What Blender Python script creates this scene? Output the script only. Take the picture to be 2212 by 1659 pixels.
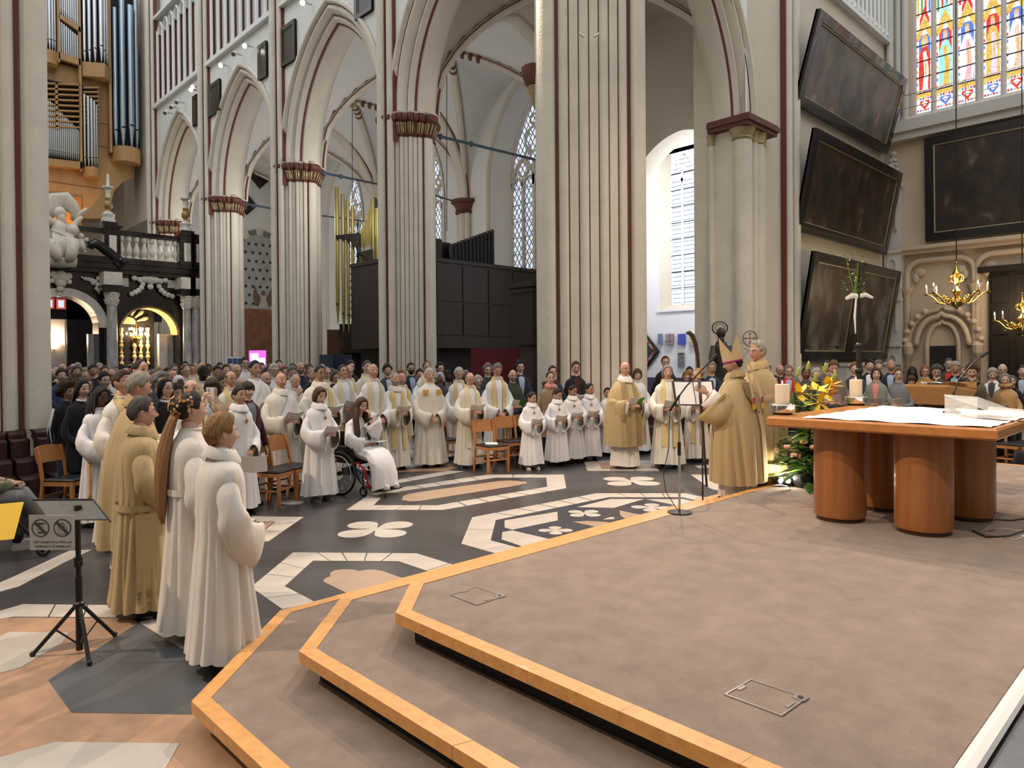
import bpy, math, random
import numpy as np
from mathutils import Vector, Matrix
random.seed(7); RNG = np.random.RandomState(7)
for o in list(bpy.data.objects): bpy.data.objects.remove(o)
SC = bpy.context.scene
COL = SC.collection
# ------------------------------------------------------------------ camera
# world axes: X = across the nave (towards the transept end), Y = along the nave, Z up; metres
YAW, PITCH, ROLL, FPX, CAMH, CY = math.radians(43.9), math.radians(0.52), 0.0080, 1520.0, 1.9, 791.8
F0 = Vector((math.sin(YAW), math.cos(YAW), 0)); R0 = Vector((math.cos(YAW), -math.sin(YAW), 0))
FW = (F0 * math.cos(PITCH) - Vector((0, 0, math.sin(PITCH)))).normalized(); U0 = R0.cross(FW)
RC = (R0 * math.cos(ROLL) - U0 * math.sin(ROLL)); UC = (U0 * math.cos(ROLL) + R0 * math.sin(ROLL))
CAM = Vector((0, 0, CAMH))
cd = bpy.data.cameras.new('camera'); cam = bpy.data.objects.new('camera', cd); COL.objects.link(cam)
cam.matrix_world = Matrix(((RC.x, UC.x, -FW.x, CAM.x), (RC.y, UC.y, -FW.y, CAM.y), (RC.z, UC.z, -FW.z, CAM.z), (0, 0, 0, 1)))
cd.sensor_width = 36; cd.sensor_fit = 'HORIZONTAL'; cd.lens = FPX / 2212 * 36; cd.shift_y = -(829.5 - CY) / 2212
cd.clip_start = .05; cd.clip_end = 300
SC.camera = cam
# ------------------------------------------------------------------ daylight
w = bpy.data.worlds.new('overcast'); SC.world = w; w.use_nodes = True
nt = w.node_tree; bg = nt.nodes['Background']; bg.inputs[0].default_value = (0.93, 0.97, 1.0, 1); bg.inputs[1].default_value = 1.7
def lamp(name, kind, loc, target, energy, color, size=.3, angle=60, blend=.5):
    l = bpy.data.lights.new(name, kind); o = bpy.data.objects.new(name, l); COL.objects.link(o)
    l.energy = energy; l.color = color
    if kind == 'SPOT': l.spot_size = math.radians(angle); l.spot_blend = blend; l.shadow_soft_size = size
    elif kind == 'AREA': l.size = size
    else: l.shadow_soft_size = size
    o.location = loc
    if target: o.rotation_euler = (Vector(target) - Vector(loc)).to_track_quat('-Z', 'Y').to_euler()
    return o
WARM = (1, .77, .57)
lamp('stage_spot_a', 'SPOT', (-5.5, 11.0, 12.0), (5.0, 3.2, .4), 6000, WARM, .10, 56)
lamp('stage_spot_b', 'SPOT', (-3.5, -2.5, 12.5), (7.5, 3.2, .9), 2600, WARM, .12, 35)
lamp('stage_spot_c', 'SPOT', (12.2, 8.2, 11.6), (5.5, 2.0, .4), 4000, WARM, .08, 62)
lamp('stage_spot_e', 'SPOT', (10.6, 12.2, 12.4), (5.5, 2.4, .4), 4200, WARM, .08, 56)
lamp('transept_fill', 'SPOT', (12.0, -4.0, 13.0), (14.5, 5.0, 1.2), 2600, WARM, .2, 65)  # added fill lamp aimed at the crowd in the transept
for (v_, u_, e_, c_) in ((13.0, 13.3, 50, (1, .93, .84)), (13.0, 20.0, 210, (1, .93, .84)), (13.0, 26.6, 210, (1, .93, .84)), (13.0, 33.3, 210, (1, .93, .84)), (22.8, 14.0, 750, (.94, .96, 1))):
    lamp('aisle_chapel_fill', 'POINT', (v_, u_, 7.6), None, e_, c_, .35)  # added point lamps that brighten the vaults and the chapel, no fixtures
vs = SC.view_settings; vs.view_transform = 'Standard'; vs.look = 'None'; vs.gamma = 1; vs.use_curve_mapping = False; vs.exposure = 0.0
SC.cycles.max_bounces = 6; SC.cycles.diffuse_bounces = 4; SC.cycles.glossy_bounces = 3; SC.cycles.transmission_bounces = 4; SC.cycles.transparent_max_bounces = 8
SC.cycles.sample_clamp_indirect = 4; SC.cycles.caustics_reflective = False; SC.cycles.caustics_refractive = False
# ------------------------------------------------------------------ photograph coordinates -> points in the place
def ray(x, y): return (RC * ((x - 1106) / FPX) + UC * (-(y - CY) / FPX) + FW)
def gz(x, y, z=0.0):
    d = ray(x, y); return CAM + d * ((z - CAMH) / d.z)
def onv(x, y, v):
    d = ray(x, y); return CAM + d * (v / d.x)
def onu(x, y, u):
    d = ray(x, y); return CAM + d * (u / d.y)
def atd(x, y, dist):
    d = ray(x, y); return CAM + d * (dist / d.dot(F0))
def pixel(p):
    q = Vector(p) - CAM; return (1106 + FPX * q.dot(RC) / q.dot(FW), CY - FPX * q.dot(UC) / q.dot(FW))
# ------------------------------------------------------------------ materials
MATS = {}
def mat(name, col, rough=.6, metal=0, var=0, vscale=6, bump=0, bscale=40, stretch=None, col2=None, spec=.4, sheen=0, coat=0):
    if name in MATS: return MATS[name]
    m = bpy.data.materials.new(name); m.use_nodes = True; N = m.node_tree.nodes; L = m.node_tree.links
    b = N['Principled BSDF']; b.inputs['Base Color'].default_value = (*col, 1); b.inputs['Roughness'].default_value = rough
    b.inputs['Metallic'].default_value = metal; b.inputs['Specular IOR Level'].default_value = spec
    if sheen: b.inputs['Sheen Weight'].default_value = sheen
    if coat: b.inputs['Coat Weight'].default_value = coat
    if var or bump:
        tc = N.new('ShaderNodeTexCoord'); mp = N.new('ShaderNodeMapping'); L.new(tc.outputs['Object'], mp.inputs[0])
        if stretch: mp.inputs['Scale'].default_value = stretch
    if var:
        n = N.new('ShaderNodeTexNoise'); n.inputs['Scale'].default_value = vscale; n.inputs['Detail'].default_value = 6; n.inputs['Roughness'].default_value = .62
        L.new(mp.outputs[0], n.inputs['Vector'])
        r = N.new('ShaderNodeValToRGB'); c2 = col2 or tuple(c * (1 - var) for c in col)
        r.color_ramp.elements[0].position = .32; r.color_ramp.elements[1].position = .68
        r.color_ramp.elements[0].color = (*c2, 1); r.color_ramp.elements[1].color = (*[min(1, c * (1 + var * .35)) for c in col], 1)
        L.new(n.outputs['Fac'], r.inputs[0]); L.new(r.outputs[0], b.inputs['Base Color'])
    if bump:
        n2 = N.new('ShaderNodeTexNoise'); n2.inputs['Scale'].default_value = bscale; n2.inputs['Detail'].default_value = 4
        L.new(mp.outputs[0], n2.inputs['Vector']); bp = N.new('ShaderNodeBump'); bp.inputs['Strength'].default_value = bump; bp.inputs['Distance'].default_value = .02
        L.new(n2.outputs['Fac'], bp.inputs['Height']); L.new(bp.outputs[0], b.inputs['Normal'])
    MATS[name] = m; return m
def emit(name, col, strength):
    if name in MATS: return MATS[name]
    m = bpy.data.materials.new(name); m.use_nodes = True; N = m.node_tree.nodes; L = m.node_tree.links
    b = N['Principled BSDF']; b.inputs['Base Color'].default_value = (*col, 1); b.inputs['Emission Color'].default_value = (*col, 1); b.inputs['Emission Strength'].default_value = strength
    MATS[name] = m; return m
def stainedmat(name, col, strength=1.35):
    m = bpy.data.materials.new(name); m.use_nodes = True; N = m.node_tree.nodes; L = m.node_tree.links
    for n in list(N): N.remove(n)
    out = N.new('ShaderNodeOutputMaterial'); e = N.new('ShaderNodeEmission'); tc = N.new('ShaderNodeTexCoord'); vo = N.new('ShaderNodeTexVoronoi'); vo.feature = 'DISTANCE_TO_EDGE'; vo.inputs['Scale'].default_value = 9; L.new(tc.outputs['Object'], vo.inputs['Vector'])
    r = N.new('ShaderNodeValToRGB'); r.color_ramp.elements[0].position = .0; r.color_ramp.elements[0].color = (*[c * .25 for c in col], 1); r.color_ramp.elements[1].position = .035; r.color_ramp.elements[1].color = (*col, 1); L.new(vo.outputs['Distance'], r.inputs[0])
    n = N.new('ShaderNodeTexNoise'); n.inputs['Scale'].default_value = 5; L.new(tc.outputs['Object'], n.inputs['Vector']); mx = N.new('ShaderNodeMix'); mx.data_type = 'RGBA'; mx.blend_type = 'MULTIPLY'; mx.inputs['Factor'].default_value = .5; L.new(r.outputs[0], mx.inputs['A']); L.new(n.outputs['Fac'], mx.inputs['B'])
    L.new(mx.outputs['Result'], e.inputs[0]); e.inputs[1].default_value = strength; L.new(e.outputs[0], out.inputs[0]); return m
def glassmat(name, col, trans=.75, lattice=None, var=0):
    """leaded glass: daylight passes through it, tinted; lattice = (scale, slope) of thin dark leads"""
    if name in MATS: return MATS[name]
    m = bpy.data.materials.new(name); m.use_nodes = True; N = m.node_tree.nodes; L = m.node_tree.links
    for n in list(N): N.remove(n)
    out = N.new('ShaderNodeOutputMaterial'); t = N.new('ShaderNodeBsdfTransparent'); tr = N.new('ShaderNodeBsdfTranslucent'); mix = N.new('ShaderNodeMixShader')
    t.inputs[0].default_value = (*col, 1); tr.inputs[0].default_value = (*col, 1); mix.inputs[0].default_value = 1 - trans
    L.new(t.outputs[0], mix.inputs[1]); L.new(tr.outputs[0], mix.inputs[2]); last = mix
    tc = N.new('ShaderNodeTexCoord')
    if var:
        n = N.new('ShaderNodeTexVoronoi'); n.inputs['Scale'].default_value = var; L.new(tc.outputs['Object'], n.inputs['Vector'])
        hsv = N.new('ShaderNodeMix'); hsv.data_type = 'RGBA'; hsv.blend_type = 'MULTIPLY'; hsv.inputs['Factor'].default_value = .12
        hsv.inputs['A'].default_value = (*col, 1); L.new(n.outputs['Color'], hsv.inputs['B']); L.new(hsv.outputs['Result'], t.inputs[0]); L.new(hsv.outputs['Result'], tr.inputs[0])
    if lattice:
        sep = N.new('ShaderNodeSeparateXYZ'); L.new(tc.outputs['Object'], sep.inputs[0])
        def ma(op, a, b=None):
            q = N.new('ShaderNodeMath'); q.operation = op
            for i, v in enumerate((a, b)):
                if v is None: continue
                if isinstance(v, (int, float)): q.inputs[i].default_value = v
                else: L.new(v, q.inputs[i])
            return q.outputs[0]
        hsum = ma('ADD', sep.outputs['X'], sep.outputs['Y'])
        masks = []
        for sg in (1, -1):
            s = ma('ADD', ma('MULTIPLY', hsum, lattice[0]), ma('MULTIPLY', sep.outputs['Z'], lattice[1] * sg))
            masks.append(ma('LESS_THAN', ma('ABSOLUTE', ma('SUBTRACT', ma('FRACT', s), .5)), .055))
        mk = ma('MAXIMUM', masks[0], masks[1])
        d = N.new('ShaderNodeBsdfDiffuse'); d.inputs[0].default_value = (.18, .19, .2, 1)
        mix2 = N.new('ShaderNodeMixShader'); L.new(mk, mix2.inputs[0]); L.new(mix.outputs[0], mix2.inputs[1]); L.new(d.outputs[0], mix2.inputs[2]); last = mix2
    L.new(last.outputs[0], out.inputs[0]); MATS[name] = m; return m
PLASTER = mat('white_plaster', (.79, .805, .81), .8, var=.05, vscale=.7, bump=.15, bscale=14)
STONE = mat('cream_stone', (.74, .68, .58), .8, var=.09, vscale=1.6, bump=.35, bscale=16)
STONE2 = mat('grey_cream_stone', (.71, .67, .59), .8, var=.1, vscale=1.3, bump=.35, bscale=14)
CREAM = mat('cream_wall', (.66, .60, .50), .85, var=.06, vscale=.8, bump=.12, bscale=12)
SHADEDBEIGE = mat('shaded_beige_plaster', (.55, .49, .41), .85, var=.06, vscale=.8)  # beige darkened to carry the shade in the bay beside the crossing
REDLINE = mat('oxblood_paint', (.17, .05, .035), .7, var=.2, vscale=9)
REDCAP = mat('oxblood_capital', (.16, .055, .04), .6, var=.35, vscale=12)
GILT = mat('dull_gilding', (.48, .40, .22), .5, .4, var=.3, vscale=20)
MAROON = mat('maroon_base_paint', (.055, .022, .02), .45, var=.25, vscale=4, bump=.2)
OAK = mat('oak_wood', (.56, .29, .11), .42, var=.22, vscale=5, stretch=(1, 1, 8), coat=.15)
OAKH = mat('oak_edging', (.62, .31, .10), .42, var=.2, vscale=6, stretch=(3, 3, 3), coat=.15)
CHAIRW = mat('beech_chair_wood', (.50, .21, .07), .4, var=.2, vscale=9, coat=.2)
BLACKW = mat('black_stained_wood', (.022, .018, .017), .5, var=.4, vscale=3, stretch=(1, 1, .15))
BLACK = mat('black_metal', (.012, .012, .013), .4)
BLACKM = mat('black_marble', (.010, .010, .012), .16, var=.4, vscale=3, coat=.4)
WMARBLE = mat('white_marble', (.72, .69, .64), .35, var=.22, vscale=3)
GMARBLE = mat('grey_veined_marble', (.50, .50, .50), .3, var=.45, vscale=5, stretch=(1, 1, .4))
STATUE = mat('statue_marble', (.68, .62, .53), .6, var=.12, vscale=6)
STEEL = mat('steel', (.6, .6, .6), .25, 1)
CHROME = mat('chrome', (.75, .72, .68), .12, 1)
BRASS = mat('polished_brass', (.83, .58, .16), .18, 1)
TIN = mat('organ_tin', (.58, .60, .62), .28, 1)
BLUETIN = mat('blue_grey_zinc', (.36, .44, .52), .33, .9)
GOLDPIPE = mat('gold_painted_pipe', (.42, .36, .13), .38, .55, var=.1, vscale=5)
ORGANW = mat('organ_case_wood', (.44, .26, .11), .5, var=.15, vscale=2.5, stretch=(1, 1, .2))
BLUEIRON = mat('blue_painted_iron', (.055, .10, .15), .5)
PAPER = mat('paper', (.78, .76, .76), .7, var=.03, vscale=20)
PAPERG = mat('paper_green', (.1, .35, .05), .7)
PAPERY = mat('paper_yellow', (.8, .5, .04), .7)
PAPERO = mat('paper_gold_print', (.75, .45, .08), .7)
# ------------------------------------------------------------------ mesh helpers
class MB:
    def __init__(s): s.v = []; s.f = []; s.m = []; s.n = 0
    def add(s, verts, faces, m=0):
        verts = np.asarray(verts, dtype=float).reshape(-1, 3); b = s.n
        s.v.append(verts); s.n += len(verts)
        for f in faces: s.f.append(tuple(i + b for i in f))
        s.m.extend([m] * len(faces)); return s
    def box(s, a, b, m=0, M=None):
        (x0, y0, z0), (x1, y1, z1) = a, b
        v = np.array([(x0, y0, z0), (x1, y0, z0), (x1, y1, z0), (x0, y1, z0), (x0, y0, z1), (x1, y0, z1), (x1, y1, z1), (x0, y1, z1)], float)
        if M is not None: v = v @ np.array(M.to_3x3()).T + np.array(M.translation)
        return s.add(v, [(0, 3, 2, 1), (4, 5, 6, 7), (0, 1, 5, 4), (1, 2, 6, 5), (2, 3, 7, 6), (3, 0, 4, 7)], m)
    def loft(s, rings, cap=(True, True), close=True, m=0):
        R = [np.asarray(r, float) for r in rings]; k = len(R[0]); F = []
        for i in range(len(R) - 1):
            for j in range(k if close else k - 1):
                j2 = (j + 1) % k; F.append((i * k + j, i * k + j2, (i + 1) * k + j2, (i + 1) * k + j))
        if cap[0]: F.append(tuple(reversed(range(k))))
        if cap[1]: F.append(tuple((len(R) - 1) * k + j for j in range(k)))
        return s.add(np.concatenate(R), F, m)
    def tube(s, path, rad, seg=8, cap=(True, True), m=0, flat=None):
        P = [Vector(p) for p in path]; n = len(P); rad = [rad] * n if isinstance(rad, (int, float)) else rad; rings = []; up = None
        for i in range(n):
            d = (P[min(i + 1, n - 1)] - P[max(i - 1, 0)]).normalized()
            if up is None: up = Vector((0, 0, 1)) if abs(d.z) < .9 else Vector((1, 0, 0))
            x = d.cross(up).normalized(); y = x.cross(d).normalized(); up = y
            r = rad[i] if isinstance(rad[i], (tuple, list)) else (rad[i], rad[i])
            rings.append([P[i] + x * (math.cos(2 * math.pi * k / seg) * r[0]) + y * (math.sin(2 * math.pi * k / seg) * r[1]) for k in range(seg)])
        return s.loft(rings, cap, True, m)
    def lathe(s, prof, c=(0, 0, 0), seg=16, m=0, cap=(True, True)):
        return s.loft([[(c[0] + r * math.cos(2 * math.pi * k / seg), c[1] + r * math.sin(2 * math.pi * k / seg), c[2] + z) for k in range(seg)] for r, z in prof], cap, True, m)
    def prism(s, poly, z0, z1, m=0):
        return s.loft([[(p[0], p[1], z0) for p in poly], [(p[0], p[1], z1) for p in poly]], (True, True), True, m)
    def extr(s, poly, off, m=0):
        o = Vector(off); a = [Vector(p) for p in poly]
        return s.loft([a, [p + o for p in a]], (True, True), True, m)
    def ball(s, c, r, seg=10, rings=7, m=0):
        r = (r, r, r) if isinstance(r, (int, float)) else r; R = []
        for i in range(rings + 1):
            a = math.pi * (i + .001) / (rings + .002)
            R.append([(c[0] + r[0] * math.sin(a) * math.cos(2 * math.pi * k / seg), c[1] + r[1] * math.sin(a) * math.sin(2 * math.pi * k / seg), c[2] - r[2] * math.cos(a)) for k in range(seg)])
        return s.loft(R, (True, True), True, m)
    def xf(s, M):
        R = np.array(M.to_3x3()).T; t = np.array(M.translation); s.v = [v @ R + t for v in s.v]; return s
    def build(s, name, mats, parent=None, smooth=False, recalc=False):
        if not isinstance(mats, (list, tuple)): mats = [mats]
        me = bpy.data.meshes.new(name); v = np.concatenate(s.v) if s.v else np.zeros((0, 3))
        me.from_pydata(v.tolist(), [], s.f)
        for q in mats: me.materials.append(q)
        if len(mats) > 1: me.polygons.foreach_set('material_index', s.m)
        if smooth: me.polygons.foreach_set('use_smooth', [True] * len(s.f))
        if smooth == 'auto':
            try: me.set_sharp_from_angle(angle=math.radians(38))
            except Exception: pass
        me.update()
        o = bpy.data.objects.new(name, me); COL.objects.link(o)
        if parent: o.parent = parent
        return o
def tag(o, label=None, cat=None, group=None, kind=None):
    if label: o['label'] = label
    if cat: o['category'] = cat
    if group: o['group'] = group
    if kind: o['kind'] = kind
    return o
def struct(o, label=None): return tag(o, label, kind='structure')
def thing(name, label, cat, loc=(0, 0, 0), rz=0, group=None):
    o = bpy.data.objects.new(name, None); COL.objects.link(o); o.location = loc; o.rotation_euler = (0, 0, rz); o.empty_display_size = .1
    return tag(o, label, cat, group)
def copy_tree(o, parent=None):
    c = o.copy(); COL.objects.link(c); c.parent = parent
    for ch in o.children: copy_tree(ch, c)
    return c
def arch_pts(s, R, n=0., k=14, z0=0.):
    """half-span s, arc radius R, outward offset n: points (x, z) from right springing over the apex to the left"""
    c = s - R; r = R + n; amax = math.acos(max(-1, min(1, -c / r))) if R > s else math.pi / 2
    rt = [(c + r * math.cos(a), z0 + r * math.sin(a)) for a in np.linspace(0, amax, k)]
    return rt + [(-x, z) for x, z in reversed(rt[:-1])]
def arch_z(x, s, R, n=0.):
    c = s - R; r = R + n; q = abs(x) - c
    return math.sqrt(max(0, r * r - q * q)) if q < r else 0.0
def sweep_arch(mb, s, R, prof, place, z0, k=14, legs=0., m=0, close=False):
    rings = []
    curves = [arch_pts(s, R, n, k, z0) for n, d in prof]
    L = len(curves[0])
    seq = []
    for i in range(L): seq.append([place(curves[j][i][0], curves[j][i][1], prof[j][1]) for j in range(len(prof))])
    if legs:
        seq = [[place(curves[j][0][0], z0 - legs, prof[j][1]) for j in range(len(prof))]] + seq + [[place(curves[j][-1][0], z0 - legs, prof[j][1]) for j in range(len(prof))]]
    return mb.loft(seq, (close, close), close, m)
# ================================================================== THE SETTING
VA, VF, VB, VO, BAY = 12.0, 11.3, 12.7, 19.7, 6.65
PIERS = [10.0 + BAY * i for i in range(5)]
SPR = 8.8
def quadwall(name, pts, m, off=(0, 0, 0)):
    b = MB(); b.extr(pts, off); return struct(b.build(name, m))
# ---- floor with inlaid stones
FLOORM = mat('black_floor_stone', (.048, .047, .052), .30, var=.45, vscale=1.1, bump=.04, bscale=30, spec=.5)
INWHITE = mat('inlay_white_marble', (.47, .43, .385), .34, var=.16, vscale=2.2)
INORANGE = mat('inlay_orange_marble', (.40, .245, .155), .38, var=.28, vscale=4.5)
INBEIGE = mat('inlay_beige_marble', (.36, .255, .18), .36, var=.10, vscale=3)
INBLUE = mat('inlay_blue_black_stone', (.028, .032, .048), .3, var=.3, vscale=2)
INGREY = mat('inlay_grey_stone', (.10, .105, .115), .34, var=.3, vscale=1.5)
b = MB(); b.box((-9, -12, -.3), (31, 46, 0)); FLOOR = struct(b.build('floor', FLOORM))
def piece(pts, m, name='inlay_slab', lift=.004):
    g = [gz(x, y) for x, y in pts]; c = sum(g, Vector()) / len(g)
    if c.z: c.z = 0
    b = MB(); b.prism([(p.x - c.x, p.y - c.y) for p in g], -.02, lift); o = b.build(name, m, FLOOR); o.location = (c.x, c.y, 0); return o
def strip(a0, a1, b1, b0, n, m, gap=.012):
    """a run of n slabs filling the quad a0-a1-b1-b0, cut across"""
    A0, A1, B1, B0 = [gz(*p) for p in (a0, a1, b1, b0)]
    for i in range(n):
        t0, t1 = i / n + (gap / 2 if i else 0), (i + 1) / n - (gap / 2 if i < n - 1 else 0)
        q = [A0.lerp(A1, t0), A0.lerp(A1, t1), B0.lerp(B1, t1), B0.lerp(B1, t0)]; c = sum(q, Vector()) / 4
        b = MB(); b.prism([(p.x - c.x, p.y - c.y) for p in q], -.02, .004); o = b.build('inlay_slab', m, FLOOR); o.location = (c.x, c.y, 0)
def quatre(lobes, m=INWHITE, k=.62):
    P = [gz(*p) for p in lobes]; c = sum(P, Vector()) / 4; P.sort(key=lambda p: math.atan2(p.y - c.y, p.x - c.x))
    d = sum((p - c).length for p in P) / 4; a0 = math.atan2(P[0].y - c.y, P[0].x - c.x); r = d * k; pts = []
    for i in range(96):
        a = 2 * math.pi * i / 96; best = .25 * d
        for j in range(4):
            cx, cy = d * math.cos(a0 + j * math.pi / 2), d * math.sin(a0 + j * math.pi / 2)
            bq = cx * math.cos(a) + cy * math.sin(a); disc = bq * bq - d * d + r * r
            if disc > 0: best = max(best, bq + math.sqrt(disc))
        pts.append((best * math.cos(a), best * math.sin(a)))
    b = MB(); b.prism(pts, -.02, .004); o = b.build('inlay_quatrefoil', m, FLOOR); o.location = (c.x, c.y, 0)
# near frame with beige rosette
strip((633, 1194), (900, 1196), (861, 1213), (676, 1212), 5, INWHITE); strip((900, 1196), (1050, 1243), (990, 1256), (861, 1213), 2, INWHITE)
strip((633, 1194), (542, 1269), (615, 1267), (676, 1212), 3, INWHITE); strip((542, 1269), (650, 1345), (720, 1322), (615, 1267), 3, INWHITE)
piece([(698, 1257), (702, 1250), (714, 1246), (713, 1239), (722, 1233), (742, 1230.5), (764, 1231), (777, 1235), (790, 1231.5), (808, 1231), (825, 1234), (905, 1262), (770, 1292)], INBEIGE, 'inlay_rosette')
strip((546, 1116), (656, 1117), (640, 1128), (520, 1127), 2, INWHITE); strip((640, 1128), (580, 1170), (540, 1171), (595, 1128), 2, INWHITE); piece([(520, 1129), (592, 1129), (545, 1162), (520, 1162)], INORANGE)
quatre([(783, 1134.6), (860.7, 1135), (764.4, 1152.8), (843, 1153)]); quatre([(1327, 1035), (1392, 1035), (1335, 1044.5), (1398, 1044.5)])
# long frame with beige band
o8 = [(748, 1102), (958, 1102), (1223, 1055), (1218, 1025.5), (1055, 1025.5), (850, 1056), (798, 1069)]
i8 = [(806.5, 1092), (945, 1092), (1182, 1052), (1180, 1032), (1071, 1032), (870, 1061), (829.5, 1069.5)]
for k, n in zip(range(7), (4, 6, 1, 3, 5, 1, 2)): strip(o8[k], o8[(k + 1) % 7], i8[(k + 1) % 7], i8[k], n, INWHITE)
piece([(866, 1080), (871, 1077), (869, 1073), (880, 1068), (905, 1063.5), (1078, 1039.5), (1097, 1038.5), (1118, 1039), (1126, 1041), (1137, 1041.5), (1137, 1045), (1128, 1046), (1118, 1049), (905, 1083), (885, 1083.5)], INBEIGE, 'inlay_band')
strip((844, 1039), (969, 1017), (1004, 1018), (850, 1046), 4, INWHITE)
piece([(826, 1006), (868, 985), (962, 985), (968, 1000), (944, 1009), (868, 1011)], INWHITE); piece([(815, 1012), (826, 1007), (868, 1012), (944, 1010), (972, 1001), (985, 1012), (960, 1018), (830, 1020)], INORANGE)
# great octagon
oc = [(1092, 1202), (996.5, 1175), (1020, 1118), (1288, 1066), (1479, 1066), (1545, 1079)]; ic = [(1139, 1189), (1060, 1168), (1071, 1124), (1314.6, 1074.5), (1476, 1074.5), (1524, 1086)]
for k, n in zip(range(5), (2, 2, 6, 4, 2)): strip(oc[k], oc[k + 1], ic[k + 1], ic[k], n, INWHITE)
piece([(1170, 1212), (1092, 1203), (1060, 1168), (1071, 1124), (1314.6, 1075.5), (1476, 1075.5), (1524, 1087), (1560, 1110), (1400, 1160)], INBLUE, 'inlay_ground', .0015)
piece([(1090, 1124.6), (1204, 1106), (1205, 1124.6), (1107, 1145), (1090, 1140)], INWHITE); piece([(1085, 1150), (1107, 1146.5), (1212, 1171), (1155, 1190), (1083.5, 1165.7)], INWHITE)
piece([(1246.5, 1096), (1318, 1078.5), (1392, 1078.5), (1325.6, 1097.6)], INWHITE); piece([(1396, 1079), (1475, 1079), (1514, 1087), (1496, 1099)], INWHITE)
quatre([(1177, 1146), (1223, 1146), (1199, 1141), (1200.6, 1152)]); quatre([(1243, 1106), (1281, 1106), (1243, 1113), (1281, 1113)]); quatre([(1381, 1097), (1435, 1097), (1406, 1091), (1406, 1102)])
piece([(1237, 1127.7), (1270, 1126), (1308, 1128), (1343, 1135), (1325, 1140), (1290, 1139)], INBEIGE, 'inlay_petal'); piece([(1338, 1103), (1365, 1109), (1400, 1115), (1390, 1121), (1352, 1122), (1340, 1114)], INBEIGE, 'inlay_petal')
piece([(1332, 1127), (1342, 1123.5), (1362, 1122.5), (1378, 1125), (1378, 1131), (1360, 1134), (1340, 1133)], INWHITE, 'inlay_oval'); piece([(1306, 1142), (1330, 1138.5), (1345, 1142), (1325, 1150), (1308, 1150)], INWHITE, 'inlay_oval')
piece([(1302, 1123), (1318, 1117.5), (1328, 1118), (1326, 1122)], INWHITE); piece([(1273, 1142), (1287, 1144), (1288, 1149), (1277, 1151)], INWHITE)
# pavement near the front row and the bishop
strip((1261, 995), (1406, 995), (1424, 1017.6), (1268.7, 1017.6), 3, INWHITE); piece([(1292, 1000), (1318, 1000), (1330, 1013), (1300, 1013)], INORANGE, 'inlay_slab', .006)
piece([(1492, 1025.5), (1560, 1025), (1560, 1062), (1535, 1056)], INWHITE); piece([(1500, 1006), (1530, 1004), (1545, 1010), (1510, 1012)], INWHITE)
piece([(1660, 1000), (1720, 978), (1770, 985), (1700, 1010)], INWHITE); piece([(1668, 1005), (1700, 990), (1740, 996), (1690, 1014)], INORANGE, 'inlay_slab', .006)
# left foreground
piece([(-60, 1345), (30, 1334), (285, 1336), (430, 1440), (700, 1500), (760, 1720), (-80, 1720)], INORANGE, 'inlay_field', .001)
piece([(300, 1345), (104, 1470), (154, 1540), (500, 1545), (560, 1480), (392, 1402)], INGREY, 'inlay_octagon', .003)
for q in ([(-40, 1396), (20, 1366), (150, 1367), (134, 1390), (44, 1443), (-40, 1466)], [(120, 1604), (388, 1607), (335, 1700), (-30, 1700), (-40, 1648)]): piece(q, INWHITE)
strip((-40, 1332), (50, 1306), (30, 1333), (-40, 1345), 1, INWHITE); strip((50, 1306), (330, 1309), (330, 1335), (30, 1333), 4, INWHITE)
piece([(-30, 1272), (30, 1246), (150, 1190), (200, 1188), (140, 1215), (40, 1268), (-20, 1284)], INWHITE); piece([(300, 1345), (392, 1402), (440, 1402), (330, 1337)], INWHITE)
# ---- walls
def pier_profile(sc=1.0):
    half = []; grooves = []
    def tb(s): return 1.15 - .5 * (s / 1.15) ** 2
    def roll(c, r, k=7):
        for a in np.linspace(math.pi, 0, k): half.append((c + r * math.cos(a), tb(c + r * math.cos(a)) + r * .95 * math.sin(a)))
    half += [(0, tb(0)), (.085, tb(.085))]; half.append((.1, tb(.1) - .05)); grooves.append((.1, .018)); roll(.205, .092); half.append((.307, tb(.307) - .05)); grooves.append((.307, .018))
    half += [(.325, tb(.325) + .02), (.49, tb(.49) + .02)]; half.append((.505, tb(.505) - .05)); grooves.append((.505, .018)); roll(.61, .09); half += [(.71, tb(.71) - .05), (.775, tb(.775) - .05)]; grooves.append((.742, .034))
    roll(.965, .18, 9)
    half += [(1.12, .35), (1.0, .2), (1.12, .05), (1.15, -.2), (.9, -.9), (.4, -1.1)]
    pts = half + [(-s, t) for s, t in reversed(half[1:])]
    gr = [(s, tb(s) - .05, w) for s, w in grooves] + [(-s, tb(s) - .05, w) for s, w in grooves]
    return [(s * sc, t * sc) for s, t in pts], [(s * sc, t * sc, w * max(sc, .75)) for s, t, w in gr]
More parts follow.
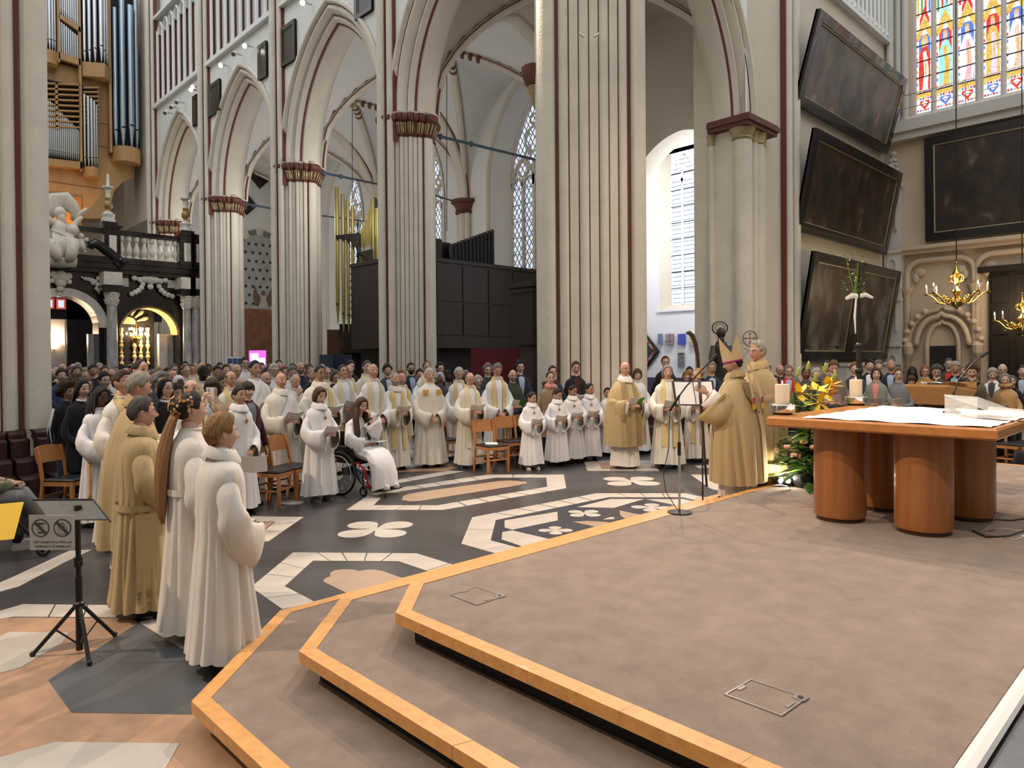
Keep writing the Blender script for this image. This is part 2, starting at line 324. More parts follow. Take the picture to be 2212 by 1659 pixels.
def pier(u, v, sc, top, label, capital=True, base=True, mm=STONE, face=False):
    t = thing('clustered_pier', label, 'pier', (v, u, 0), 0); ay = -Vector((v, u, 0)).normalized() if face else -F0; ax = Vector((-ay.y, ay.x, 0))
    prof, gr = pier_profile(sc)
    def ring(z, k=1.0): return [(ax.x * s * k + ay.x * q * k, ax.y * s * k + ay.y * q * k, z) for s, q in prof]
    b = MB(); b.loft([ring(0), ring(top)]); b.build('pier_core', mm, t, 'auto')
    for s, q, w in gr:
        p = ax * s + ay * q; b = MB(); h = w * .75
        b.loft([[p + ax * (-h) + ay * .035 * sc, p + ax * h + ay * .035 * sc, p + ax * h, p + ax * (-h)], [p + ax * (-h) + ay * .035 * sc + Vector((0, 0, top)), p + ax * h + ay * .035 * sc + Vector((0, 0, top)), p + ax * h + Vector((0, 0, top)), p + ax * (-h) + Vector((0, 0, top))]])
        b.build('painted_line', REDLINE, t)
    if capital:
        c = MB(); c.loft([ring(top - .02, 1.02), ring(top + .03, 1.07), ring(top + .06, 1.04)]); c.build('necking', REDCAP, t)
        c = MB(); c.loft([ring(top + .06, 1.0), ring(top + .3, 1.1), ring(top + .36, 1.16)]); c.build('capital_bell', REDCAP, t, 'auto')
        c = MB(); n = len(prof)
        for j in range(0, n, 2):
            s, q = prof[j]
            if q < 0: continue
            p = ax * s + ay * q; p2 = p * 1.16
            c.tube([p * 1.03 + Vector((0, 0, top + .07)), p * 1.1 + Vector((0, 0, top + .2)), p2 + Vector((0, 0, top + .34)), p2 * 1.05 + Vector((0, 0, top + .28))], [.012, .022, .02, .006], 5)
        o = c.build('capital_leaves', GILT, t); o['kind'] = 'stuff'
        c = MB(); c.loft([ring(top + .36, 1.12), ring(top + .42, 1.22), ring(top + .52, 1.25), ring(top + .6, 1.2)]); c.build('abacus', REDCAP, t, 'auto')
        c = MB(); c.loft([ring(top + .6, 1.2), ring(top + .64, 1.22), ring(top + .66, 1.1)]); c.build('abacus_top', STONE, t, 'auto')
    if base:
        for z0, z1, k in ((0, .32, 1.34), (.32, .56, 1.24), (.56, .85, 1.13), (.85, .95, 1.09)):
            c = MB(); rg = [(x, y) for x, y, z in ring(0, k)]
            c.loft([[(x, y, z0) for x, y in rg], [(x, y, z1 - .05) for x, y in rg], [(x * .95, y * .95, z1) for x, y in rg]]); c.build('base_course', MAROON, t, 'auto')
    return t
pier(10.0, 12.0, 1.0, 24, 'tall crossing pier with red pinstripes, standing behind the four altar children', capital=False)
PLAB = ['cream clustered pier behind the priest in cream with orange squares', 'clustered pier between the brass pipes and the painted niche', 'clustered pier just right of the black marble screen', 'clustered pier mostly hidden behind the marble balustrade']
for u, lb in zip(PIERS[1:], PLAB): pier(u, VA, .62, 8.15, lb, base=False, mm=STONE2)
LP = gz(45, 1040, 0); pier(13.35, 1.30, 1.0, 24, 'large cream pier on a dark maroon base at the left edge', capital=False, face=True)
# wall shafts in front of each arcade pier
for i, u in enumerate(PIERS[1:]):
    t = thing('wall_shaft', 'cream wall shafts with red lines on the arcade pier %s' % ('nearest the crossing', 'by the brass pipes', 'next to the painted niche', 'behind the candlesticks')[i], 'shaft', (VF - .14, u, 0), 0, 'wall shafts of the arcade')
    for du, dv, r in ((0, -.12, .115), (-.24, .02, .095), (.24, .02, .095)):
        b = MB(); b.lathe([(r, 0), (r, 24)], (dv, du, 0), 12); b.build('shaft', STONE2, t, 'auto')
    for du in (-.12, .12):
        b = MB(); b.box((-.07, du - .02, 0), (.2, du + .02, 24)); b.build('painted_line', REDLINE, t)
    for du in (-.36, .36):
        b = MB(); b.box((.05, du - .015, 8), (.2, du + .015, 24)); b.build('painted_line', REDLINE, t)
# arcade walls with pointed arches
AS, AR = 2.45, 4.05
OUT = .78
def arcade_wall(name, centers, s, R, a0, a1, top, place, m=PLASTER, step=.14, outn=OUT):
    """wall face above a row of arches; place(lateral, z, depth)"""
    b = MB(); xs = sorted(set(list(np.arange(a0, a1, step)) + [a1] + [c for c in centers if a0 < c < a1])); prev = None
    for depth in (0, 1.4):
        rows = []
        for x in xs:
            z = SPR
            for c in centers: z = max(z, SPR + arch_z(x - c, s, R, outn - .05) if abs(x - c) < s + outn - .05 else SPR)
            rows.append((place(x, z, depth), place(x, top, depth)))
        b.loft([[p for p in r] for r in rows], (False, False), False)
    return struct(b.build(name, m))
pn = lambda x, z, d: (VF + d, x, z)
CEN = [(PIERS[i] + PIERS[i + 1]) / 2 for i in range(4)]
arcade_wall('wall_nave', CEN, AS, AR, PIERS[0] + .3, PIERS[4] + .3, 14.1, pn)
def archivolt(cx, s, R, place, label, mats=(STONE2, REDLINE)):
    t = thing('arch_moulding', label, 'arch', (0, 0, 0))
    P = lambda x, z, d: place(cx + x, z, d)
    prof = [(.78, -.03), (.74, -.10), (.66, -.10), (.62, -.03), (.60, .05)]
    b = MB(); sweep_arch(b, s, R, prof, P, SPR); b.build('hood_roll', mats[0], t, 'auto')
    prof = [(.60, .05), (.53, .0), (.47, .0), (.40, .06), (.37, .16), (.33, .26), (.27, .20), (.21, .21), (.17, .3), (.1, .42), (.05, .42), (0, .5), (0, .9), (.05, .98), (.3, 1.2), (.6, 1.4), (.78, 1.4)]
    b = MB(); sweep_arch(b, s, R, prof, P, SPR); b.build('arch_orders', mats[0], t, 'auto')
    for n, d in ((.335, .25), (.61, .04), (.13, .37)):
        b = MB(); sweep_arch(b, s, R, [(n + .03, d - .03), (n - .03, d - .01), (n - .03, d + .03), (n + .03, d + .03)], P, SPR, close=True); b.build('painted_line', mats[1], t)
    return t
for c, lb in zip(CEN, ('nearest pointed arcade arch opening onto the dark panelled box', 'pointed arcade arch above the brass organ pipes', 'pointed arcade arch above the painted niche', 'farthest pointed arcade arch beside the organ')): archivolt(c, AS, AR, pn, lb)
# upper wall: string course, blind triforium
b = MB(); b.box((VF - .18, PIERS[0] + .9, 14.08), (VF + .3, PIERS[4] + 4, 14.2)); b.box((VF - .1, PIERS[0] + .9, 14.2), (VF + .3, PIERS[4] + 4, 14.34)); struct(b.build('trim_1', PLASTER))
b = MB(); b.box((VF + .24, PIERS[0] + .5, 14.1), (VF + .6, PIERS[4] + 4, 24)); struct(b.build('wall_triforium', PLASTER))
for i in range(1, 4):
    t = thing('triforium_screen', 'blind triforium of thin shafts with red lines, %s' % ('in the bay above the brass pipes', 'in the bay between the two arcade paintings', 'in the bay beside the organ')[i - 1], 'arcade', (VF, 0, 14.3))
    u0, u1 = PIERS[i] + .45, PIERS[i + 1] - .45; n = 9; st = (u1 - u0) / (n - 1)
    for k in range(n):
        u = u0 + st * k; b = MB(); b.lathe([(.10, 0), (.10, .08), (.065, .2), (.065, 3.5)], (.05, u, 0), 8); b.build('mullion', PLASTER, t, 'auto')
        b = MB(); b.box((.10, u + .10, 0), (.26, u + .135, 3.9)); b.build('painted_line', REDLINE, t)
        if k < n - 1:
            b = MB(); sweep_arch(b, st / 2 - .05, st * .62, [(.09, -.0), (.02, -.04), (-.03, .05), (.02, .2), (.12, .2)], lambda x, z, d: (.05 + d, u + st / 2 + x, z), 3.35, 6); b.build('lancet_head', PLASTER, t, 'auto')
    b = MB(); b.box((-.1, u0 - .2, 4.05), (.25, u1 + .2, 4.2)); b.build('head_rail', PLASTER, t)
# transept west wall (plane u = 10) with arch to the aisle
TS, TR, TC = 2.95, 5.2, 15.95
pt = lambda x, z, d: (x, PIERS[0] + d, z)
b = MB(); xs = sorted(list(np.arange(12.9, 19.2, .14)) + [TC]); rows = []
for x in xs: rows.append((pt(x, SPR + arch_z(x - TC, TS, TR, OUT - .05), 0), pt(x, 24, 0)))
rows.append((pt(19.2, 0, 0), pt(19.2, 24, 0))); b.loft(rows, (False, False), False); struct(b.build('wall_transept', PLASTER))
b = MB(); b.box((19.2, 10.0, 0), (30.7, 10.5, 24)); struct(b.build('wall_transept_west', CREAM))
archivolt(TC, TS, TR, pt, 'large pointed arch between the crossing pier and the big paintings', (STONE, REDLINE))
t = thing('wall_respond', 'cream respond with oxblood foliate capital left of the large dark paintings', 'pier', (19.35, 10.0, 0))
pr = [(-.62, .9, .10), (-.45, .0, .27), (-.02, -.12, .12), (.3, -.08, .19), (.62, -.02, .13)]
for x, y, r in pr:
    b = MB(); b.lathe([(r, 0), (r, 8.15)], (x, y, 0), 16); b.build('shaft', STONE, t, 'auto')
    b = MB(); b.lathe([(r, 8.15), (r * 1.15, 8.2), (r * 1.05, 8.25), (r * 1.4, 8.48)], (x, y, 0), 16); b.build('capital_bell', GILT, t, 'auto')
b = MB(); b.box((-.6, .05, 0), (.8, 1.5, 8.5)); b.build('respond_core', STONE, t)
b = MB()
for (x0, x1, y, z0, z1) in ((-.85, .95, -.38, 8.48, 8.6), (-.9, 1.0, -.44, 8.6, 8.74), (-.86, .96, -.4, 8.74, 8.8)): b.box((x0, y, z0), (x1, .9, z1))
b.build('abacus', REDCAP, t)
t = thing('wall_shaft', 'pair of cream shafts with a red line beside the large dark paintings', 'shaft', (21.75, 9.9, 0), 0)
for x, r in ((-.2, .17), (.28, .2)):
    b = MB(); b.lathe([(r, 0), (r, 24)], (x, 0, 0), 14); b.build('shaft', STONE, t, 'auto')
for x, wd in ((-.43, .014), (.03, .022)):
    b = MB(); b.box((x - wd, -.08, 0), (x + wd, .15, 24)); b.build('painted_line', REDLINE, t)
b = MB(); b.box((22.2, 9.75, 14.4), (30.6, 10.1, 14.55)); b.box((22.2, 9.85, 14.55), (30.6, 10.1, 14.7)); struct(b.build('trim_2', PLASTER))
t = thing('triforium_screen', 'blind triforium of thin shafts above the top painting of the transept', 'arcade', (0, 10.0, 14.7))
for k in range(11):
    x = 26.2 + .42 * k; b = MB(); b.lathe([(.10, 0), (.10, .1), (.065, .2), (.065, 4)], (x, -.1, 0), 8); b.build('mullion', PLASTER, t, 'auto')
    b = MB(); b.box((x + .1, -.06, 0), (x + .13, .02, 4)); b.build('painted_line', REDLINE, t)
# aisle vaults
for i in range(-1, 5):
    u0, u1 = 10.0 + BAY * i, 10.0 + BAY * (i + 1)
    if i == -1: continue
    G = []; n = 24; hu, hv = BAY / 2, (VO - VB) / 2; cu, cv = (u0 + u1) / 2, (VO + VB) / 2; top = 4.3
    def fa(x, h):
        R = h * 1.35; return arch_z(x, h, R) / arch_z(0, h, R) * top
    for a in range(n + 1):
        for c in range(n + 1):
            x = -hu + 2 * hu * a / n; y = -hv + 2 * hv * c / n; G.append((cv + y, cu + x, SPR + max(fa(x, hu), fa(y, hv)) + .06))
    b = MB(); b.add(G, [(a * (n + 1) + c, a * (n + 1) + c + 1, (a + 1) * (n + 1) + c + 1, (a + 1) * (n + 1) + c) for a in range(n) for c in range(n)])
    V = struct(b.build('ceiling', PLASTER if i else SHADEDBEIGE, None, True))
    for sg in (-1, 1):
        path = [(cv + hv * q * sg, cu + hu * q, SPR + fa(hu * q, hu)) for q in np.linspace(-1, 1, 25)]
        b = MB(); b.tube(path, .13, 8); b.build('diagonal_rib', STONE2, V, True)
        for sd in (-.12, .12):
            b = MB(); b.tube([(p[0] + sd * .7 * sg, p[1] - sd * .7, p[2] + .015) for p in path], .022, 5); b.build('painted_line', REDLINE, V)
    for e, uu in enumerate((u0, u1)[:2] if i == 4 else (u0,)):
        if i == 0: continue
        b = MB(); sweep_arch(b, hv - .25, (hv - .25) * 1.35, [(.3, -.3), (.05, -.25), (0, -.12), (0, .12), (.05, .25), (.3, .3)], lambda x, z, d: (cv + x, uu + d, z), SPR); b.build('transverse_rib', STONE2, V, 'auto')
        for d in (-.3, .3):
            b = MB(); sweep_arch(b, hv - .25, (hv - .25) * 1.35, [(.22, d - .02), (.16, d - .02), (.16, d + .02), (.22, d + .02)], lambda x, z, dd: (cv + x, uu + dd, z), SPR, close=True); b.build('painted_line', REDLINE, V)
    b = MB(); c0 = Vector((cv, cu, SPR + top - .05)); b.lathe([(.02, -.2), (.2, -.15), (.26, 0), (.2, .12)], c0, 12); b.build('vault_boss', GILT, V)
    for sx, sy in ((.8, .8), (-.8, .8), (.8, -.8), (-.8, -.8)):
        b = MB()
        for q in (.10, .16, .22):
            x = hu * q * sy / .8; y = hv * q * sx / .8; z = SPR + fa(x, hu); b.ball((cv + y, cu + x, z), (.16, .16, .15), 8, 5)
        b.build('painted_chevron', REDCAP, V)
# aisle outer wall with windows
def window_bay(c, idx, label):
    s0, s1, spr, sill = 1.85, 1.3, 9.15, 3.6; R0_, R1_ = 4.75, 5.0
    P = lambda x, z, d: (VO + d, c + x, z)
    xs = sorted(list(np.arange(-BAY / 2, BAY / 2 + .01, .1)) + [-s0, s0]); b = MB(); rows = []
    for x in xs:
        inn = abs(x) < s0; rows.append((P(x, spr + arch_z(x, s0, R0_) if inn else 0, 0), P(x, 15, 0)))
    b.loft(rows, (False, False), False); b.box((VO, c - s0 - .05, 0), (VO + .9, c + s0 + .05, sill)); W = struct(b.build('wall_aisle', PLASTER))
    b = MB(); pts0 = [(s0, sill)] + [(x, z) for x, z in arch_pts(s0, R0_, 0, 10, spr)] + [(-s0, sill)]; pts1 = [(s1, sill)] + [(x, z) for x, z in arch_pts(s1, R1_, 0, 10, spr)] + [(-s1, sill)]
    b.loft([[P(x, z, 0) for x, z in pts0], [P(x, z, .9) for x, z in pts1]], (False, False), False); b.build('reveal', PLASTER, W, 'auto')
    b = MB(); sweep_arch(b, s0, R0_, [(.1, -.06), (.0, -.08), (-.06, 0), (0, .08)], P, spr, 10, spr - sill); b.build('reveal_roll', STONE2, W, 'auto')
    t = tag(thing('window_%d' % idx, label, 'window', (VO + .9, c, 0)), kind='structure'); Q = lambda x, z, d: (d, x, z)
    b = MB(); sweep_arch(b, s1, R1_, [(.12, -.12), (.0, -.14), (-.05, 0), (.12, .1)], Q, spr, 10, spr - sill); b.build('frame', STONE2, t, 'auto')
    GL = glassmat('diamond_leaded_glass', (.86, .88, .92), .72, (4.2, 2.6), 9)
    nl = 4; lw = 2 * s1 / nl
    for k in range(1, nl):
        x = -s1 + lw * k; r = .06 if k == 2 else .04; b = MB(); b.box((-.1, x - r, sill), (.06, x + r, spr + (.9 if k == 2 else .2))); b.build('mullion', STONE2, t)
    for k in range(nl):
        x0 = -s1 + lw * k; zs = list(np.linspace(sill, spr - .15, 9))
        for a, z in enumerate(zs[:-1]):
            b = MB(); b.box((.0, x0 + .02, z), (.012, x0 + lw - .02, zs[a + 1] - .012)); b.build('pane', GL, t)
        b = MB(); sweep_arch(b, lw / 2 - .03, lw * .6, [(.06, -.1), (-.02, -.1), (-.02, .06), (.06, .06)], lambda x, z, d: (d, x0 + lw / 2 + x, z), spr - .1, 6, close=True); b.build('light_head', STONE2, t)
    for z in np.linspace(sill, spr - .15, 9)[1:]:
        b = MB(); b.box((-.04, -s1, z - .012), (-.01, s1, z + .012)); b.build('saddle_bar', BLACK, t)
    b = MB(); pts = [(s1 - .02, spr - .15)] + [(x * .985, z) for x, z in arch_pts(s1, R1_, 0, 10, spr)] + [(-s1 + .02, spr - .15)]
    b.extr([(.0, x, z) for x, z in pts], (.012, 0, 0)); b.build('tracery_glass', GL, t)
    def foil(cx, cz, r, n=4):
        b = MB(); b.tube([(-.03, cx + r * math.cos(a), cz + r * math.sin(a)) for a in np.linspace(0, 2 * math.pi, 21)], .05, 6, (False, False))
        for k in range(n):
            a = 2 * math.pi * k / n + math.pi / 4; b.tube([(-.03, cx + (r - .03) * math.cos(a), cz + (r - .03) * math.sin(a)), (-.03, cx + r * .5 * math.cos(a), cz + r * .5 * math.sin(a))], [.05, .02], 6)
        b.build('tracery_circle', STONE2, t)
    for sg in (-1, 1):
        b = MB(); sweep_arch(b, lw - .03, lw * 1.9, [(.07, -.1), (-.02, -.1), (-.02, .06), (.07, .06)], lambda x, z, d: (d, sg * lw + x, z), spr - .05, 8, close=True); b.build('sub_arch', STONE2, t)
        foil(sg * lw, spr + .62, .30)
    foil(0, spr + 1.75, .50); foil(-.36, spr + 1.15, .17, 3); foil(.36, spr + 1.15, .17, 3); foil(0, spr + 2.55, .2, 3)
    return t
window_bay(CEN[1], 1, 'tall traceried leaded window just left of the big crossing pier')
window_bay(CEN[2], 2, 'narrow glimpse of leaded window between pier and wall respond')
window_bay(CEN[3], 3, 'leaded window behind the brass organ pipes')
b = MB(); b.box((VO, 36.6, 0), (VO + .9, 44, 15)); struct(b.build('wall_aisle_far', PLASTER))
for i, u in enumerate(PIERS[1:4]):
    t = thing('wall_respond', 'small wall respond with dark capital %s' % ('hidden deep in the aisle by the crossing', 'between the two aisle windows', 'behind the brass pipes')[i], 'pier', (VO, u, 0))
    for du, r in ((0, .2), (-.28, .12), (.28, .12)):
        b = MB(); b.lathe([(r, 0), (r, 8.2)], (-.12, du, 0), 12); b.build('shaft', STONE2, t, 'auto')
    for du in (-.16, .16):
        b = MB(); b.box((-.2, du - .02, 0), (-.02, du + .02, 8.2)); b.build('painted_line', REDLINE, t)
    b = MB(); b.lathe([(.42, 0), (.46, .08), (.4, .14), (.52, .42), (.62, .46), (.62, .6)], (0, 0, 8.2), 12); b.build('capital', REDCAP, t, 'auto')
# bay 0 outer wall: opening to the chapel
b = MB(); c0, s0, R_, z0 = 12.55, 2.1, 2.25, 7.0; rows = []
for x in sorted(list(np.arange(10.0, 16.7, .1)) + [c0 - s0, c0 + s0]):
    rows.append(((VO, x, z0 + arch_z(x - c0, s0, R_) if abs(x - c0) < s0 else 0), (VO, x, 15)))
b.loft(rows, (False, False), False); struct(b.build('wall_chapel_front', SHADEDBEIGE))
b = MB(); sweep_arch(b, s0, R_, [(0, 0), (0, .9)], lambda x, z, d: (VO + d, c0 + x, z), z0, 10, 7.0); struct(b.build('wall_chapel_jamb', CREAM))
b = MB(); sweep_arch(b, 2.5, 4.2, [(.3, -.12), (.1, -.12), (0, .0)], lambda x, z, d: (VO + d, 13.3 + x, z), 9.6, 12, 9.6); struct(b.build('trim_3', SHADEDBEIGE))
b = MB(); b.box((18.95, 10.45, 0), (19.75, 11.62, 14.5)); struct(b.build('wall_respond_block', CREAM))
# chapel
CW = mat('chapel_white_plaster', (.82, .82, .85), .8)
b = MB(); cv_ = 25.2; ua, ub, za, zb = 15.75, 16.85, 4.2, 9.7
b.box((cv_, 10.5, 0), (cv_ + .5, ua - .3, 14)); b.box((cv_, ub + .3, 0), (cv_ + .5, 24, 14)); b.box((cv_, ua - .3, 0), (cv_ + .5, ub + .3, za - .25)); b.box((cv_, ua - .3, zb + .9), (cv_ + .5, ub + .3, 14)); struct(b.build('wall_chapel', CW))
b = MB(); b.box((VO + .9, 19.0, 0), (cv_, 19.4, 14)); b.box((VO + .9, 10.5, 0), (cv_, 10.7, 14)); struct(b.build('wall_chapel_side', CW))
b = MB(); b.box((cv_ - .02, 10.7, 0), (cv_ + .02, 19, 1.12)); struct(b.build('baseboard_chapel', mat('violet_dado', (.07, .05, .09), .7)))
t = tag(thing('window_4', 'tall narrow two-light lancet window in the white chapel', 'window', (cv_ + .5, (ua + ub) / 2, 0)), kind='structure')
GL2 = glassmat('pale_leaded_glass', (.9, .93, 1.0), .8, (0.01, 5.5), 7); hw = (ub - ua) / 2
b = MB(); b.loft([[(-.5, hw + .3, za - .25), (-.5, hw + .3, zb + .9), (-.5, -hw - .3, zb + .9), (-.5, -hw - .3, za - .25)], [(0, hw, za), (0, hw, zb + .9), (0, -hw, zb + .9), (0, -hw, za)]], (False, False)); b.build('reveal', CREAM, t)
b = MB(); b.box((-.58, -hw - .38, za - .33), (-.45, hw + .38, za - .25)); b.build('window_sill', CW, t)
for k in (-1, 1):
    for a in range(8):
        z = za + (zb - za) * a / 8; b = MB(); b.box((0, min(0, k * hw) + .02, z), (.012, max(0, k * hw) - .02, z + (zb - za) / 8 - .015)); b.build('pane', GL2, t)
    b = MB(); sweep_arch(b, hw / 2, hw * .62, [(.12, -.06), (0, -.06), (0, .04), (.12, .04)], lambda x, z, d: (d, k * hw / 2 + x, z), zb - .5, 6, close=True); b.build('light_head', CW, t)
for a in range(1, 9):
    z = za + (zb - za) * a / 8; b = MB(); b.box((-.03, -hw, z - .02), (0, hw, z + .012)); b.build('saddle_bar', BLACK, t)
b = MB(); b.box((-.05, -.045, za), (.05, .045, zb + .2)); b.build('mullion', CW, t)
b = MB(); b.extr([(0, -hw, zb), (0, hw, zb), (0, hw * .55, zb + .6), (0, 0, zb + .9), (0, -hw * .55, zb + .6)], (.012, 0, 0)); b.build('pane', GL2, t)
b = MB(); b.tube([(-.03, .2 * math.cos(a), zb + .45 + .28 * math.sin(a)) for a in np.linspace(0, 2 * math.pi, 15)], .05, 6); b.build('tracery_circle', CW, t)
# west end
b = MB(); b.box((-3, 40.2, 0), (VB + .2, 40.8, 24)); struct(b.build('wall_west', mat('west_wall_ochre', (.62, .55, .45), .85, var=.05, vscale=.6)))
b = MB(); b.box((VB, 39.0, 0), (21, 39.5, 15)); struct(b.build('wall_aisle_west', PLASTER))
b = MB(); b.box((10.9, 36.6, 8.8), (12.6, 40.5, 24)); struct(b.build('wall_nave_end', mat('west_wall_ochre', (.62, .55, .45), .85)))
# walls behind and beside the camera
b = MB(); b.box((-9, -12, 0), (-8.6, 46, 24)); struct(b.build('wall_south', CREAM))
b = MB(); b.box((-9, -12, 0), (31, -11.6, 24)); struct(b.build('wall_east', CREAM))

cc_ = atd(1156, 160, 15.9); t = thing('corbel_capital', 'small oxblood corbel capital at the left side of the crossing pier', 'capital', cc_)
b = MB(); b.lathe([(.04, -.75), (.12, -.5), (.2, -.3), (.17, -.28)], seg=12); b.build('leafy_corbel', GILT, t, 'auto'); b = MB(); b.lathe([(.2, -.28), (.3, -.05), (.32, .12), (.26, .16)], seg=12); b.build('abacus', REDCAP, t, 'auto')
for k_, (xa_, xb_) in enumerate(((1250, 1262), (1283, 1295))):
    A, B = atd(xa_, 73 if k_ == 0 else 80, 14.2), atd(xb_, 80 if k_ == 0 else 73, 14.2); b = MB(); b.tube([A, B], .03, 5); tag(b.build('stone_fin', STONE), 'short stone fin high on the crossing pier, %s of two' % ('left' if k_ == 0 else 'right'), 'ornament', 'stone fins on the crossing pier')
# ================================================================== TRANSEPT END WALL (plane v = 30.6)
VE = 30.6
def ze(x, y): return onv(x, y, VE).z
def ue(x): return onv(x, 700, VE).y
TCREAM = mat('transept_cream_stone', (.58, .47, .36), .8, var=.07, vscale=1.2, bump=.12)
TGREY = mat('transept_grey_stone', (.58, .56, .53), .8, var=.06, vscale=1.2)
b = MB(); wz = ze(1990, 236)
b.box((VE, -12, 0), (VE + .6, 10.5, wz - .7)); b.box((VE, 9.05, wz - .7), (VE + .6, 10.5, 24)); b.box((VE, 1.0, wz + 7.5), (VE + .6, 9.05, 24)); b.box((VE, -12, wz - .7), (VE + .6, 1.0, 24)); struct(b.build('wall_north', TCREAM))
b = MB(); b.box((VE - .55, -2, ze(1915, 300)), (VE, 10, ze(1915, 277))); b.box((VE - .4, -2, ze(1915, 315)), (VE, 10, ze(1915, 300))); struct(b.build('trim_4', TGREY))
b = MB(); b.loft([[(VE - .5, -2, ze(1915, 279)), (VE - .5, 9.2, ze(1915, 279))], [(VE + .3, -2, wz - .05), (VE + .3, 9.2, wz - .05)]], (False, False), False); struct(b.build('trim_5', TGREY))
zc = ze(1915, 541)
b = MB(); b.box((VE - .45, -4, zc - .14), (VE, 10, zc)); b.box((VE - .3, -4, zc - .3), (VE, 10, zc - .14)); struct(b.build('trim_6', TCREAM))
t = thing('corner_shafts', 'grey stone corner shafts beside the stained glass window', 'shaft', (VE, 9.5, 11)); 
for du, r in ((.3, .14), (0, .1), (-.25, .12)):
    b = MB(); b.lathe([(r * 1.3, 0), (r * 1.3, .3), (r, .4), (r, 12)], (-.05, du, 0), 10); b.build('shaft', TGREY, t, 'auto')
# stained glass
SG = {k: stainedmat('stained_' + k, c, 1.9 if k in ('white', 'teal', 'sky', 'violet', 'pink') else 1.5) for k, c in dict(red=(.85, .08, .06), blue=(.16, .28, .85), gold=(.92, .60, .14), white=(.95, .95, .92), teal=(.35, .80, .72), green=(.10, .45, .15), pink=(.9, .45, .5), violet=(.75, .62, .85), flesh=(.9, .68, .5), amber=(.85, .52, .16), sky=(.55, .75, .95)).items()}
t = tag(thing('window_5', 'large stained glass window with rows of robed figures in five lights', 'window', (VE + .35, 0, wz)), kind='structure')
SGF = mat('stained_window_stone', (.62, .60, .57), .8)
edges = [(1976, 2010), (2019, 2057), (2066, 2105), (2121, 2161), (2171, 2214), (2228, 2275), (2290, 2345)]
robes = ['red', 'teal', 'white', 'gold', 'white', 'red', 'blue']; unders = ['white', 'gold', 'pink', 'violet', 'flesh', 'gold', 'white']; backs = ['blue', 'red', 'blue', 'red', 'blue', 'gold', 'red']
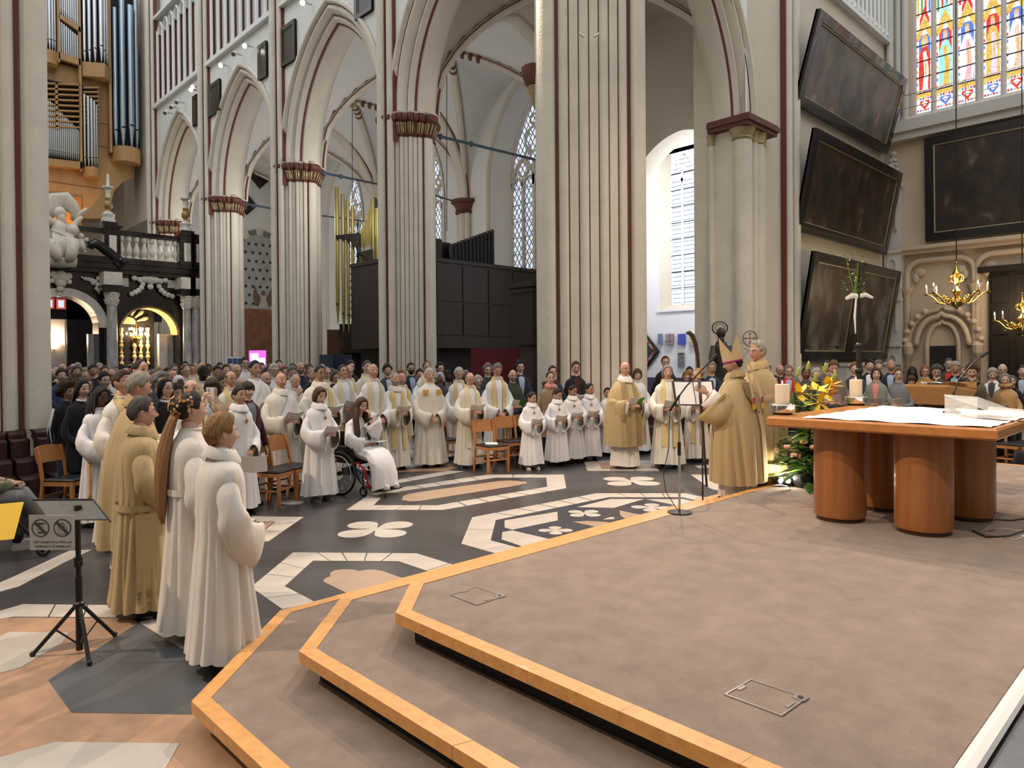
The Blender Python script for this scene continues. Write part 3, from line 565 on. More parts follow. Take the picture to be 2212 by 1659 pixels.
for k, (xa, xb) in enumerate(edges):
    ua_, ub_ = ue(xa), ue(xb); W_ = ua_ - ub_; cx = (ua_ + ub_) / 2; L = thing('lancet_light', None, None); L.parent = t
    if k >= 0:
        gap0 = ue(edges[k + 1][0]) if k + 1 < len(edges) else ub_ - .2
        b = MB(); b.box((-.18, gap0, -.45), (.12, ub_, 8)); b.tube([(-.2, (gap0 + ub_) / 2, -.45), (-.2, (gap0 + ub_) / 2, 8)], .07, 8); b.build('mullion', SGF, t)
    def pc(pts, m, d=0.0, nm='glass_piece'):
        b = MB(); b.extr([(d, cx - x * W_, z) for x, z in pts], (.008, 0, 0)); b.build(nm, SG[m], L)
    def q(x0, x1, z0, z1, m, d=0.0): pc([(x0, z0), (x1, z0), (x1, z1), (x0, z1)], m, d)
    rnd = random.Random(k)
    q(-.5, .5, .0, .55, 'white'); q(-.5, .5, .55, .72, 'gold')
    pc([(-.32, .30), (0, .06), (.32, .30), (.30, .42), (-.30, .42)], ('red', 'blue')[k % 2], -.01); pc([(-.2, .32), (0, .2), (.2, .32), (0, .40)], 'white', -.02)
    for a in range(6): q(-.48 + .16 * a, -.36 + .16 * a, .01, .09, ('red', 'blue', 'gold')[a % 3], -.01); q(-.48 + .16 * a, -.36 + .16 * a, .45, .54, ('gold', 'blue', 'red')[a % 3], -.01)
    q(-.5, -.36, .72, 3.0, 'white'); q(.36, .5, .72, 3.0, 'white'); q(-.36, .36, .72, 3.0, backs[k])
    for a in range(9): q(-.49, -.42, .78 + .25 * a, .9 + .25 * a, ('gold', 'blue', 'red')[a % 3], -.01); q(.42, .49, .78 + .25 * a, .9 + .25 * a, ('red', 'gold', 'blue')[a % 3], -.01)
    pc([(-.34, .76), (.32, .76), (.36, 1.5), (.34, 2.2), (.18, 2.52), (-.18, 2.52), (-.33, 2.2), (-.38, 1.4)], robes[k], -.01)
    pc([(-.14, .80), (.2, .80), (.26, 1.6), (.1, 2.35), (-.1, 2.3), (-.02, 1.5)], unders[k], -.02); pc([(-.3, .76), (-.05, .76), (-.1, .86), (-.28, .86)], 'flesh', -.02); pc([(.05, .76), (.28, .76), (.24, .86), (.08, .86)], 'flesh', -.02)
    pc([(.08, 1.85), (.26, 1.98), (.2, 2.1), (.04, 2.0)], 'flesh', -.03); pc([(.05, 1.4), (.14, 1.4), (.1, 2.0), (.02, 2.0)], 'amber', -.025)
    pc([(-.11 + 0, 2.5)] + [(.12 * math.cos(a), 2.68 + .2 * math.sin(a)) for a in np.linspace(-.9, 4.0, 9)], 'flesh', -.02); pc([(.23 * math.cos(a), 2.7 + .3 * math.sin(a)) for a in np.linspace(0, 2 * math.pi, 13)[:-1]], ('gold', 'blue', 'blue', 'red', 'blue', 'gold', 'red')[k], -.005)
    pc([(-.13, 2.78), (-.1, 2.9), (0, 2.93), (.1, 2.9), (.13, 2.78), (0, 2.84)], 'amber', -.03)
    q(-.5, .5, 3.0, 7.6, 'white')
    pc([(-.5, 2.85), (-.3, 2.85), (0, 3.3), (.3, 2.85), (.5, 2.85), (.5, 3.05), (0, 3.75), (-.5, 3.05)], 'gold', -.01); pc([(-.3, 3.35), (0, 3.8), (.3, 3.35), (.3, 3.6), (0, 4.1), (-.3, 3.6)], ('red', 'teal', 'red', 'violet', 'blue', 'red', 'gold')[k], -.015)
    for a in range(4): q(-.46 + .24 * a, -.34 + .24 * a, 3.7 + .1 * (a % 2), 4.6, ('gold', 'green', 'red', 'blue')[(a + k) % 4], -.012); q(-.42 + .24 * a, -.3 + .24 * a, 4.7, 5.6 + .2 * (a % 2), ('amber', 'blue', 'gold', 'green')[(a + k) % 4], -.012)
    for a in range(5): q(-.47 + .2 * a, -.36 + .2 * a, 5.9, 7.3, ('blue', 'gold', 'red', 'gold', 'green')[(a + k) % 5], -.012)
    for z in np.arange(.72, 8, .62):
        b = MB(); b.box((-.05, ub_, z - .02), (-.025, ua_, z + .02)); b.build('saddle_bar', BLACK, t)
b = MB(); b.box((-.18, ue(1976), -.45), (.12, ue(1976) + .35, 8)); b.build('mullion', SGF, t)
t = thing('ledge_railing', 'thin metal safety railing along the ledge under the stained glass', 'railing', (VE - .5, 0, ze(1915, 277)))
for z in (.95, .45):
    b = MB(); b.tube([(0, -1, z), (0, 9.8, z)], .015, 6); b.build('rail', STEEL, t)
for u in np.arange(.5, 10, 1.1):
    b = MB(); b.tube([(0, u, 0), (0, u, .97)], .015, 6); b.build('baluster', STEEL, t)
# ---- paintings
def frame_painting(name, label, origin, ax, ay, w_, h_, m, fw=.28, fm=None, proud=.12, splits=1):
    """framed canvas: origin = lower corner, ax across, ay up; normal = ax x ay"""
    t = thing(name, label, 'painting', origin); ax, ay = Vector(ax).normalized(), Vector(ay).normalized(); nn = ax.cross(ay)
    def bx(x0, x1, y0, y1, d0, d1, nm, mm):
        b = MB(); b.loft([[ax * x + ay * y + nn * d for x, y in ((x0, y0), (x1, y0), (x1, y1), (x0, y1))] for d in (d0, d1)]); return b.build(nm, mm, t)
    fm = fm or mat('black_picture_frame', (.012, .013, .015), .3, coat=.3)
    bx(0, w_, 0, h_, 0, proud * .4, 'backing', fm)
    for k in range(splits):
        x0, x1 = w_ * k / splits, w_ * (k + 1) / splits
        bx(x0 + fw, x1 - fw, fw, h_ - fw, proud * .4, proud * .55, 'canvas', m)
        for a in ((x0, x1, 0, fw), (x0, x1, h_ - fw, h_), (x0, x0 + fw, fw, h_ - fw), (x1 - fw, x1, fw, h_ - fw)):
            bx(*a, 0, proud, 'frame_side', fm)
        g = fw * .12
        for a in ((x0 + fw, x1 - fw, fw, fw + g), (x0 + fw, x1 - fw, h_ - fw - g, h_ - fw), (x0 + fw, x0 + fw + g, fw, h_ - fw), (x1 - fw - g, x1 - fw, fw, h_ - fw)):
            bx(*a, proud * .55, proud * .8, 'gilt_slip', mat('gilt_slip', (.55, .45, .28), .4, .6))
    return t
def canvasmat(name, ramp, scale, rough=.28, stretch=(1, 1, .8)):
    if name in MATS: return MATS[name]
    m = bpy.data.materials.new(name); m.use_nodes = True; N = m.node_tree.nodes; L = m.node_tree.links; p = N['Principled BSDF']; p.inputs['Roughness'].default_value = rough
    tc = N.new('ShaderNodeTexCoord'); mp = N.new('ShaderNodeMapping'); mp.inputs['Scale'].default_value = stretch; L.new(tc.outputs['Object'], mp.inputs[0])
    n = N.new('ShaderNodeTexNoise'); n.inputs['Scale'].default_value = scale; n.inputs['Detail'].default_value = 5; n.inputs['Distortion'].default_value = .6; L.new(mp.outputs[0], n.inputs['Vector'])
    r = N.new('ShaderNodeValToRGB'); e = r.color_ramp.elements
    while len(e) < len(ramp): e.new(.5)
    for q, (pos, c) in zip(e, ramp): q.position = pos; q.color = (*c, 1)
    L.new(n.outputs['Fac'], r.inputs[0]); L.new(r.outputs[0], p.inputs['Base Color']); MATS[name] = m; return m
DARKC = canvasmat('dark_brown_canvas', [(.3, (.012, .010, .008)), (.5, (.03, .022, .017)), (.62, (.05, .028, .02)), (.72, (.13, .10, .08))], 1.7, .42)
HAZEC = canvasmat('smoky_glare_canvas', [(.25, (.03, .03, .033)), (.45, (.09, .085, .085)), (.58, (.14, .135, .13)), (.64, (.17, .085, .08)), (.72, (.30, .28, .25))], 1.3, .42)  # lighter greys put the glare on this canvas into its colour
SKYC = canvasmat('dim_skyscape_canvas', [(.2, (.02, .012, .008)), (.45, (.05, .03, .02)), (.58, (.10, .10, .085)), (.72, (.17, .19, .18))], 1.2, .42)
def tpaint(name, label, xl, xr, ytl, ybl, m, tilt, splits=1, base=9.9):
    """hung on the transept wall, leaning forward at the top by tilt metres"""
    bl = onu(xl, ybl, base); br = onu(xr, ybl, base); tl = onu(xl, ytl, base - tilt); h_ = math.hypot(tl.z - bl.z, tilt)
    return frame_painting(name, label, (bl.x, base, bl.z), (1, 0, 0), (0, -tilt, tl.z - bl.z), br.x - bl.x, h_, m, .3, splits=splits, proud=.16)
P3 = tpaint('large_painting', 'pair of dim crowd-scene paintings sharing one black frame, lowest on the transept wall', 1716, 1906, 533, 778, SKYC, .55, 2)
tpaint('large_painting', 'dark brown painting in black frame, middle of the three on the transept wall', 1714, 1906, 255, 498, DARKC, .6)
tpaint('large_painting', 'smoky grey painting with painted-in glare in black frame, topmost of three on the transept wall', 1712, 1908, -22, 224, HAZEC, .75)
# figures painted in the lowest pair
t = P3
for (x, z, w_, h_, c) in ((1.1, .5, .3, 1.5, 'r'), (1.7, .45, .35, 1.3, 'b'), (2.4, .45, .4, 2.2, 'r'), (.6, .4, .3, 1.9, 'd'), (3.0, .4, .3, 1.6, 'd'), (4.6, .45, .35, 1.4, 'r'), (5.2, .45, .3, 1.6, 'd'), (5.9, .7, .7, .7, 'g'), (6.6, .4, .3, 1.5, 'd'), (4.9, .4, .3, 1.9, 'r')):
    mm = {'r': mat('painted_crimson', (.14, .02, .02), .35), 'b': mat('painted_dull_blue', (.02, .045, .08), .35), 'd': mat('painted_umber', (.02, .012, .01), .35), 'g': mat('painted_pale_cloth', (.10, .10, .10), .35)}[c]
    tl = Vector((0, -.55, 3.7)).normalized(); nn = Vector((1, 0, 0)).cross(tl); b = MB(); pts = [(-.5, 0), (.5, 0), (.42, .45), (.3, .8), (.12, .86), (.14, .95), (0, 1), (-.14, .95), (-.12, .86), (-.32, .78), (-.45, .4)]
    b.loft([[Vector((x + a * w_, 0, 0)) + tl * (z + q_ * h_) + nn * d for a, q_ in pts] for d in (.08, .094)]); b.build('painted_figure', mm, t)
pa, pb = onv(1998, 300, VE - .3), onv(2002, 523, VE - .1)
frame_painting('large_painting', 'very dark wide painting hanging under the stained glass window', (VE - .12, pb.y, pb.z), (0, -1, 0), (-.03, 0, 1), 5.4, pa.z - pb.z, DARKC, .3, proud=.16)
# dark small panels in the arcade spandrels
SPM = canvasmat('armorial_panel', [(.3, (.010, .010, .013)), (.55, (.022, .02, .022)), (.7, (.05, .028, .02)), (.85, (.07, .06, .03))], 3)
for quad, lb in (([453, 477, 178, 246], 'dark armorial panel left of the third arch'), ([560, 578, 94, 170], 'dark armorial panel right of the third arch'), ([608, 640, 52, 138], 'dark armorial panel left of the arch over the brass pipes'), ([769, 806, -30, 34], 'dark armorial panel cut by the top edge of the photo'), ([419, 428, 206, 271], 'narrow reddish armorial panel beside the farthest arch')):
    x0, x1, y0, y1 = quad; A, B = onv(x0, y1, VF - .04), onv(x1, y1, VF - .04); T = onv((x0 + x1) / 2, y0, VF - .04)
    frame_painting('armorial_panel', lb, (VF - .02, A.y, (A.z + B.z) / 2), (0, -1, 0), (0, 0, 1), A.y - B.y, T.z - (A.z + B.z) / 2, SPM, .13, proud=.09)
for px, py, lb in ((560, 372, 'diamond-shaped dark hatchment in the far aisle'), (1060 - 528, 470 - 28, 'small dark diamond hatchment half hidden by a capital')):
    c = onu(px, py, 38.95); r = .95 if px == 560 else .6; t = thing('hatchment', lb, 'painting', c)
    b = MB(); b.extr([(r, -.02, 0), (0, -.02, r), (-r, -.02, 0), (0, -.02, -r)], (0, -.08, 0)); b.build('frame', mat('black_picture_frame', (.012, .013, .015), .3), t)
    r *= .82; b = MB(); b.extr([(r, -.10, 0), (0, -.10, r), (-r, -.10, 0), (0, -.10, -r)], (0, -.01, 0)); b.build('canvas', SPM, t)
# ---- blind arcade of the end wall
def blind_arch(x0, x1, ytop, label, inner=None):
    u0, u1 = ue(x1), ue(x0); c, s = (u0 + u1) / 2, (u1 - u0) / 2; zt = ze((x0 + x1) / 2, ytop)
    t = thing('blind_arch', label, 'arch', (VE, c, 0)); b = MB(); r = .5
    path = [(-.12, s, 0), (-.12, s, zt - r)] + [(-.12, s - r + r * math.cos(a), zt - r + r * math.sin(a)) for a in np.linspace(.3, 1.57, 5)] + [(-.12, -s + r - r * math.cos(a), zt - r + r * math.sin(a)) for a in np.linspace(1.57, .3, 5)] + [(-.12, -s, zt - r), (-.12, -s, 0)]
    b.tube(path, .11, 8); b.build('arch_roll', TCREAM, t, True)
    for sg in (-1, 1):
        b = MB(); b.lathe([(.12, 0), (.12, .1), (.16, .18), (.22, .3), (.22, .36)], (-.12, sg * s, zt - r - .9), 10); b.build('capital', TCREAM, t, 'auto')
        b = MB(); b.ball((-.1, sg * (s - .45), zt - .45), (.08, .2, .16), 8, 5); b.ball((-.1, sg * (s - .3), zt - .65), (.08, .12, .2), 8, 5); b.build('carved_leaf', TCREAM, t)
    return t
blind_arch(1962, 2106, 560, 'shallow blind arch framing the ogee doorway'); blind_arch(2112, 2330, 540, 'shallow blind arch framing the tall dark church door')
b = MB(); b.box((VE - .1, ue(1956), 0), (VE, ue(1915), zc)); struct(b.build('trim_7', TCREAM))
t = thing('ogee_doorway', 'small ogee-arched niche with crockets around a dark door', 'doorway', (VE - .02, (ue(2010) + ue(2066)) / 2, 0)); hw = (ue(2010) - ue(2066)) / 2; zd = ze(2038, 747); zt = ze(2038, 680)
for k, (n, d, r) in enumerate(((.0, -.1, .09), (.35, -.2, .10), (.62, -.12, .08))):
    s = hw + .1 + n; b = MB(); rise = (zt - zd) * (.72 + .22 * k); top = [(-.0 + d, s * math.cos(a) ** .75 if math.cos(a) > 0 else 0, zd + rise * math.sin(a) ** 1.1) for a in np.linspace(0, 1.5, 9)]
    path = ([(d, s, 0)] if k < 1 else []) + top + [(d, 0, zd + rise * 1.1)] + [(p[0], -p[1], p[2]) for p in reversed(top)] + ([(d, -s, 0)] if k < 1 else [])
    b.tube(path, r, 8); b.build('arch_roll', TCREAM, t, True)
for sg in (-1, 1):
    for k in range(5):
        a = .15 + .24 * k; b = MB(); b.ball((-.2, sg * (hw + .85) * math.cos(a), zd + (zt - zd) * 1.25 * math.sin(a)), .12, 8, 6); b.build('crocket', TCREAM, t)
    b = MB(); b.lathe([(.05, -.5), (.16, -.3), (.2, 0), (.12, .15)], (-.16, sg * (hw + .72), zd), 10); b.build('corbel_head', TCREAM, t)
b = MB(); b.box((-.06, -hw, 0), (.02, hw, zd)); b.build('door_leaf', BLACKW, t)
DOORW = mat('dark_carved_oak', (.018, .012, .009), .5, var=.4, vscale=4)
t = tag(thing('door_1', 'tall dark carved church door at the right edge', 'door', (VE, 0, 0)), kind='structure'); u0, u1 = ue(2300), ue(2137); zt = ze(2160, 588)
b = MB(); b.box((-.12, u0, 0), (.0, u1, zt)); b.build('door_leaf', DOORW, t); b = MB(); b.box((-.3, u0, zt), (0, u1 + .3, zt + .22)); b.build('lintel', DOORW, t)
for k in range(3):
    for j in range(4):
        w_ = (u1 - u0) / 3; b = MB(); b.box((-.18, u0 + w_ * k + .12, .4 + 1.15 * j), (-.1, u0 + w_ * (k + 1) - .12, 1.35 + 1.15 * j)); b.build('door_panel', DOORW, t)
t = thing('pinnacle_pilaster', 'corner pilaster with blind lancets and crocketed pinnacle by the painting', 'pilaster', (VE, (ue(1917) + ue(1953)) / 2, 0)); hw = (ue(1917) - ue(1953)) / 2
b = MB(); b.box((-.4, -hw, 0), (0, hw, zc)); b.box((-.35, -hw * .85, zc), (0, hw * .85, zc + 2.4)); b.build('pilaster_body', TGREY, t)
for z0 in (.6, 2.6, 4.4, zc + .4):
    b = MB(); sweep_arch(b, hw * .45, hw * .6, [(.05, -.46), (-.02, -.46), (-.02, -.38), (.05, -.38)], lambda x, z, d: (d, x, z), z0 + 1.2, 6, .9, close=True); b.build('blind_lancet', TGREY, t)
for z0 in (2.3, 4.1, 6.0):
    b = MB(); b.box((-.47, -hw * 1.08, z0), (0, hw * 1.08, z0 + .12)); b.build('band', TGREY, t)
zp = zc + 2.4; b = MB(); b.loft([[(-.38, -.3, zp), (.0, -.3, zp), (.0, .3, zp), (-.38, .3, zp)], [(-.2, -.02, zp + 1.3), (-.16, -.02, zp + 1.3), (-.16, .02, zp + 1.3), (-.2, .02, zp + 1.3)]]); b.build('spire', TGREY, t)
for k in range(6):
    for sg in (-1, 1):
        q = 1 - k / 6.5; b = MB(); b.ball((-.22 - .1 * q, sg * .33 * q, zp + .05 + .21 * k), .075, 6, 5); b.build('crocket', TGREY, t)
b = MB(); b.ball((-.18, 0, zp + 1.38), .1, 8, 6); b.build('finial', TGREY, t)
t = thing('stone_plinth', 'low grey stone bench block against the transept wall', 'bench', (27.2, 9.7, 0)); b = MB(); b.box((-2.4, -.35, 0), (2.9, .1, 1.72)); b.box((-2.45, -.42, 1.6), (2.95, .1, 1.72)); b.build('block', TGREY, t)
# ================================================================== PLATFORM
CARPET = mat('taupe_carpet', (.285, .215, .175), .95, var=.22, vscale=5.5, bump=.6, bscale=260, sheen=.2, spec=.1)
RISER = mat('black_riser', (.010, .010, .011), .6)
PF = thing('altar_platform', 'carpeted three-step altar platform with oak edging', 'platform')
PZ = .51; LV = [(1.29, 4.64, .92, .17, 11.9), (1.78, 4.12, .60, .34, 11.4), (2.21, 3.62, .38, PZ, 10.88)]
for k, (v0, u1, ch, z, v1) in enumerate(LV):
    u0 = .68 if k == 2 else -3.0
    def outline(e): 
        q = e * .414
        return [(v0 + e, u0), (v0 + e, u1 - ch - q), (v0 + ch + q, u1 - e), (v1 - e, u1 - e), (v1 - e, u0)]
    o_, i_ = outline(0), outline(.085)
    b = MB(); b.prism(i_, z - .055, z); lev = b.build('step_carpet', CARPET, PF)
    b = MB(); b.prism(outline(.10), z - .17, z - .055); b.build('riser', RISER, PF)
    for a in range(4):
        n = 5 if a in (0, 2) else 1
        for j in range(n):
            P0, P1, Q0, Q1 = [Vector((*p, 0)) for p in (o_[a], o_[a + 1], i_[a], i_[a + 1])]; t0, t1 = j / n, (j + 1) / n - (.0006 if j < n - 1 else 0)
            q = [P0.lerp(P1, t0), P0.lerp(P1, t1), Q0.lerp(Q1, t1), Q0.lerp(Q1, t0)]
            b = MB(); b.prism([(p.x, p.y) for p in q], z - .056, z + .004); b.build('oak_edging', OAKH, PF)
WTR = mat('white_cable_trunking', (.72, .69, .67), .4); b = MB(); b.tube([(1.0, 0.64, PZ + .005), (4.0, 0.64, PZ + .005)], [(.035, .02)] * 2, 8); b.tube([(4.01, 0.64, PZ + .005), (11.5, 0.64, PZ + .005)], [(.035, .02)] * 2, 8); b.build('edge_strip', WTR, PF)
b = MB(); b.box((2.2, -3.0, .345), (10.88, .60, PZ - .01)); tag(b.build('choir_floor', mat('worn_blue_grey_boards', (.15, .165, .18), .55, var=.3, vscale=3)), 'worn blue-grey raised floor beside the carpeted platform', 'floor', kind='structure')
def hatch(c4, label):
    P = [gz(x, y, PZ) for x, y in c4]; c = sum(P, Vector()) / 4; c.z = PZ; t = thing('floor_socket_lid', label, 'floor socket', c); P = [p - c for p in P]
    for a in range(4):
        A, B = P[a], P[(a + 1) % 4]; A2, B2 = A * .93, B * .93; b = MB(); b.prism([(p.x, p.y) for p in (A, B, B2, A2)], .001, .006); b.build('frame_side', STEEL, t)
    b = MB(); b.prism([(p.x * .92, p.y * .92) for p in P], .001, .003); b.build('lid', CARPET, t)
    for a, (f0, f1) in ((0, (.35, .65)), (2, (.35, .65))):
        A, B = P[a] * .9, P[(a + 1) % 4] * .9; q = [A.lerp(B, f0), A.lerp(B, f1), A.lerp(B, f1) * .86, A.lerp(B, f0) * .86]; b = MB(); b.prism([(p.x, p.y) for p in q], .003, .007); b.build('hinge_plate', STEEL, t)
    q = P[2] * .84; b = MB(); b.box((q.x - .025, q.y - .025, .003), (q.x + .025, q.y + .025, .007)); b.build('latch_plate', STEEL, t); b = MB(); b.lathe([(.012, .007), (.012, .009)], (q.x, q.y, 0), 10); b.build('finger_hole', BLACK, t)
hatch([(971, 1286), (1029, 1269), (1089, 1289), (1029, 1308)], 'small steel-framed floor socket lid near the step corner')
hatch([(1564, 1502), (1621, 1469), (1744, 1510), (1689, 1549)], 'larger steel-framed floor socket lid in the foreground carpet')
hatch([(2110, 1153), (2160, 1142), (2240, 1150), (2195, 1168)], 'steel floor socket lid right of the altar legs')
# ================================================================== ALTAR AND WHAT STANDS ON IT
AL = thing('altar_table', 'oak altar table on four thick drum legs', 'altar', (6.6, 2.02, PZ))
def rbox(b, x0, x1, y0, y1, z0, z1, r=.015, m=0):
    q = [(x0, y0), (x1, y0), (x1, y1), (x0, y1)]; i = lambda e, z: [(x0 + e, y0 + e, z), (x1 - e, y0 + e, z), (x1 - e, y1 - e, z), (x0 + e, y1 - e, z)]
    b.loft([i(r, z0), i(0, z0 + r), i(0, z1 - r), i(r, z1)], (True, True), True, m); return b
ALTOP = mat('altar_oak', (.50, .20, .055), .35, var=.2, vscale=2.5, stretch=(1, 6, 6), coat=.25)
ALLEG = mat('altar_drum_oak', (.36, .135, .04), .4, var=.3, vscale=2, stretch=(6, 6, .4), coat=.2)
b = MB(); rbox(b, -.80, 1.2, -.84, .84, .80, .885); b.build('table_top', ALTOP, AL)
for lx, ly in ((-.37, .39), (-.38, -.26), (.33, .29), (.43, -.37)):
    b = MB(); rg = [(.208 * math.cos(a), .208 * math.sin(a)) for a in np.linspace(0, 2 * math.pi, 25)[:-1]]
    for j in range(24):   # veneer staves
        pass
    b.loft([[(lx + x * k, ly + y * k, z) for x, y in rg] for z, k in ((.035, .97), (.06, 1.0), (.78, 1.0), (.80, .97))]); b.build('drum_leg', ALLEG, AL, 'auto')
    b = MB(); b.loft([[(lx + x * .9, ly + y * .9, z) for x, y in rg] for z in (0, .036)]); b.build('plinth', mat('dark_plinth', (.05, .02, .01), .5), AL)
CLOTH = mat('white_marbled_altar_linen', (.80, .76, .73), .7, var=.10, vscale=2.5)
b = MB(); n = 24; G = []
for i in range(n + 1):
    for j in range(n + 1):
        x = -.75 + 1.88 * i / n; y = -.79 + 1.34 * j / n; e = min(i, n - i, j, n - j) / n
        G.append((x + .004 * math.sin(j * 2.1), y, 0.8875 + (.004 + .004 * math.sin(i * 1.7 + j) if e == 0 else .002 * abs(math.sin(i * .7) * math.sin(j * .9)))))
b.add(G, [(i * (n + 1) + j, (i + 1) * (n + 1) + j, (i + 1) * (n + 1) + j + 1, i * (n + 1) + j + 1) for i in range(n) for j in range(n)])
o = b.build('altar_cloth', CLOTH, None, True); o.location = (6.6, 2.02, PZ); tag(o, 'white marbled cloth spread over the oak altar', 'altar cloth')
WAX = bpy.data.materials.new('candle_wax'); WAX.use_nodes = True; q_ = WAX.node_tree.nodes['Principled BSDF']; q_.inputs['Base Color'].default_value = (.86, .74, .58, 1); q_.inputs['Subsurface Weight'].default_value = .5; q_.inputs['Subsurface Radius'].default_value = (.1, .05, .02); q_.inputs['Roughness'].default_value = .5
FLAME = emit('candle_flame', (1, .75, .35), 14)
def altar_candle(px, py, label, lab2, z0=1.395):
    p = gz(px, py, z0); t = thing('candle_holder', lab2, 'candle holder', p)
    b = MB(); b.lathe([(.0, .0), (.085, 0), (.085, .014), (.04, .02)], seg=20); b.build('foot', mat('dark_bronze', (.05, .02, .01), .4, .6), t, 'auto')
    b = MB(); b.lathe([(.05, .018), (.108, .02), (.110, .03), (.110, .085), (.104, .09), (.098, .085), (.098, .03), (.0, .028)], seg=28); b.build('bowl', CHROME, t, 'auto')
    c = thing('altar_candle', label, 'candle', p + Vector((0, 0, .03))); b = MB(); b.lathe([(.0, 0), (.062, 0), (.062, .235), (.058, .24), (.05, .232), (0, .228)], seg=24); b.build('wax', WAX, c, 'auto')
    b = MB(); b.tube([(0, 0, .228), (0, 0, .245)], .003, 5); b.build('wick', BLACK, c)
    b = MB(); b.lathe([(.0, .24), (.006, .248), (.004, .262), (0, .275)], seg=8); b.build('flame', FLAME, c, True)
altar_candle(1690, 895, 'lit thick white candle at the near-left altar corner', 'round chrome candle holder at the near-left altar corner')
altar_candle(1849, 875, 'lit thick white candle at the far-left altar corner', 'round chrome candle holder at the far-left altar corner')
ACR = bpy.data.materials.new('clear_acrylic'); ACR.use_nodes = True; N_ = ACR.node_tree.nodes; q_ = N_['Principled BSDF']; q_.inputs['Base Color'].default_value = (.95, .97, .97, 1); q_.inputs['Roughness'].default_value = .05; q_.inputs['Alpha'].default_value = .28
t = thing('acrylic_book_stand', 'clear acrylic book stand on the altar cloth', 'book stand', gz(2115, 900, 1.40) + Vector((0, 0, 0)), -2.3)
for pts in ([(-.2, -.16, 0), (.2, -.16, 0), (.2, .16, 0), (-.2, .16, 0)],): b = MB(); b.extr(pts, (0, 0, .006)); b.build('base_sheet', ACR, t)
b = MB(); b.extr([(-.2, -.16, .006), (.2, -.16, .006), (.2, -.16, .17), (-.2, -.16, .17)], (0, .006, 0)); b.build('back_sheet', ACR, t)
b = MB(); b.extr([(-.21, -.16, .17), (.21, -.16, .17), (.21, .22, .03), (-.21, .22, .03)], (0, .002, .007)); b.build('sloping_sheet', ACR, t)
b = MB(); b.extr([(-.21, .22, .03), (.21, .22, .03), (.21, .235, .07), (-.21, .235, .07)], (0, .005, 0)); b.build('lip', ACR, t)
def gooseneck(p, label, a, h=.42, reach=.28):
    t = thing('table_microphone', label, 'microphone', p, a); b = MB(); b.lathe([(.0, 0), (.07, 0), (.072, .012), (.03, .03), (.018, .05)], seg=16); b.build('base', mat('grey_plastic', (.05, .055, .06), .35), t, 'auto')
    b = MB(); b.tube([(0, 0, .03), (.02, 0, .18)], [.016, .012], 8); b.build('stem', BLACK, t)
    b = MB(); b.tube([(.02, 0, .17), (.08, 0, h * .6), (reach * .7, 0, h * .88), (reach, 0, h)], .005, 6); b.build('gooseneck', BLACK, t); b = MB(); b.tube([(reach - .01, 0, h - .008), (reach + .06, 0, h + .035)], [.013, .016], 8); b.build('capsule', BLACK, t)
gooseneck(gz(2056, 892, 1.40), 'black gooseneck microphone standing on the altar cloth', -.55, .5, .32)
b = MB(); cab = [gz(x, y, 1.402) for x, y in ((2062, 893), (2110, 903), (2170, 908), (2240, 912))]; b.tube(cab, .004, 5); tag(b.build('microphone_cable', BLACK), 'thin black cable trailing over the altar cloth', 'cable')
b = MB(); b.tube([gz(x, y, PZ + .008) for x, y in ((2100, 1146), (2130, 1160), (2180, 1158), (2230, 1140))], .007, 5); b.tube([gz(x, y, PZ + .008) for x, y in ((2150, 1122), (2185, 1124), (2230, 1118))], .007, 5); tag(b.build('floor_cable', BLACK), 'black cables on the carpet behind the altar legs', 'cable')
# ambo (reading desk)
pa_ = atd(2035, 882, 8.1); pa_.z = PZ
AM = thing('ambo', 'pale oak reading desk with sloping top behind the altar', 'lectern', pa_, math.radians(-12)); AMB = mat('ambo_oak', (.50, .28, .11), .4, var=.15, vscale=3, stretch=(6, 6, .6), coat=.2)
b = MB(); b.prism([(-.28, -.25), (.18, -.3), (.3, -.15), (.3, .25), (-.28, .25)], 0, .88); b.build('pedestal', AMB, AM)
b = MB(); b.prism([(-.2, -.2), (.2, -.2), (.2, .2), (-.2, .2)], .88, .94); b.build('neck', mat('dark_plinth', (.05, .02, .01), .5), AM)
b = MB(); b.loft([[(-.3, -.28, .94), (.32, -.28, .94), (.32, .28, .94), (-.3, .28, .94)], [(-.5, -.34, 1.17), (.42, -.34, 1.1), (.42, .34, 1.1), (-.5, .34, 1.17)], [(-.5, -.34, 1.2), (.42, -.34, 1.13), (.42, .34, 1.13), (-.5, .34, 1.2)]]); b.build('desk_top', AMB, AM)
b = MB(); b.extr([(.0, -.1, 1.17), (.44, -.34, 1.14), (.44, -.34, 1.22), (.0, -.1, 1.22)], (0, .03, 0)); b.build('side_flap', AMB, AM)
AM.scale = (.68, .68, .90)
t = thing('open_book', 'open white-paged book lying on the reading desk', 'book', pa_ + Vector((0, 0, 1.065)), math.radians(-12)); t.scale = (.68, .68, .8)
for sg in (-1, 1):
    b = MB(); b.loft([[(-.05 - .02, 0, .03), (-.05 + .3, 0, .005)], [(-.05 - .05, sg * .15, .055), (-.05 + .32, sg * .15, .03)], [(-.05 - .05, sg * .3, .045), (-.05 + .32, sg * .3, .015)]], (False, False), False); b.build('page_block', PAPER, t)
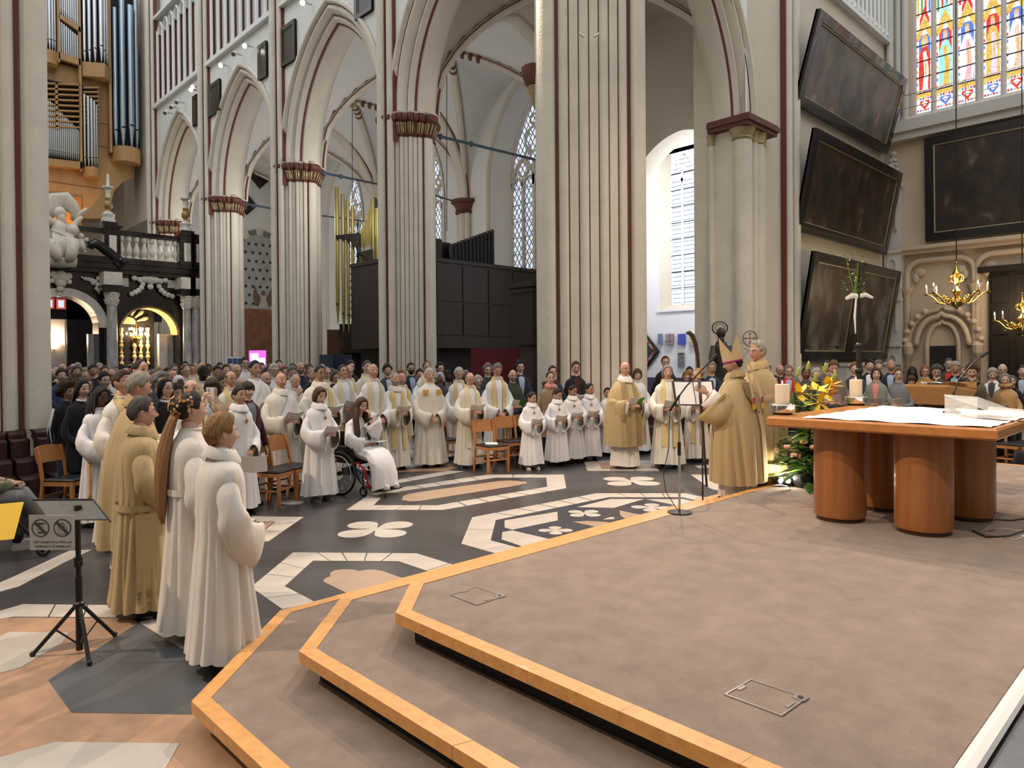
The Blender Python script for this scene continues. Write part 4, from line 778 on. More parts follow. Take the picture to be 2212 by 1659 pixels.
# ================================================================== STANDS
def music_stand(p, label, rz):
    t = thing('music_stand', label, 'music stand', p, rz)
    b = MB(); b.tube([(0, 0, .12), (0, 0, .95)], .016, 10); b.tube([(0, 0, .02), (0, 0, .5)], .021, 10); b.build('pole', BLACK, t)
    for k in range(3):
        a = 2 * math.pi * k / 3 + .5; x, y = math.cos(a), math.sin(a); b = MB(); b.tube([(x * .02, y * .02, .31), (x * .27, y * .27, .02)], .013, 8); b.ball((x * .275, y * .275, .018), .018, 8, 6); b.build('leg', BLACK, t)
        b = MB(); b.tube([(x * .01, y * .01, .06), (x * .14, y * .14, .165)], .006, 6); b.build('brace', BLACK, t)
    b = MB(); b.lathe([(.022, .29), (.035, .3), (.035, .33), (.022, .34)], seg=10); b.build('leg_hub', BLACK, t); b = MB(); b.tube([(.0, -.02, .6), (0, -.06, .6)], .012, 8); b.lathe([(.026, .57), (.026, .63)], seg=10); b.build('height_knob', BLACK, t)
    return t
msp = gz(172, 1410); MS = music_stand(msp, 'black perforated music stand carrying a prohibition sign', 0)
DV = [atd(45, 1115, 4.55), atd(160, 1113, 4.62), atd(262, 1146, 4.25), atd(160, 1146, 4.2)]
# tilted desk seen almost edge on from behind
D0 = Vector((msp.x, msp.y, 0)); R_, F_ = R0, F0
def L3(x, y, z): return D0 + R_ * x + F_ * y + Vector((0, 0, z)) - Vector((msp.x, msp.y, 0))
GREYP = mat('perforated_grey_metal', (.10, .095, .09), .45, .3)
b = MB(); b.loft([[L3(-.36, .12, .975), L3(.02, .12, .975), L3(.27, -.13, .90), L3(-.10, -.13, .90)], [L3(-.36, .12, .982), L3(.02, .12, .982), L3(.27, -.13, .907), L3(-.10, -.13, .907)]]); b.build('desk_plate', GREYP, MS)
b = MB(); b.tube([L3(-.38, .12, .985), L3(.03, .12, .985), L3(.30, -.15, .895)], .006, 6); b.build('desk_rim', BLACK, MS); b = MB(); b.loft([[L3(.14, 0, .945), L3(.27, -.13, .905), L3(.28, -.11, .95), L3(.17, .02, .985)]] * 2); 
b = MB(); b.box((-.02, -.02, .93), (.02, .02, .97)); b.build('tilt_bracket', BLACK, MS)
# sign
sg_ = thing('prohibition_sign', 'white sign with crossed-out phone and handbag hanging on the music stand', 'sign'); c0 = atd(112, 1150, 4.42); sx = 98 / FPX * 4.42; sy = 76 / FPX * 4.42
Rv, Uv, Nv = R0, Vector((0, 0, 1)), -F0
def S3(x, y, d=0): return c0 + Rv * (x * sx) + Uv * (y * sy) + Nv * d
b = MB(); b.loft([[S3(-.5, .5, 0), S3(.5, .48, 0), S3(.5, -.5, 0), S3(-.48, -.5, 0)], [S3(-.5, .5, .003), S3(.5, .48, .003), S3(.5, -.5, .003), S3(-.48, -.5, .003)]]); b.build('board', mat('sign_board', (.62, .59, .57), .5), sg_)
INK = mat('sign_ink', (.09, .085, .085), .6)
for k, cx in enumerate((-.24, .24)):
    rr = .20; asp = sx / sy
    b = MB(); ring = []
    for a in np.linspace(0, 2 * math.pi, 41)[:-1]: ring.append([S3(cx + q * math.cos(a), .13 + q * asp * math.sin(a), d) for q, d in ((rr, .003), (rr, .0045), (rr * .86, .0045), (rr * .86, .003))])
    ring.append(ring[0]); b.loft(ring, (False, False)); b.build('prohibition_ring', INK, sg_)
    b = MB(); dx, dy = .71 * rr * .93, .71 * rr * .93 * asp; w_ = .022
    b.loft([[S3(cx - dx + w_, .13 + dy + w_ * asp, d), S3(cx + dx + w_, .13 - dy + w_ * asp, d), S3(cx + dx - w_, .13 - dy - w_ * asp, d), S3(cx - dx - w_, .13 + dy - w_ * asp, d)] for d in (.003, .0055)]); b.build('prohibition_bar', INK, sg_)
def srect(x0, x1, y0, y1, nm, m=INK, h=.0045):
    b = MB(); b.loft([[S3(x0, y0, d), S3(x1, y0, d), S3(x1, y1, d), S3(x0, y1, d)] for d in (.003, h)]); b.build(nm, m, sg_)
for a in ((-.30, -.295, .0, .28), (-.185, -.18, .0, .28), (-.30, -.18, .23, .28), (-.30, -.18, -.03, .02), (-.26, -.22, .215, .222)): srect(*a, 'phone_pictogram')
for k in range(3): srect(-.17 + .018 * k, -.166 + .018 * k, .24, .275 + .02 * k, 'signal_pictogram')
b = MB()
for pth in ([(.14, .15), (.34, .15), (.33, -.02), (.24, -.05), (.16, -.02), (.14, .15)], [(.19, .15), (.2, .25), (.24, .29), (.28, .25), (.29, .15)], [(.205, .15), (.215, .23), (.24, .26), (.265, .23), (.275, .15)], [(.2, .12), (.28, .12), (.28, .06), (.2, .06), (.2, .12)]):
    b.tube([S3(x, y, .004) for x, y in pth], .0016, 4)
b.build('handbag_pictogram', INK, sg_)
def text(s, size, M, m, parent, name='lettering', ext=.0008):
    cu = bpy.data.curves.new(name, 'FONT'); cu.body = s; cu.size = size; cu.align_x = 'CENTER'; cu.align_y = 'CENTER'; cu.extrude = ext; cu.resolution_u = 3
    tmp = bpy.data.objects.new(name, cu); COL.objects.link(tmp); dg = bpy.context.evaluated_depsgraph_get(); me = bpy.data.meshes.new_from_object(tmp.evaluated_get(dg)); bpy.data.objects.remove(tmp); me.materials.clear(); me.materials.append(m)
    o = bpy.data.objects.new(name, me); COL.objects.link(o); o.matrix_world = M; o.parent = parent; o['kind'] = 'stuff'; return o
def text_old(s, size, M, m, parent, name='lettering', ext=.0008):
    cu = bpy.data.curves.new(name, 'FONT'); cu.body = s; cu.size = size; cu.align_x = 'CENTER'; cu.align_y = 'CENTER'; cu.extrude = ext; cu.materials.append(m); cu.resolution_u = 3
    o = bpy.data.objects.new(name, cu); COL.objects.link(o); o.matrix_world = M; o.parent = parent; return o
def orient(o, xv, yv):
    xv = Vector(xv).normalized(); zv = xv.cross(Vector(yv)).normalized(); yv = zv.cross(xv); M = Matrix((( xv.x, yv.x, zv.x, o[0]), (xv.y, yv.y, zv.y, o[1]), (xv.z, yv.z, zv.z, o[2]), (0, 0, 0, 1))); return M
for s, y in (('GSM uitzetten of op trillen a.u.b.', -.27), ('Handtassen in de berging a.u.b.', -.39)): text(s, .0185, orient(S3(.03, y, .0042), Rv, Uv), INK, sg_)
# bishop's folder stand with microphone
fp = gz(1468, 1108, PZ); ST = thing('microphone_stand', 'thin silver stand with black boom microphone beside the bishop', 'microphone stand', fp); CHR = STEEL
b = MB(); b.tube([(0, 0, 0), (0, 0, .62)], .011, 8); b.build('lower_tube', CHR, ST); b = MB(); b.tube([(0, 0, .6), (0, 0, 1.05)], .008, 8); b.build('upper_tube', CHR, ST); b = MB(); b.tube([(0, 0, .52), (0, 0, .64)], .016, 8); b.build('clutch', BLACK, ST)
b = MB(); b.lathe([(.0, 0), (.11, 0), (.11, .012), (.02, .025)], seg=16); b.build('base_disc', BLACK, ST)
bm = [R0 * x + F0 * -.02 + Vector((0, 0, z)) for x, z in ((-.09, .92), (.0, 1.06), (.06, 1.14), (.27, 1.36), (.34, 1.43))]; b = MB(); b.tube(bm[:2], [.013, .012], 8); b.tube(bm[1:4], .007, 6); b.build('boom', BLACK, ST); b = MB(); b.tube(bm[3:], [.012, .016], 8); b.build('capsule', BLACK, ST)
b = MB(); b.tube([R0 * x + F0 * -.03 + Vector((0, 0, z)) for x, z in ((-.09, .92), (-.10, .6), (-.15, .35), (-.13, .2), (-.03, .04), (0, .02))], .004, 5); b.build('cable', BLACK, ST)
fp2 = atd(1517, 900, 8.1); t = thing('folder_stand', 'thin black stand holding the folder, hidden behind the crook', 'music stand', (fp2.x, fp2.y, .17)); zf_ = atd(1500, 862, 8.1).z - .17
b = MB(); b.lathe([(.0, 0), (.13, 0), (.13, .015), (.02, .03)], seg=14); b.build('base_disc', BLACK, t); b = MB(); b.tube([(0, 0, .02), (0, 0, zf_), R0 * -.1 + Vector((0, 0, zf_ + .02))], .009, 8); b.build('pole', BLACK, t)
fo = atd(1500, 850, 8.1); t = thing('folder', 'black ring folder of white pages held open before the bishop', 'folder', fo)
up = (Vector((0, 0, .85)) + F0 * .5).normalized(); t.scale = (1.0, 1.0, 1.0)
for sg, m0 in ((-1, 0), (1, 1)):
    b = MB(); b.loft([[R0 * (sg * x) + up * y + F0 * d for x, y in ((0, -.16), (.24, -.15), (.24, .17), (0, .16))] for d in (.0, .006)]); b.build('cover', BLACK, t)
    b = MB(); b.loft([[R0 * (sg * x) + up * y + F0 * d for x, y in ((.005, -.14), (.215, -.135), (.215, .155), (.005, .148))] for d in (-.006, -.001)]); b.build('page_block', PAPER, t)
# ================================================================== CHANDELIERS
def chandelier(p, label, ztop, sc=1.0):
    t = thing('brass_chandelier', label, 'chandelier', p); BULB = emit('candle_bulb', (1, .82, .55), 40)
    prof = [(.0, -.34), (.03, -.32), (.05, -.28), (.13, -.24), (.17, -.16), (.15, -.08), (.08, -.04), (.05, .0), (.09, .06), (.12, .1), (.06, .16), (.04, .22), (.07, .28), (.05, .34), (.03, .4), (.06, .46), (.09, .52), (.04, .6), (.03, .68), (.015, .74), (.03, .78), (.0, .82)]
    b = MB(); b.lathe([(r * sc, z * sc) for r, z in prof], seg=20); b.build('body', BRASS, t, 'auto'); b = MB(); b.ball((0, 0, -.38 * sc), .03 * sc, 8, 6); b.build('pendant', BRASS, t)
    for k in range(8):
        a = 2 * math.pi * k / 8 + .2; x, y = math.cos(a) * sc, math.sin(a) * sc
        pth = [(x * r, y * r, z * sc) for r, z in ((.1, -.1), (.22, -.2), (.36, -.16), (.46, -.04), (.54, .03), (.62, .04))]
        b = MB(); b.tube(pth, .018 * sc, 6)
        for r, z, q in ((.26, -.08, .05), (.34, -.05, .04), (.4, -.2, .04), (.2, -.12, .05)): b.tube([(x * (r + q * math.cos(g)), y * (r + q * math.cos(g)), z * sc + q * sc * math.sin(g)) for g in np.linspace(0, 5, 8)], .01 * sc, 5)
        arm = b.build('arm', BRASS, t); b = MB(); b.lathe([(.01, .0), (.06, .02), (.065, .04), (.03, .045), (.03, .09)], (x * .62, y * .62, .03), 10); b.build('drip_pan', BRASS, arm, 'auto')
        b = MB(); b.lathe([(.022 * sc, .1), (.022 * sc, .27)], (x * .62, y * .62, 0), 8); b.build('candle_tube', mat('cream_candle_tube', (.8, .72, .58), .5), arm); b = MB(); b.lathe([(.0, .27), (.018, .29), (.014, .33), (.0, .37)], (x * .62, y * .62, 0), 8); b.build('bulb', BULB, arm, True)
    for k in range(6):
        a = 2 * math.pi * k / 6; b = MB(); b.tube([(math.cos(a) * r * sc, math.sin(a) * r * sc, z * sc) for r, z in ((.05, .3), (.14, .34), (.16, .44), (.1, .5), (.06, .46))], .014 * sc, 5); b.build('scroll', BRASS, t)
    l = bpy.data.lights.new('chandelier_glow', 'POINT'); l.energy = 120; l.color = (1, .72, .42); l.shadow_soft_size = .5; lo = bpy.data.objects.new('chandelier_glow', l); COL.objects.link(lo); lo.parent = t; lo.location = (0, 0, .55)
    b = MB(); b.tube([(0, 0, .8 * sc), (.01, 0, 2.2), (0, 0, ztop - p[2])], .016, 6); b.build('suspension_rod', BLACK, t)
chandelier(atd(2066, 638, 21.0), 'lit brass chandelier hanging before the ogee doorway', 20, 1.25); chandelier(atd(2208, 695, 24), 'lit brass chandelier cut by the right edge of the photo', 20, 1.25)
# ================================================================== PROCESSIONAL CROSS / PASCHAL STAND
cp = atd(1856, 880, 8.5); cp.z = PZ; t = thing('processional_staff', 'tall dark staff tied with white ribbon and green sprigs behind the altar', 'staff', cp); zt = atd(1858, 640, 8.5).z - PZ
b = MB(); b.lathe([(.0, 0), (.16, 0), (.16, .02), (.03, .05)], seg=16); b.build('foot', BLACK, t); b = MB(); b.tube([(0, 0, .03), (0, 0, zt - .6)], .035, 10); b.build('lower_pole', BLACKW, t); b = MB(); b.tube([(0, 0, zt - .62), (0, 0, zt + .32)], .014, 8); b.build('upper_pole', BLACK, t)
b = MB(); b.ball((0, 0, zt - .6), .045, 8, 6); b.ball((0, 0, zt - .9), .05, 8, 6); b.build('ring_knob', BLACK, t)
RIB = mat('white_ribbon', (.8, .78, .74), .5)
b = MB(); b.tube([(0, 0, zt), R0 * -.08 + Vector((0, 0, zt + .01)), R0 * -.16 + Vector((0, 0, zt - .03))], [(.01, .03), (.012, .035), (.005, .02)], 6); b.tube([(0, 0, zt), R0 * .08 + Vector((0, 0, zt + .02)), R0 * .17 + Vector((0, 0, zt - .02))], [(.01, .03), (.012, .03), (.005, .015)], 6); b.tube([R0 * -.03 + Vector((0, 0, zt)), R0 * -.05 + Vector((0, 0, zt - .25)), R0 * -.04 + Vector((0, 0, zt - .45))], [.01, .014, .006], 6); b.build('ribbon', RIB, t)
LEAF = mat('fresh_leaf', (.16, .30, .04), .5, var=.4, vscale=30); b = MB(); rr = random.Random(3)
for k in range(70):
    a, h_ = rr.uniform(0, 6.28), rr.random() ** 1.5; x, y, z = math.cos(a) * .11 * (1 - h_ * .6), math.sin(a) * .11 * (1 - h_ * .6), zt + .03 + .5 * h_; base = R0 * (-.07 - (.06 * h_ if k % 3 else -.12 * h_)); d = Vector((math.cos(a), math.sin(a), .7)) * .035; w_ = Vector((-math.sin(a), math.cos(a), 0)) * .012; c = base + Vector((x, y, z))
    b.add([c, c + d * .5 + w_, c + d, c + d * .5 - w_], [(0, 1, 2, 3)])
o = b.build('sprig_leaves', LEAF, t); o['kind'] = 'stuff'
b = MB()
for dx, h_ in ((-.13, .52), (.02, .4), (-.02, .3)): b.tube([R0 * -.05 + Vector((0, 0, zt)), R0 * (dx * .6 - .03) + Vector((0, 0, zt + h_ * .5)), R0 * (dx - .03) + Vector((0, 0, zt + h_))], .004, 5)
b.build('sprig_stems', LEAF, t)
# ================================================================== FLOWERS
fl = gz(1748, 1050, PZ); FL = thing('flower_arrangement', 'tall arrangement of yellow lilies, greenery and pink roses left of the altar', 'flowers', fl); FL.scale = (1.3, 1.3, 1.02); rr = random.Random(5)
b = MB(); b.lathe([(.0, 0), (.14, 0), (.17, .12), (.15, .14), (0, .13)], seg=14); b.build('bowl', BLACK, FL)
GRN = [mat('leaf_dark_green', (.05, .11, .025), .45, var=.4, vscale=20), mat('leaf_mid_green', (.13, .25, .04), .45, var=.3, vscale=20), mat('leaf_lime', (.28, .38, .07), .5, var=.3, vscale=20)]
def leaf(b, c, d, L, w_, m=0, droop=.25):
    d = d.normalized(); s = d.cross(Vector((0, 0, 1))); s = s.normalized() if s.length > .01 else Vector((1, 0, 0)); n = s.cross(d); P = []
    for q, k in ((0, .15), (.3, .9), (.6, 1.0), (.85, .5), (1, .03)): P.append((c + d * L * q - Vector((0, 0, droop * L * q * q)), k * w_))
    V = []
    for p, k in P: V += [p - s * k, p + n * k * .25, p + s * k]
    b.add(V, [(i * 3 + j, i * 3 + j + 1, i * 3 + j + 4, i * 3 + j + 3) for i in range(4) for j in range(2)], m)
for grp, (n, zlo, zhi, rad, L, w_) in enumerate(((120, .02, .5, .30, .22, .034), (90, .1, .92, .22, .24, .032), (34, .3, .85, .2, .32, .014))):
    for k in range(n):
        z = rr.uniform(zlo, zhi); taper = 1 - .75 * z; a = rr.uniform(0, 6.28); r = rad * taper * rr.uniform(.2, 1); c = Vector((math.cos(a) * r, math.sin(a) * r, z)); d = Vector((math.cos(a), math.sin(a), rr.uniform(-.2, .9))); b = MB(); leaf(b, c - d * .05, d, L * rr.uniform(.7, 1.2) * (.6 + .5 * taper), w_ * rr.uniform(.7, 1.3)); b.build('leaf', GRN[grp], FL, True)
b = MB()
for k in range(9): a = rr.uniform(0, 6.28); b.tube([(0, 0, .1), (math.cos(a) * .08, math.sin(a) * .08, .6), (math.cos(a) * .16, math.sin(a) * .16, .85 + .3 * rr.random())], .006, 5)
b.build('stems', GRN[1], FL)
LILY = mat('yellow_lily_petal', (.80, .56, .03), .45, var=.15, vscale=30); ROSE = mat('pale_pink_rose', (.72, .42, .30), .5, var=.2, vscale=30)
def lily(c, d, sc=1.0, n=6, op=.9):
    t = thing('lily', None, None, fl * 0 + c); t.parent = FL; d = Vector(d).normalized(); s = d.orthogonal().normalized(); q = d.cross(s)
    for k in range(n):
        a = 2 * math.pi * k / n; rv = s * math.cos(a) + q * math.sin(a); b = MB(); leaf(b, Vector((0, 0, 0)), d * (1.1 - op) + rv * op, .12 * sc, .026 * sc, 0, .05); b.build('petal', LILY, t, True)
    b = MB(); b.tube([(0, 0, 0), d * .06 * sc], .004, 5); b.build('stamen', mat('stamen_brown', (.2, .07, .01), .6), t)
for dx, dy, z, dd, op in ((.02, -.12, 1.02, (0, -.2, .5), .75), (.14, -.03, .98, (-.7, -.3, .4), .85), (-.06, .04, .98, (.5, -.6, .3), .8), (.12, -.14, .62, (-.4, -1, .1), .95), (.02, -.16, .9, (-.6, -.9, 0), .85), (.2, .1, 1.05, (.4, -.5, .6), .5)):
    lily(R0 * dx + F0 * dy + Vector((0, 0, z)), R0 * dd[0] + F0 * dd[1] + Vector((0, 0, dd[2])), 1.15, 6, op)
for dx, z in ((-.1, 1.16), (.12, 1.2), (.2, 1.12), (-.02, 1.22), (.04, 1.1)):
    b = MB(); c = R0 * dx + Vector((0, 0, z)); b.tube([c, c + Vector((0, 0, .03)) + R0 * .01, c + Vector((0, 0, .08)) + R0 * .02, c + Vector((0, 0, .11)) + R0 * .02], [.006, .017, .014, .003], 7); b.build('lily_bud', GRN[2], FL, True)
for dx, dy, z in ((-.12, -.18, .5), (-.18, -.14, .36), (.05, -.24, .4), (-.05, -.2, .45), (-.22, -.1, .44), (.12, -.25, .2)):
    b = MB(); c = R0 * dx + F0 * dy + Vector((0, 0, z))
    for k in range(6): b.ball(c + Vector((math.cos(k * 1.05) * .014, math.sin(k * 1.05) * .014, -.004)), (.018, .018, .022), 8, 6)
    b.build('rose', ROSE, FL, True)
for dx in (-.33, -.25):
    b = MB(); c = R0 * dx + F0 * -.02 + Vector((0, 0, .05 if dx < -.3 else .08)); q = fl + c; t = thing('floor_spotlight', 'small glaring floor spotlight %s the flower arrangement' % ('farther left of' if dx < -.3 else 'close beside'), 'spotlight', fl + R0 * dx + F0 * -.02)
    b = MB(); b.lathe([(.03, 0), (.03, .03), (.045, .04), (.045, .1), (.03, .11)], seg=12); b.build('housing', BLACK, t); b = MB(); b.ball(-F0 * .04 + Vector((0, 0, .07)), .026, 10, 7); b.build('lens', emit('spot_lens', (1, .92, .8), 60), t)
    l = bpy.data.lights.new('flower_spot', 'POINT'); l.energy = 5; l.color = (1, .85, .6); l.shadow_soft_size = .03; lo = bpy.data.objects.new('flower_spot', l); COL.objects.link(lo); lo.location = fl + R0 * (dx + .02) + F0 * .0 + Vector((0, 0, .17))
# ================================================================== BLACK MARBLE ROOD SCREEN (plane u = 31) AND ORGAN (u = 37)
US = 31.0
def sx(px, py=700, u=US): return onu(px, py, u).x
def sz(px, py, u=US): return onu(px, py, u).z
SCR = thing('rood_screen', 'black and white marble screen with arched openings below the organ', 'screen', (0, US, 0))
zc0, zc1 = sz(250, 566), sz(250, 590); zb0 = sz(250, 500)
xa0, xa1, xs0, xs1 = sx(58), sx(214), sx(256), sx(390)
ca, sa = (xa0 + xa1) / 2, (xa1 - xa0) / 2; cs, ss = (xs0 + xs1) / 2, (xs1 - xs0) / 2
za, zs_ = sz(130, 706), sz(320, 722)
b = MB(); rows = []
for x in sorted(list(np.arange(2.0, 11.6, .08)) + [ca - sa, ca + sa, cs - ss, cs + ss]):
    z = 0
    if abs(x - ca) < sa: z = za + math.sqrt(max(0, sa ** 2 - (x - ca) ** 2))
    if abs(x - cs) < ss: z = zs_ + math.sqrt(max(0, ss ** 2 - (x - cs) ** 2))
    rows.append((x, z))
for d in (0, .9): b.loft([[(x, d, z), (x, d, zc0)] for x, z in rows], (False, False), False)
b.loft([[(x, 0, z), (x, .9, z)] for x, z in rows], (False, False), False); b.build('black_body', BLACKM, SCR)
for (z0, z1, d) in ((zc1 - .05, zc1 + .12, .25), (zc1 + .12, zc0 - .1, .4), (zc0 - .1, zc0, .5)):
    b = MB(); b.box((2.0, -d, z0), (11.4, .9, z1)); b.build('cornice', BLACKM, SCR)
b = MB(); n = 24
prof = [(0, -.02), (0, -.12), (.3, -.12), (.3, -.02)]
b.loft([[(ca + (sa + q) * math.cos(a), d, za + (sa + q) * math.sin(a)) for q, d in prof] for a in np.linspace(0, math.pi, n)]); b.build('white_archivolt', WMARBLE, SCR, 'auto')
b = MB(); b.loft([[(cs + (ss - q) * math.cos(a), d, zs_ + (ss - q) * math.sin(a)) for q, d in ((.0, .1), (.0, .9), (.1, .9), (.1, .1))] for a in np.linspace(0, math.pi, n)]); b.build('gilded_soffit', mat('gilded_soffit', (.75, .52, .22), .5, var=.4, vscale=4), SCR, 'auto')
def column(px, w_, ybot=800, ycap=632, d=-.55):
    x = sx(px, 700, US + d); z1 = sz(px, ycap, US + d); zcap = sz(px, ycap + 28, US + d); t = thing('marble_column', None, None); t.parent = SCR; r = w_ / 2
    b = MB(); b.lathe([(r, 0), (r, .3), (r * .97, zcap * .5), (r * .85, zcap)], (x, d, 0), 16); b.build('column_shaft', GMARBLE, t, 'auto')
    b = MB(); b.lathe([(r * .9, zcap), (r * 1.0, zcap + .03), (r * .9, zcap + .06), (r * 1.05, zcap + .25), (r * 1.35, z1 - .06), (r * 1.45, z1 - .05), (r * 1.45, z1)], (x, d, 0), 12)
    for k in range(10):
        a = 2 * math.pi * k / 10; c, s = math.cos(a), math.sin(a)
        for q in (0, .18): b.tube([(x + r * c, d + r * s, zcap + .06 + q), (x + r * 1.15 * c, d + r * 1.15 * s, zcap + .2 + q), (x + r * 1.4 * c, d + r * 1.4 * s, zcap + .22 + q)], [.03, .04, .02], 5)
    b.build('corinthian_capital', WMARBLE, t); b = MB(); b.box((x - r * 1.7, d - r * 1.4, z1), (x + r * 1.7, .1, z1 + .28)); b.build('impost_block', BLACKM, t); b = MB(); b.box((x - r * 1.6, d - r * 1.3, z1 + .28), (x + r * 1.6, .1, zc1 - .05)); b.build('white_block', WMARBLE, t)
for px, w_ in ((242, .40), (404, .36), (424, .36)): column(px, w_, ycap=632 if px < 300 else 640)
for px0, px1, y0, y1 in ((252, 278, 600, 618), (362, 386, 605, 622)): b = MB(); b.box((sx(px0), -.06, sz(px0, y1)), (sx(px1), .02, sz(px0, y0))); b.build('white_panel', WMARBLE, SCR)
# inner pilasters seen in the openings
for px, d in ((200, .7), (352, .7), (365, .8)):
    x = sx(px, 700, US + d); b = MB(); b.box((x - .16, d, 0), (x + .16, d + .25, sz(px, 720))); b.build('inner_pilaster', WMARBLE if px == 352 else GMARBLE, SCR)
# carved ornaments
def blobs(name, pts, d=-.12, m=STATUE, par=None):
    b = MB()
    for px, py, r in pts: b.ball((sx(px, py), d, sz(px, py)), (r, r * .6, r), 8, 6)
    return b.build(name, m, par or SCR, True)
blobs('keystone_mask', [(128, 598, .22), (118, 600, .16), (138, 602, .16), (128, 612, .2), (127, 625, .13), (126, 637, .07), (112, 594, .13), (145, 598, .13), (110, 608, .1), (146, 610, .1)], -.25)
blobs('trophy_relief', [(176, 600, .05), (183, 603, .08), (190, 604, .09), (197, 606, .1), (204, 609, .1), (211, 602, .09), (217, 600, .08), (220, 607, .07), (210, 616, .1), (207, 624, .08), (212, 628, .08), (215, 620, .07), (200, 612, .1), (213, 633, .05)], -.1, WMARBLE)
blobs('cherub_garland', [(316, 596, .15), (328, 596, .15), (322, 606, .2), (310, 604, .16), (334, 606, .16), (300, 605, .12), (344, 608, .12), (288, 601, .12), (354, 606, .12), (306, 615, .1), (303, 622, .11), (297, 628, .11), (290, 632, .11), (282, 636, .1), (341, 620, .11), (346, 628, .12), (353, 634, .12), (361, 638, .12), (370, 641, .11), (322, 620, .13)], -.15, WMARBLE)
# balustrade
BA = thing('balustrade', 'black marble balustrade with white vase-shaped balusters on the screen', 'balustrade', (0, US - .3, zc0)); hb = zb0 - zc0
b = MB(); b.box((2.0, -.12, hb - .2), (11.2, .12, hb)); b.build('hand_rail', BLACKM, BA); b = MB(); b.box((2.0, -.14, 0), (11.2, .14, .13)); b.build('bottom_rail', BLACKM, BA)
for k in range(8):
    x = sx(262 + 16.5 * k, 540, US - .3); b = MB(); b.lathe([(.11, .13), (.11, .2), (.05, .24), (.11, .38), (.115, .48), (.05, .68), (.045, .78), (.08, .82), (.1, .86), (.1, hb - .2)], (x, 0, 0), 12); b.build('baluster', WMARBLE, BA, 'auto')
for px in (240, 400, 426):
    x = sx(px, 540, US - .3); b = MB(); b.box((x - .28, -.22, 0), (x + .28, .22, hb + .05)); b.build('pedestal', BLACKM, BA); b = MB(); b.box((x - .12, -.235, .2), (x + .14, -.215, hb - .25)); b.box((x - .29, -.1, .2), (x - .27, .1, hb - .25)); b.build('white_inset', WMARBLE, BA); b = MB(); b.box((x - .34, -.28, hb + .05), (x + .34, .28, hb + .15)); b.build('pedestal_cap', BLACKM, BA)
b = MB(); path = [(sx(x, y, US - .45), -.15, sz(x, y, US - .45) - zc0) for x, y in ((194, 536), (197, 528), (205, 525), (218, 532), (235, 545), (250, 558), (268, 574))]; b.tube(path, [.12, .16, .17, .18, .2, .2, .22], 10); b.build('scroll_volute', BLACKM, BA, True)
for px, ytop, lb in ((235, 380, 'turned white and gold candlestick above the first screen column'), (402, 408, 'turned white and gold candlestick near the arcade pier')):
    x = sx(px, 540, US - .3); t = thing('turned_candlestick', lb, 'candlestick', (x, US - .3, zb0 + .15)); H_ = sz(px, ytop, US - .3) - zb0 - .15
    b = MB(); b.box((-.26, -.26, 0), (.26, .26, .12)); b.build('black_foot', BLACKM, t); b = MB(); b.lathe([(.26, .12), (.25, .25), (.2, .28), (.24, .42), (.1, .55)], seg=12); b.build('carved_base', WMARBLE, t, 'auto')
    b = MB(); b.lathe([(.1, .55), (.08, .62), (.16, .72), (.16, .86), (.1, .95), (.12, 1.02), (.12, 1.08)], seg=12); b.build('gilt_vase', mat('dull_gold_leaf', (.35, .24, .1), .45, .5), t, 'auto'); b = MB(); b.lathe([(.1, 1.08), (.08, 1.2), (.1, 1.38), (.2, 1.46), (.2, 1.52), (.05, 1.53)], seg=12); b.build('drip_tray', WMARBLE, t, 'auto')
    b = MB(); b.lathe([(.06, 1.53), (.045, 2.0), (.03, H_)], seg=10); b.build('taper', mat('ivory_taper', (.75, .72, .66), .5), t)
# seated marble figure
SF = thing('marble_statue', 'white marble statue of a seated bearded figure with billowing cloak on the screen', 'statue', (0, US - .35, 0))
def P(px, py, d=0): return Vector((sx(px, py, US - .35), d, sz(px, py, US - .35)))
b = MB(); b.ball(P(129, 462, -.1), (.20, .2, .25), 12, 9); b.ball(P(131, 474, -.22), (.13, .12, .2), 10, 7); b.tube([P(128, 474), P(128, 482)], .12, 8)
b.tube([P(128, 480, 0), P(127, 495, -.05), P(125, 515, -.05), P(125, 530, .05)], [(.28, .2), (.42, .28), (.45, .3), (.5, .34)], 14); b.tube([P(118, 487), P(106, 480, -.2), P(96, 468, -.2), P(88, 462, -.25)], [.16, .13, .1, .06], 10); b.tube([P(140, 488), P(153, 497, -.25), P(164, 480, -.2), P(174, 470, -.2)], [.17, .14, .1, .07], 10)
b.tube([P(120, 528, 0), P(112, 536, -.5), P(116, 552, -.55), P(120, 566, -.5)], [.32, .27, .2, .16], 10); b.tube([P(134, 528, 0), P(150, 532, -.55), P(146, 552, -.6), P(140, 566, -.5)], [.32, .27, .2, .16], 10); b.build('figure', STATUE, SF, True)
b = MB(); b.tube([P(104, 470, .2), P(112, 448, .25), P(126, 434, .25), P(144, 432, .2), P(157, 446, .1), P(165, 462, 0), P(158, 476, .1)], [(.05, .15), (.1, .3), (.12, .38), (.12, .36), (.1, .28), (.1, .2), (.05, .1)], 10); b.build('billowing_cloak', STATUE, SF, True)
b = MB()
for k in range(7): b.tube([P(112 + 6 * k, 505, -.35), P(110 + 7 * k, 530, -.6), P(104 + 8 * k, 560, -.55)], [.05, .09, .06], 7)
b.tube([P(108, 500, -.3), P(125, 508, -.42), P(148, 520, -.45)], [.06, .1, .06], 8); b.build('drapery_folds', STATUE, SF, True)
b = MB(); b.ball(P(153, 500, -.3), (.22, .22, .22), 12, 9); b.build('orb', STATUE, SF, True)
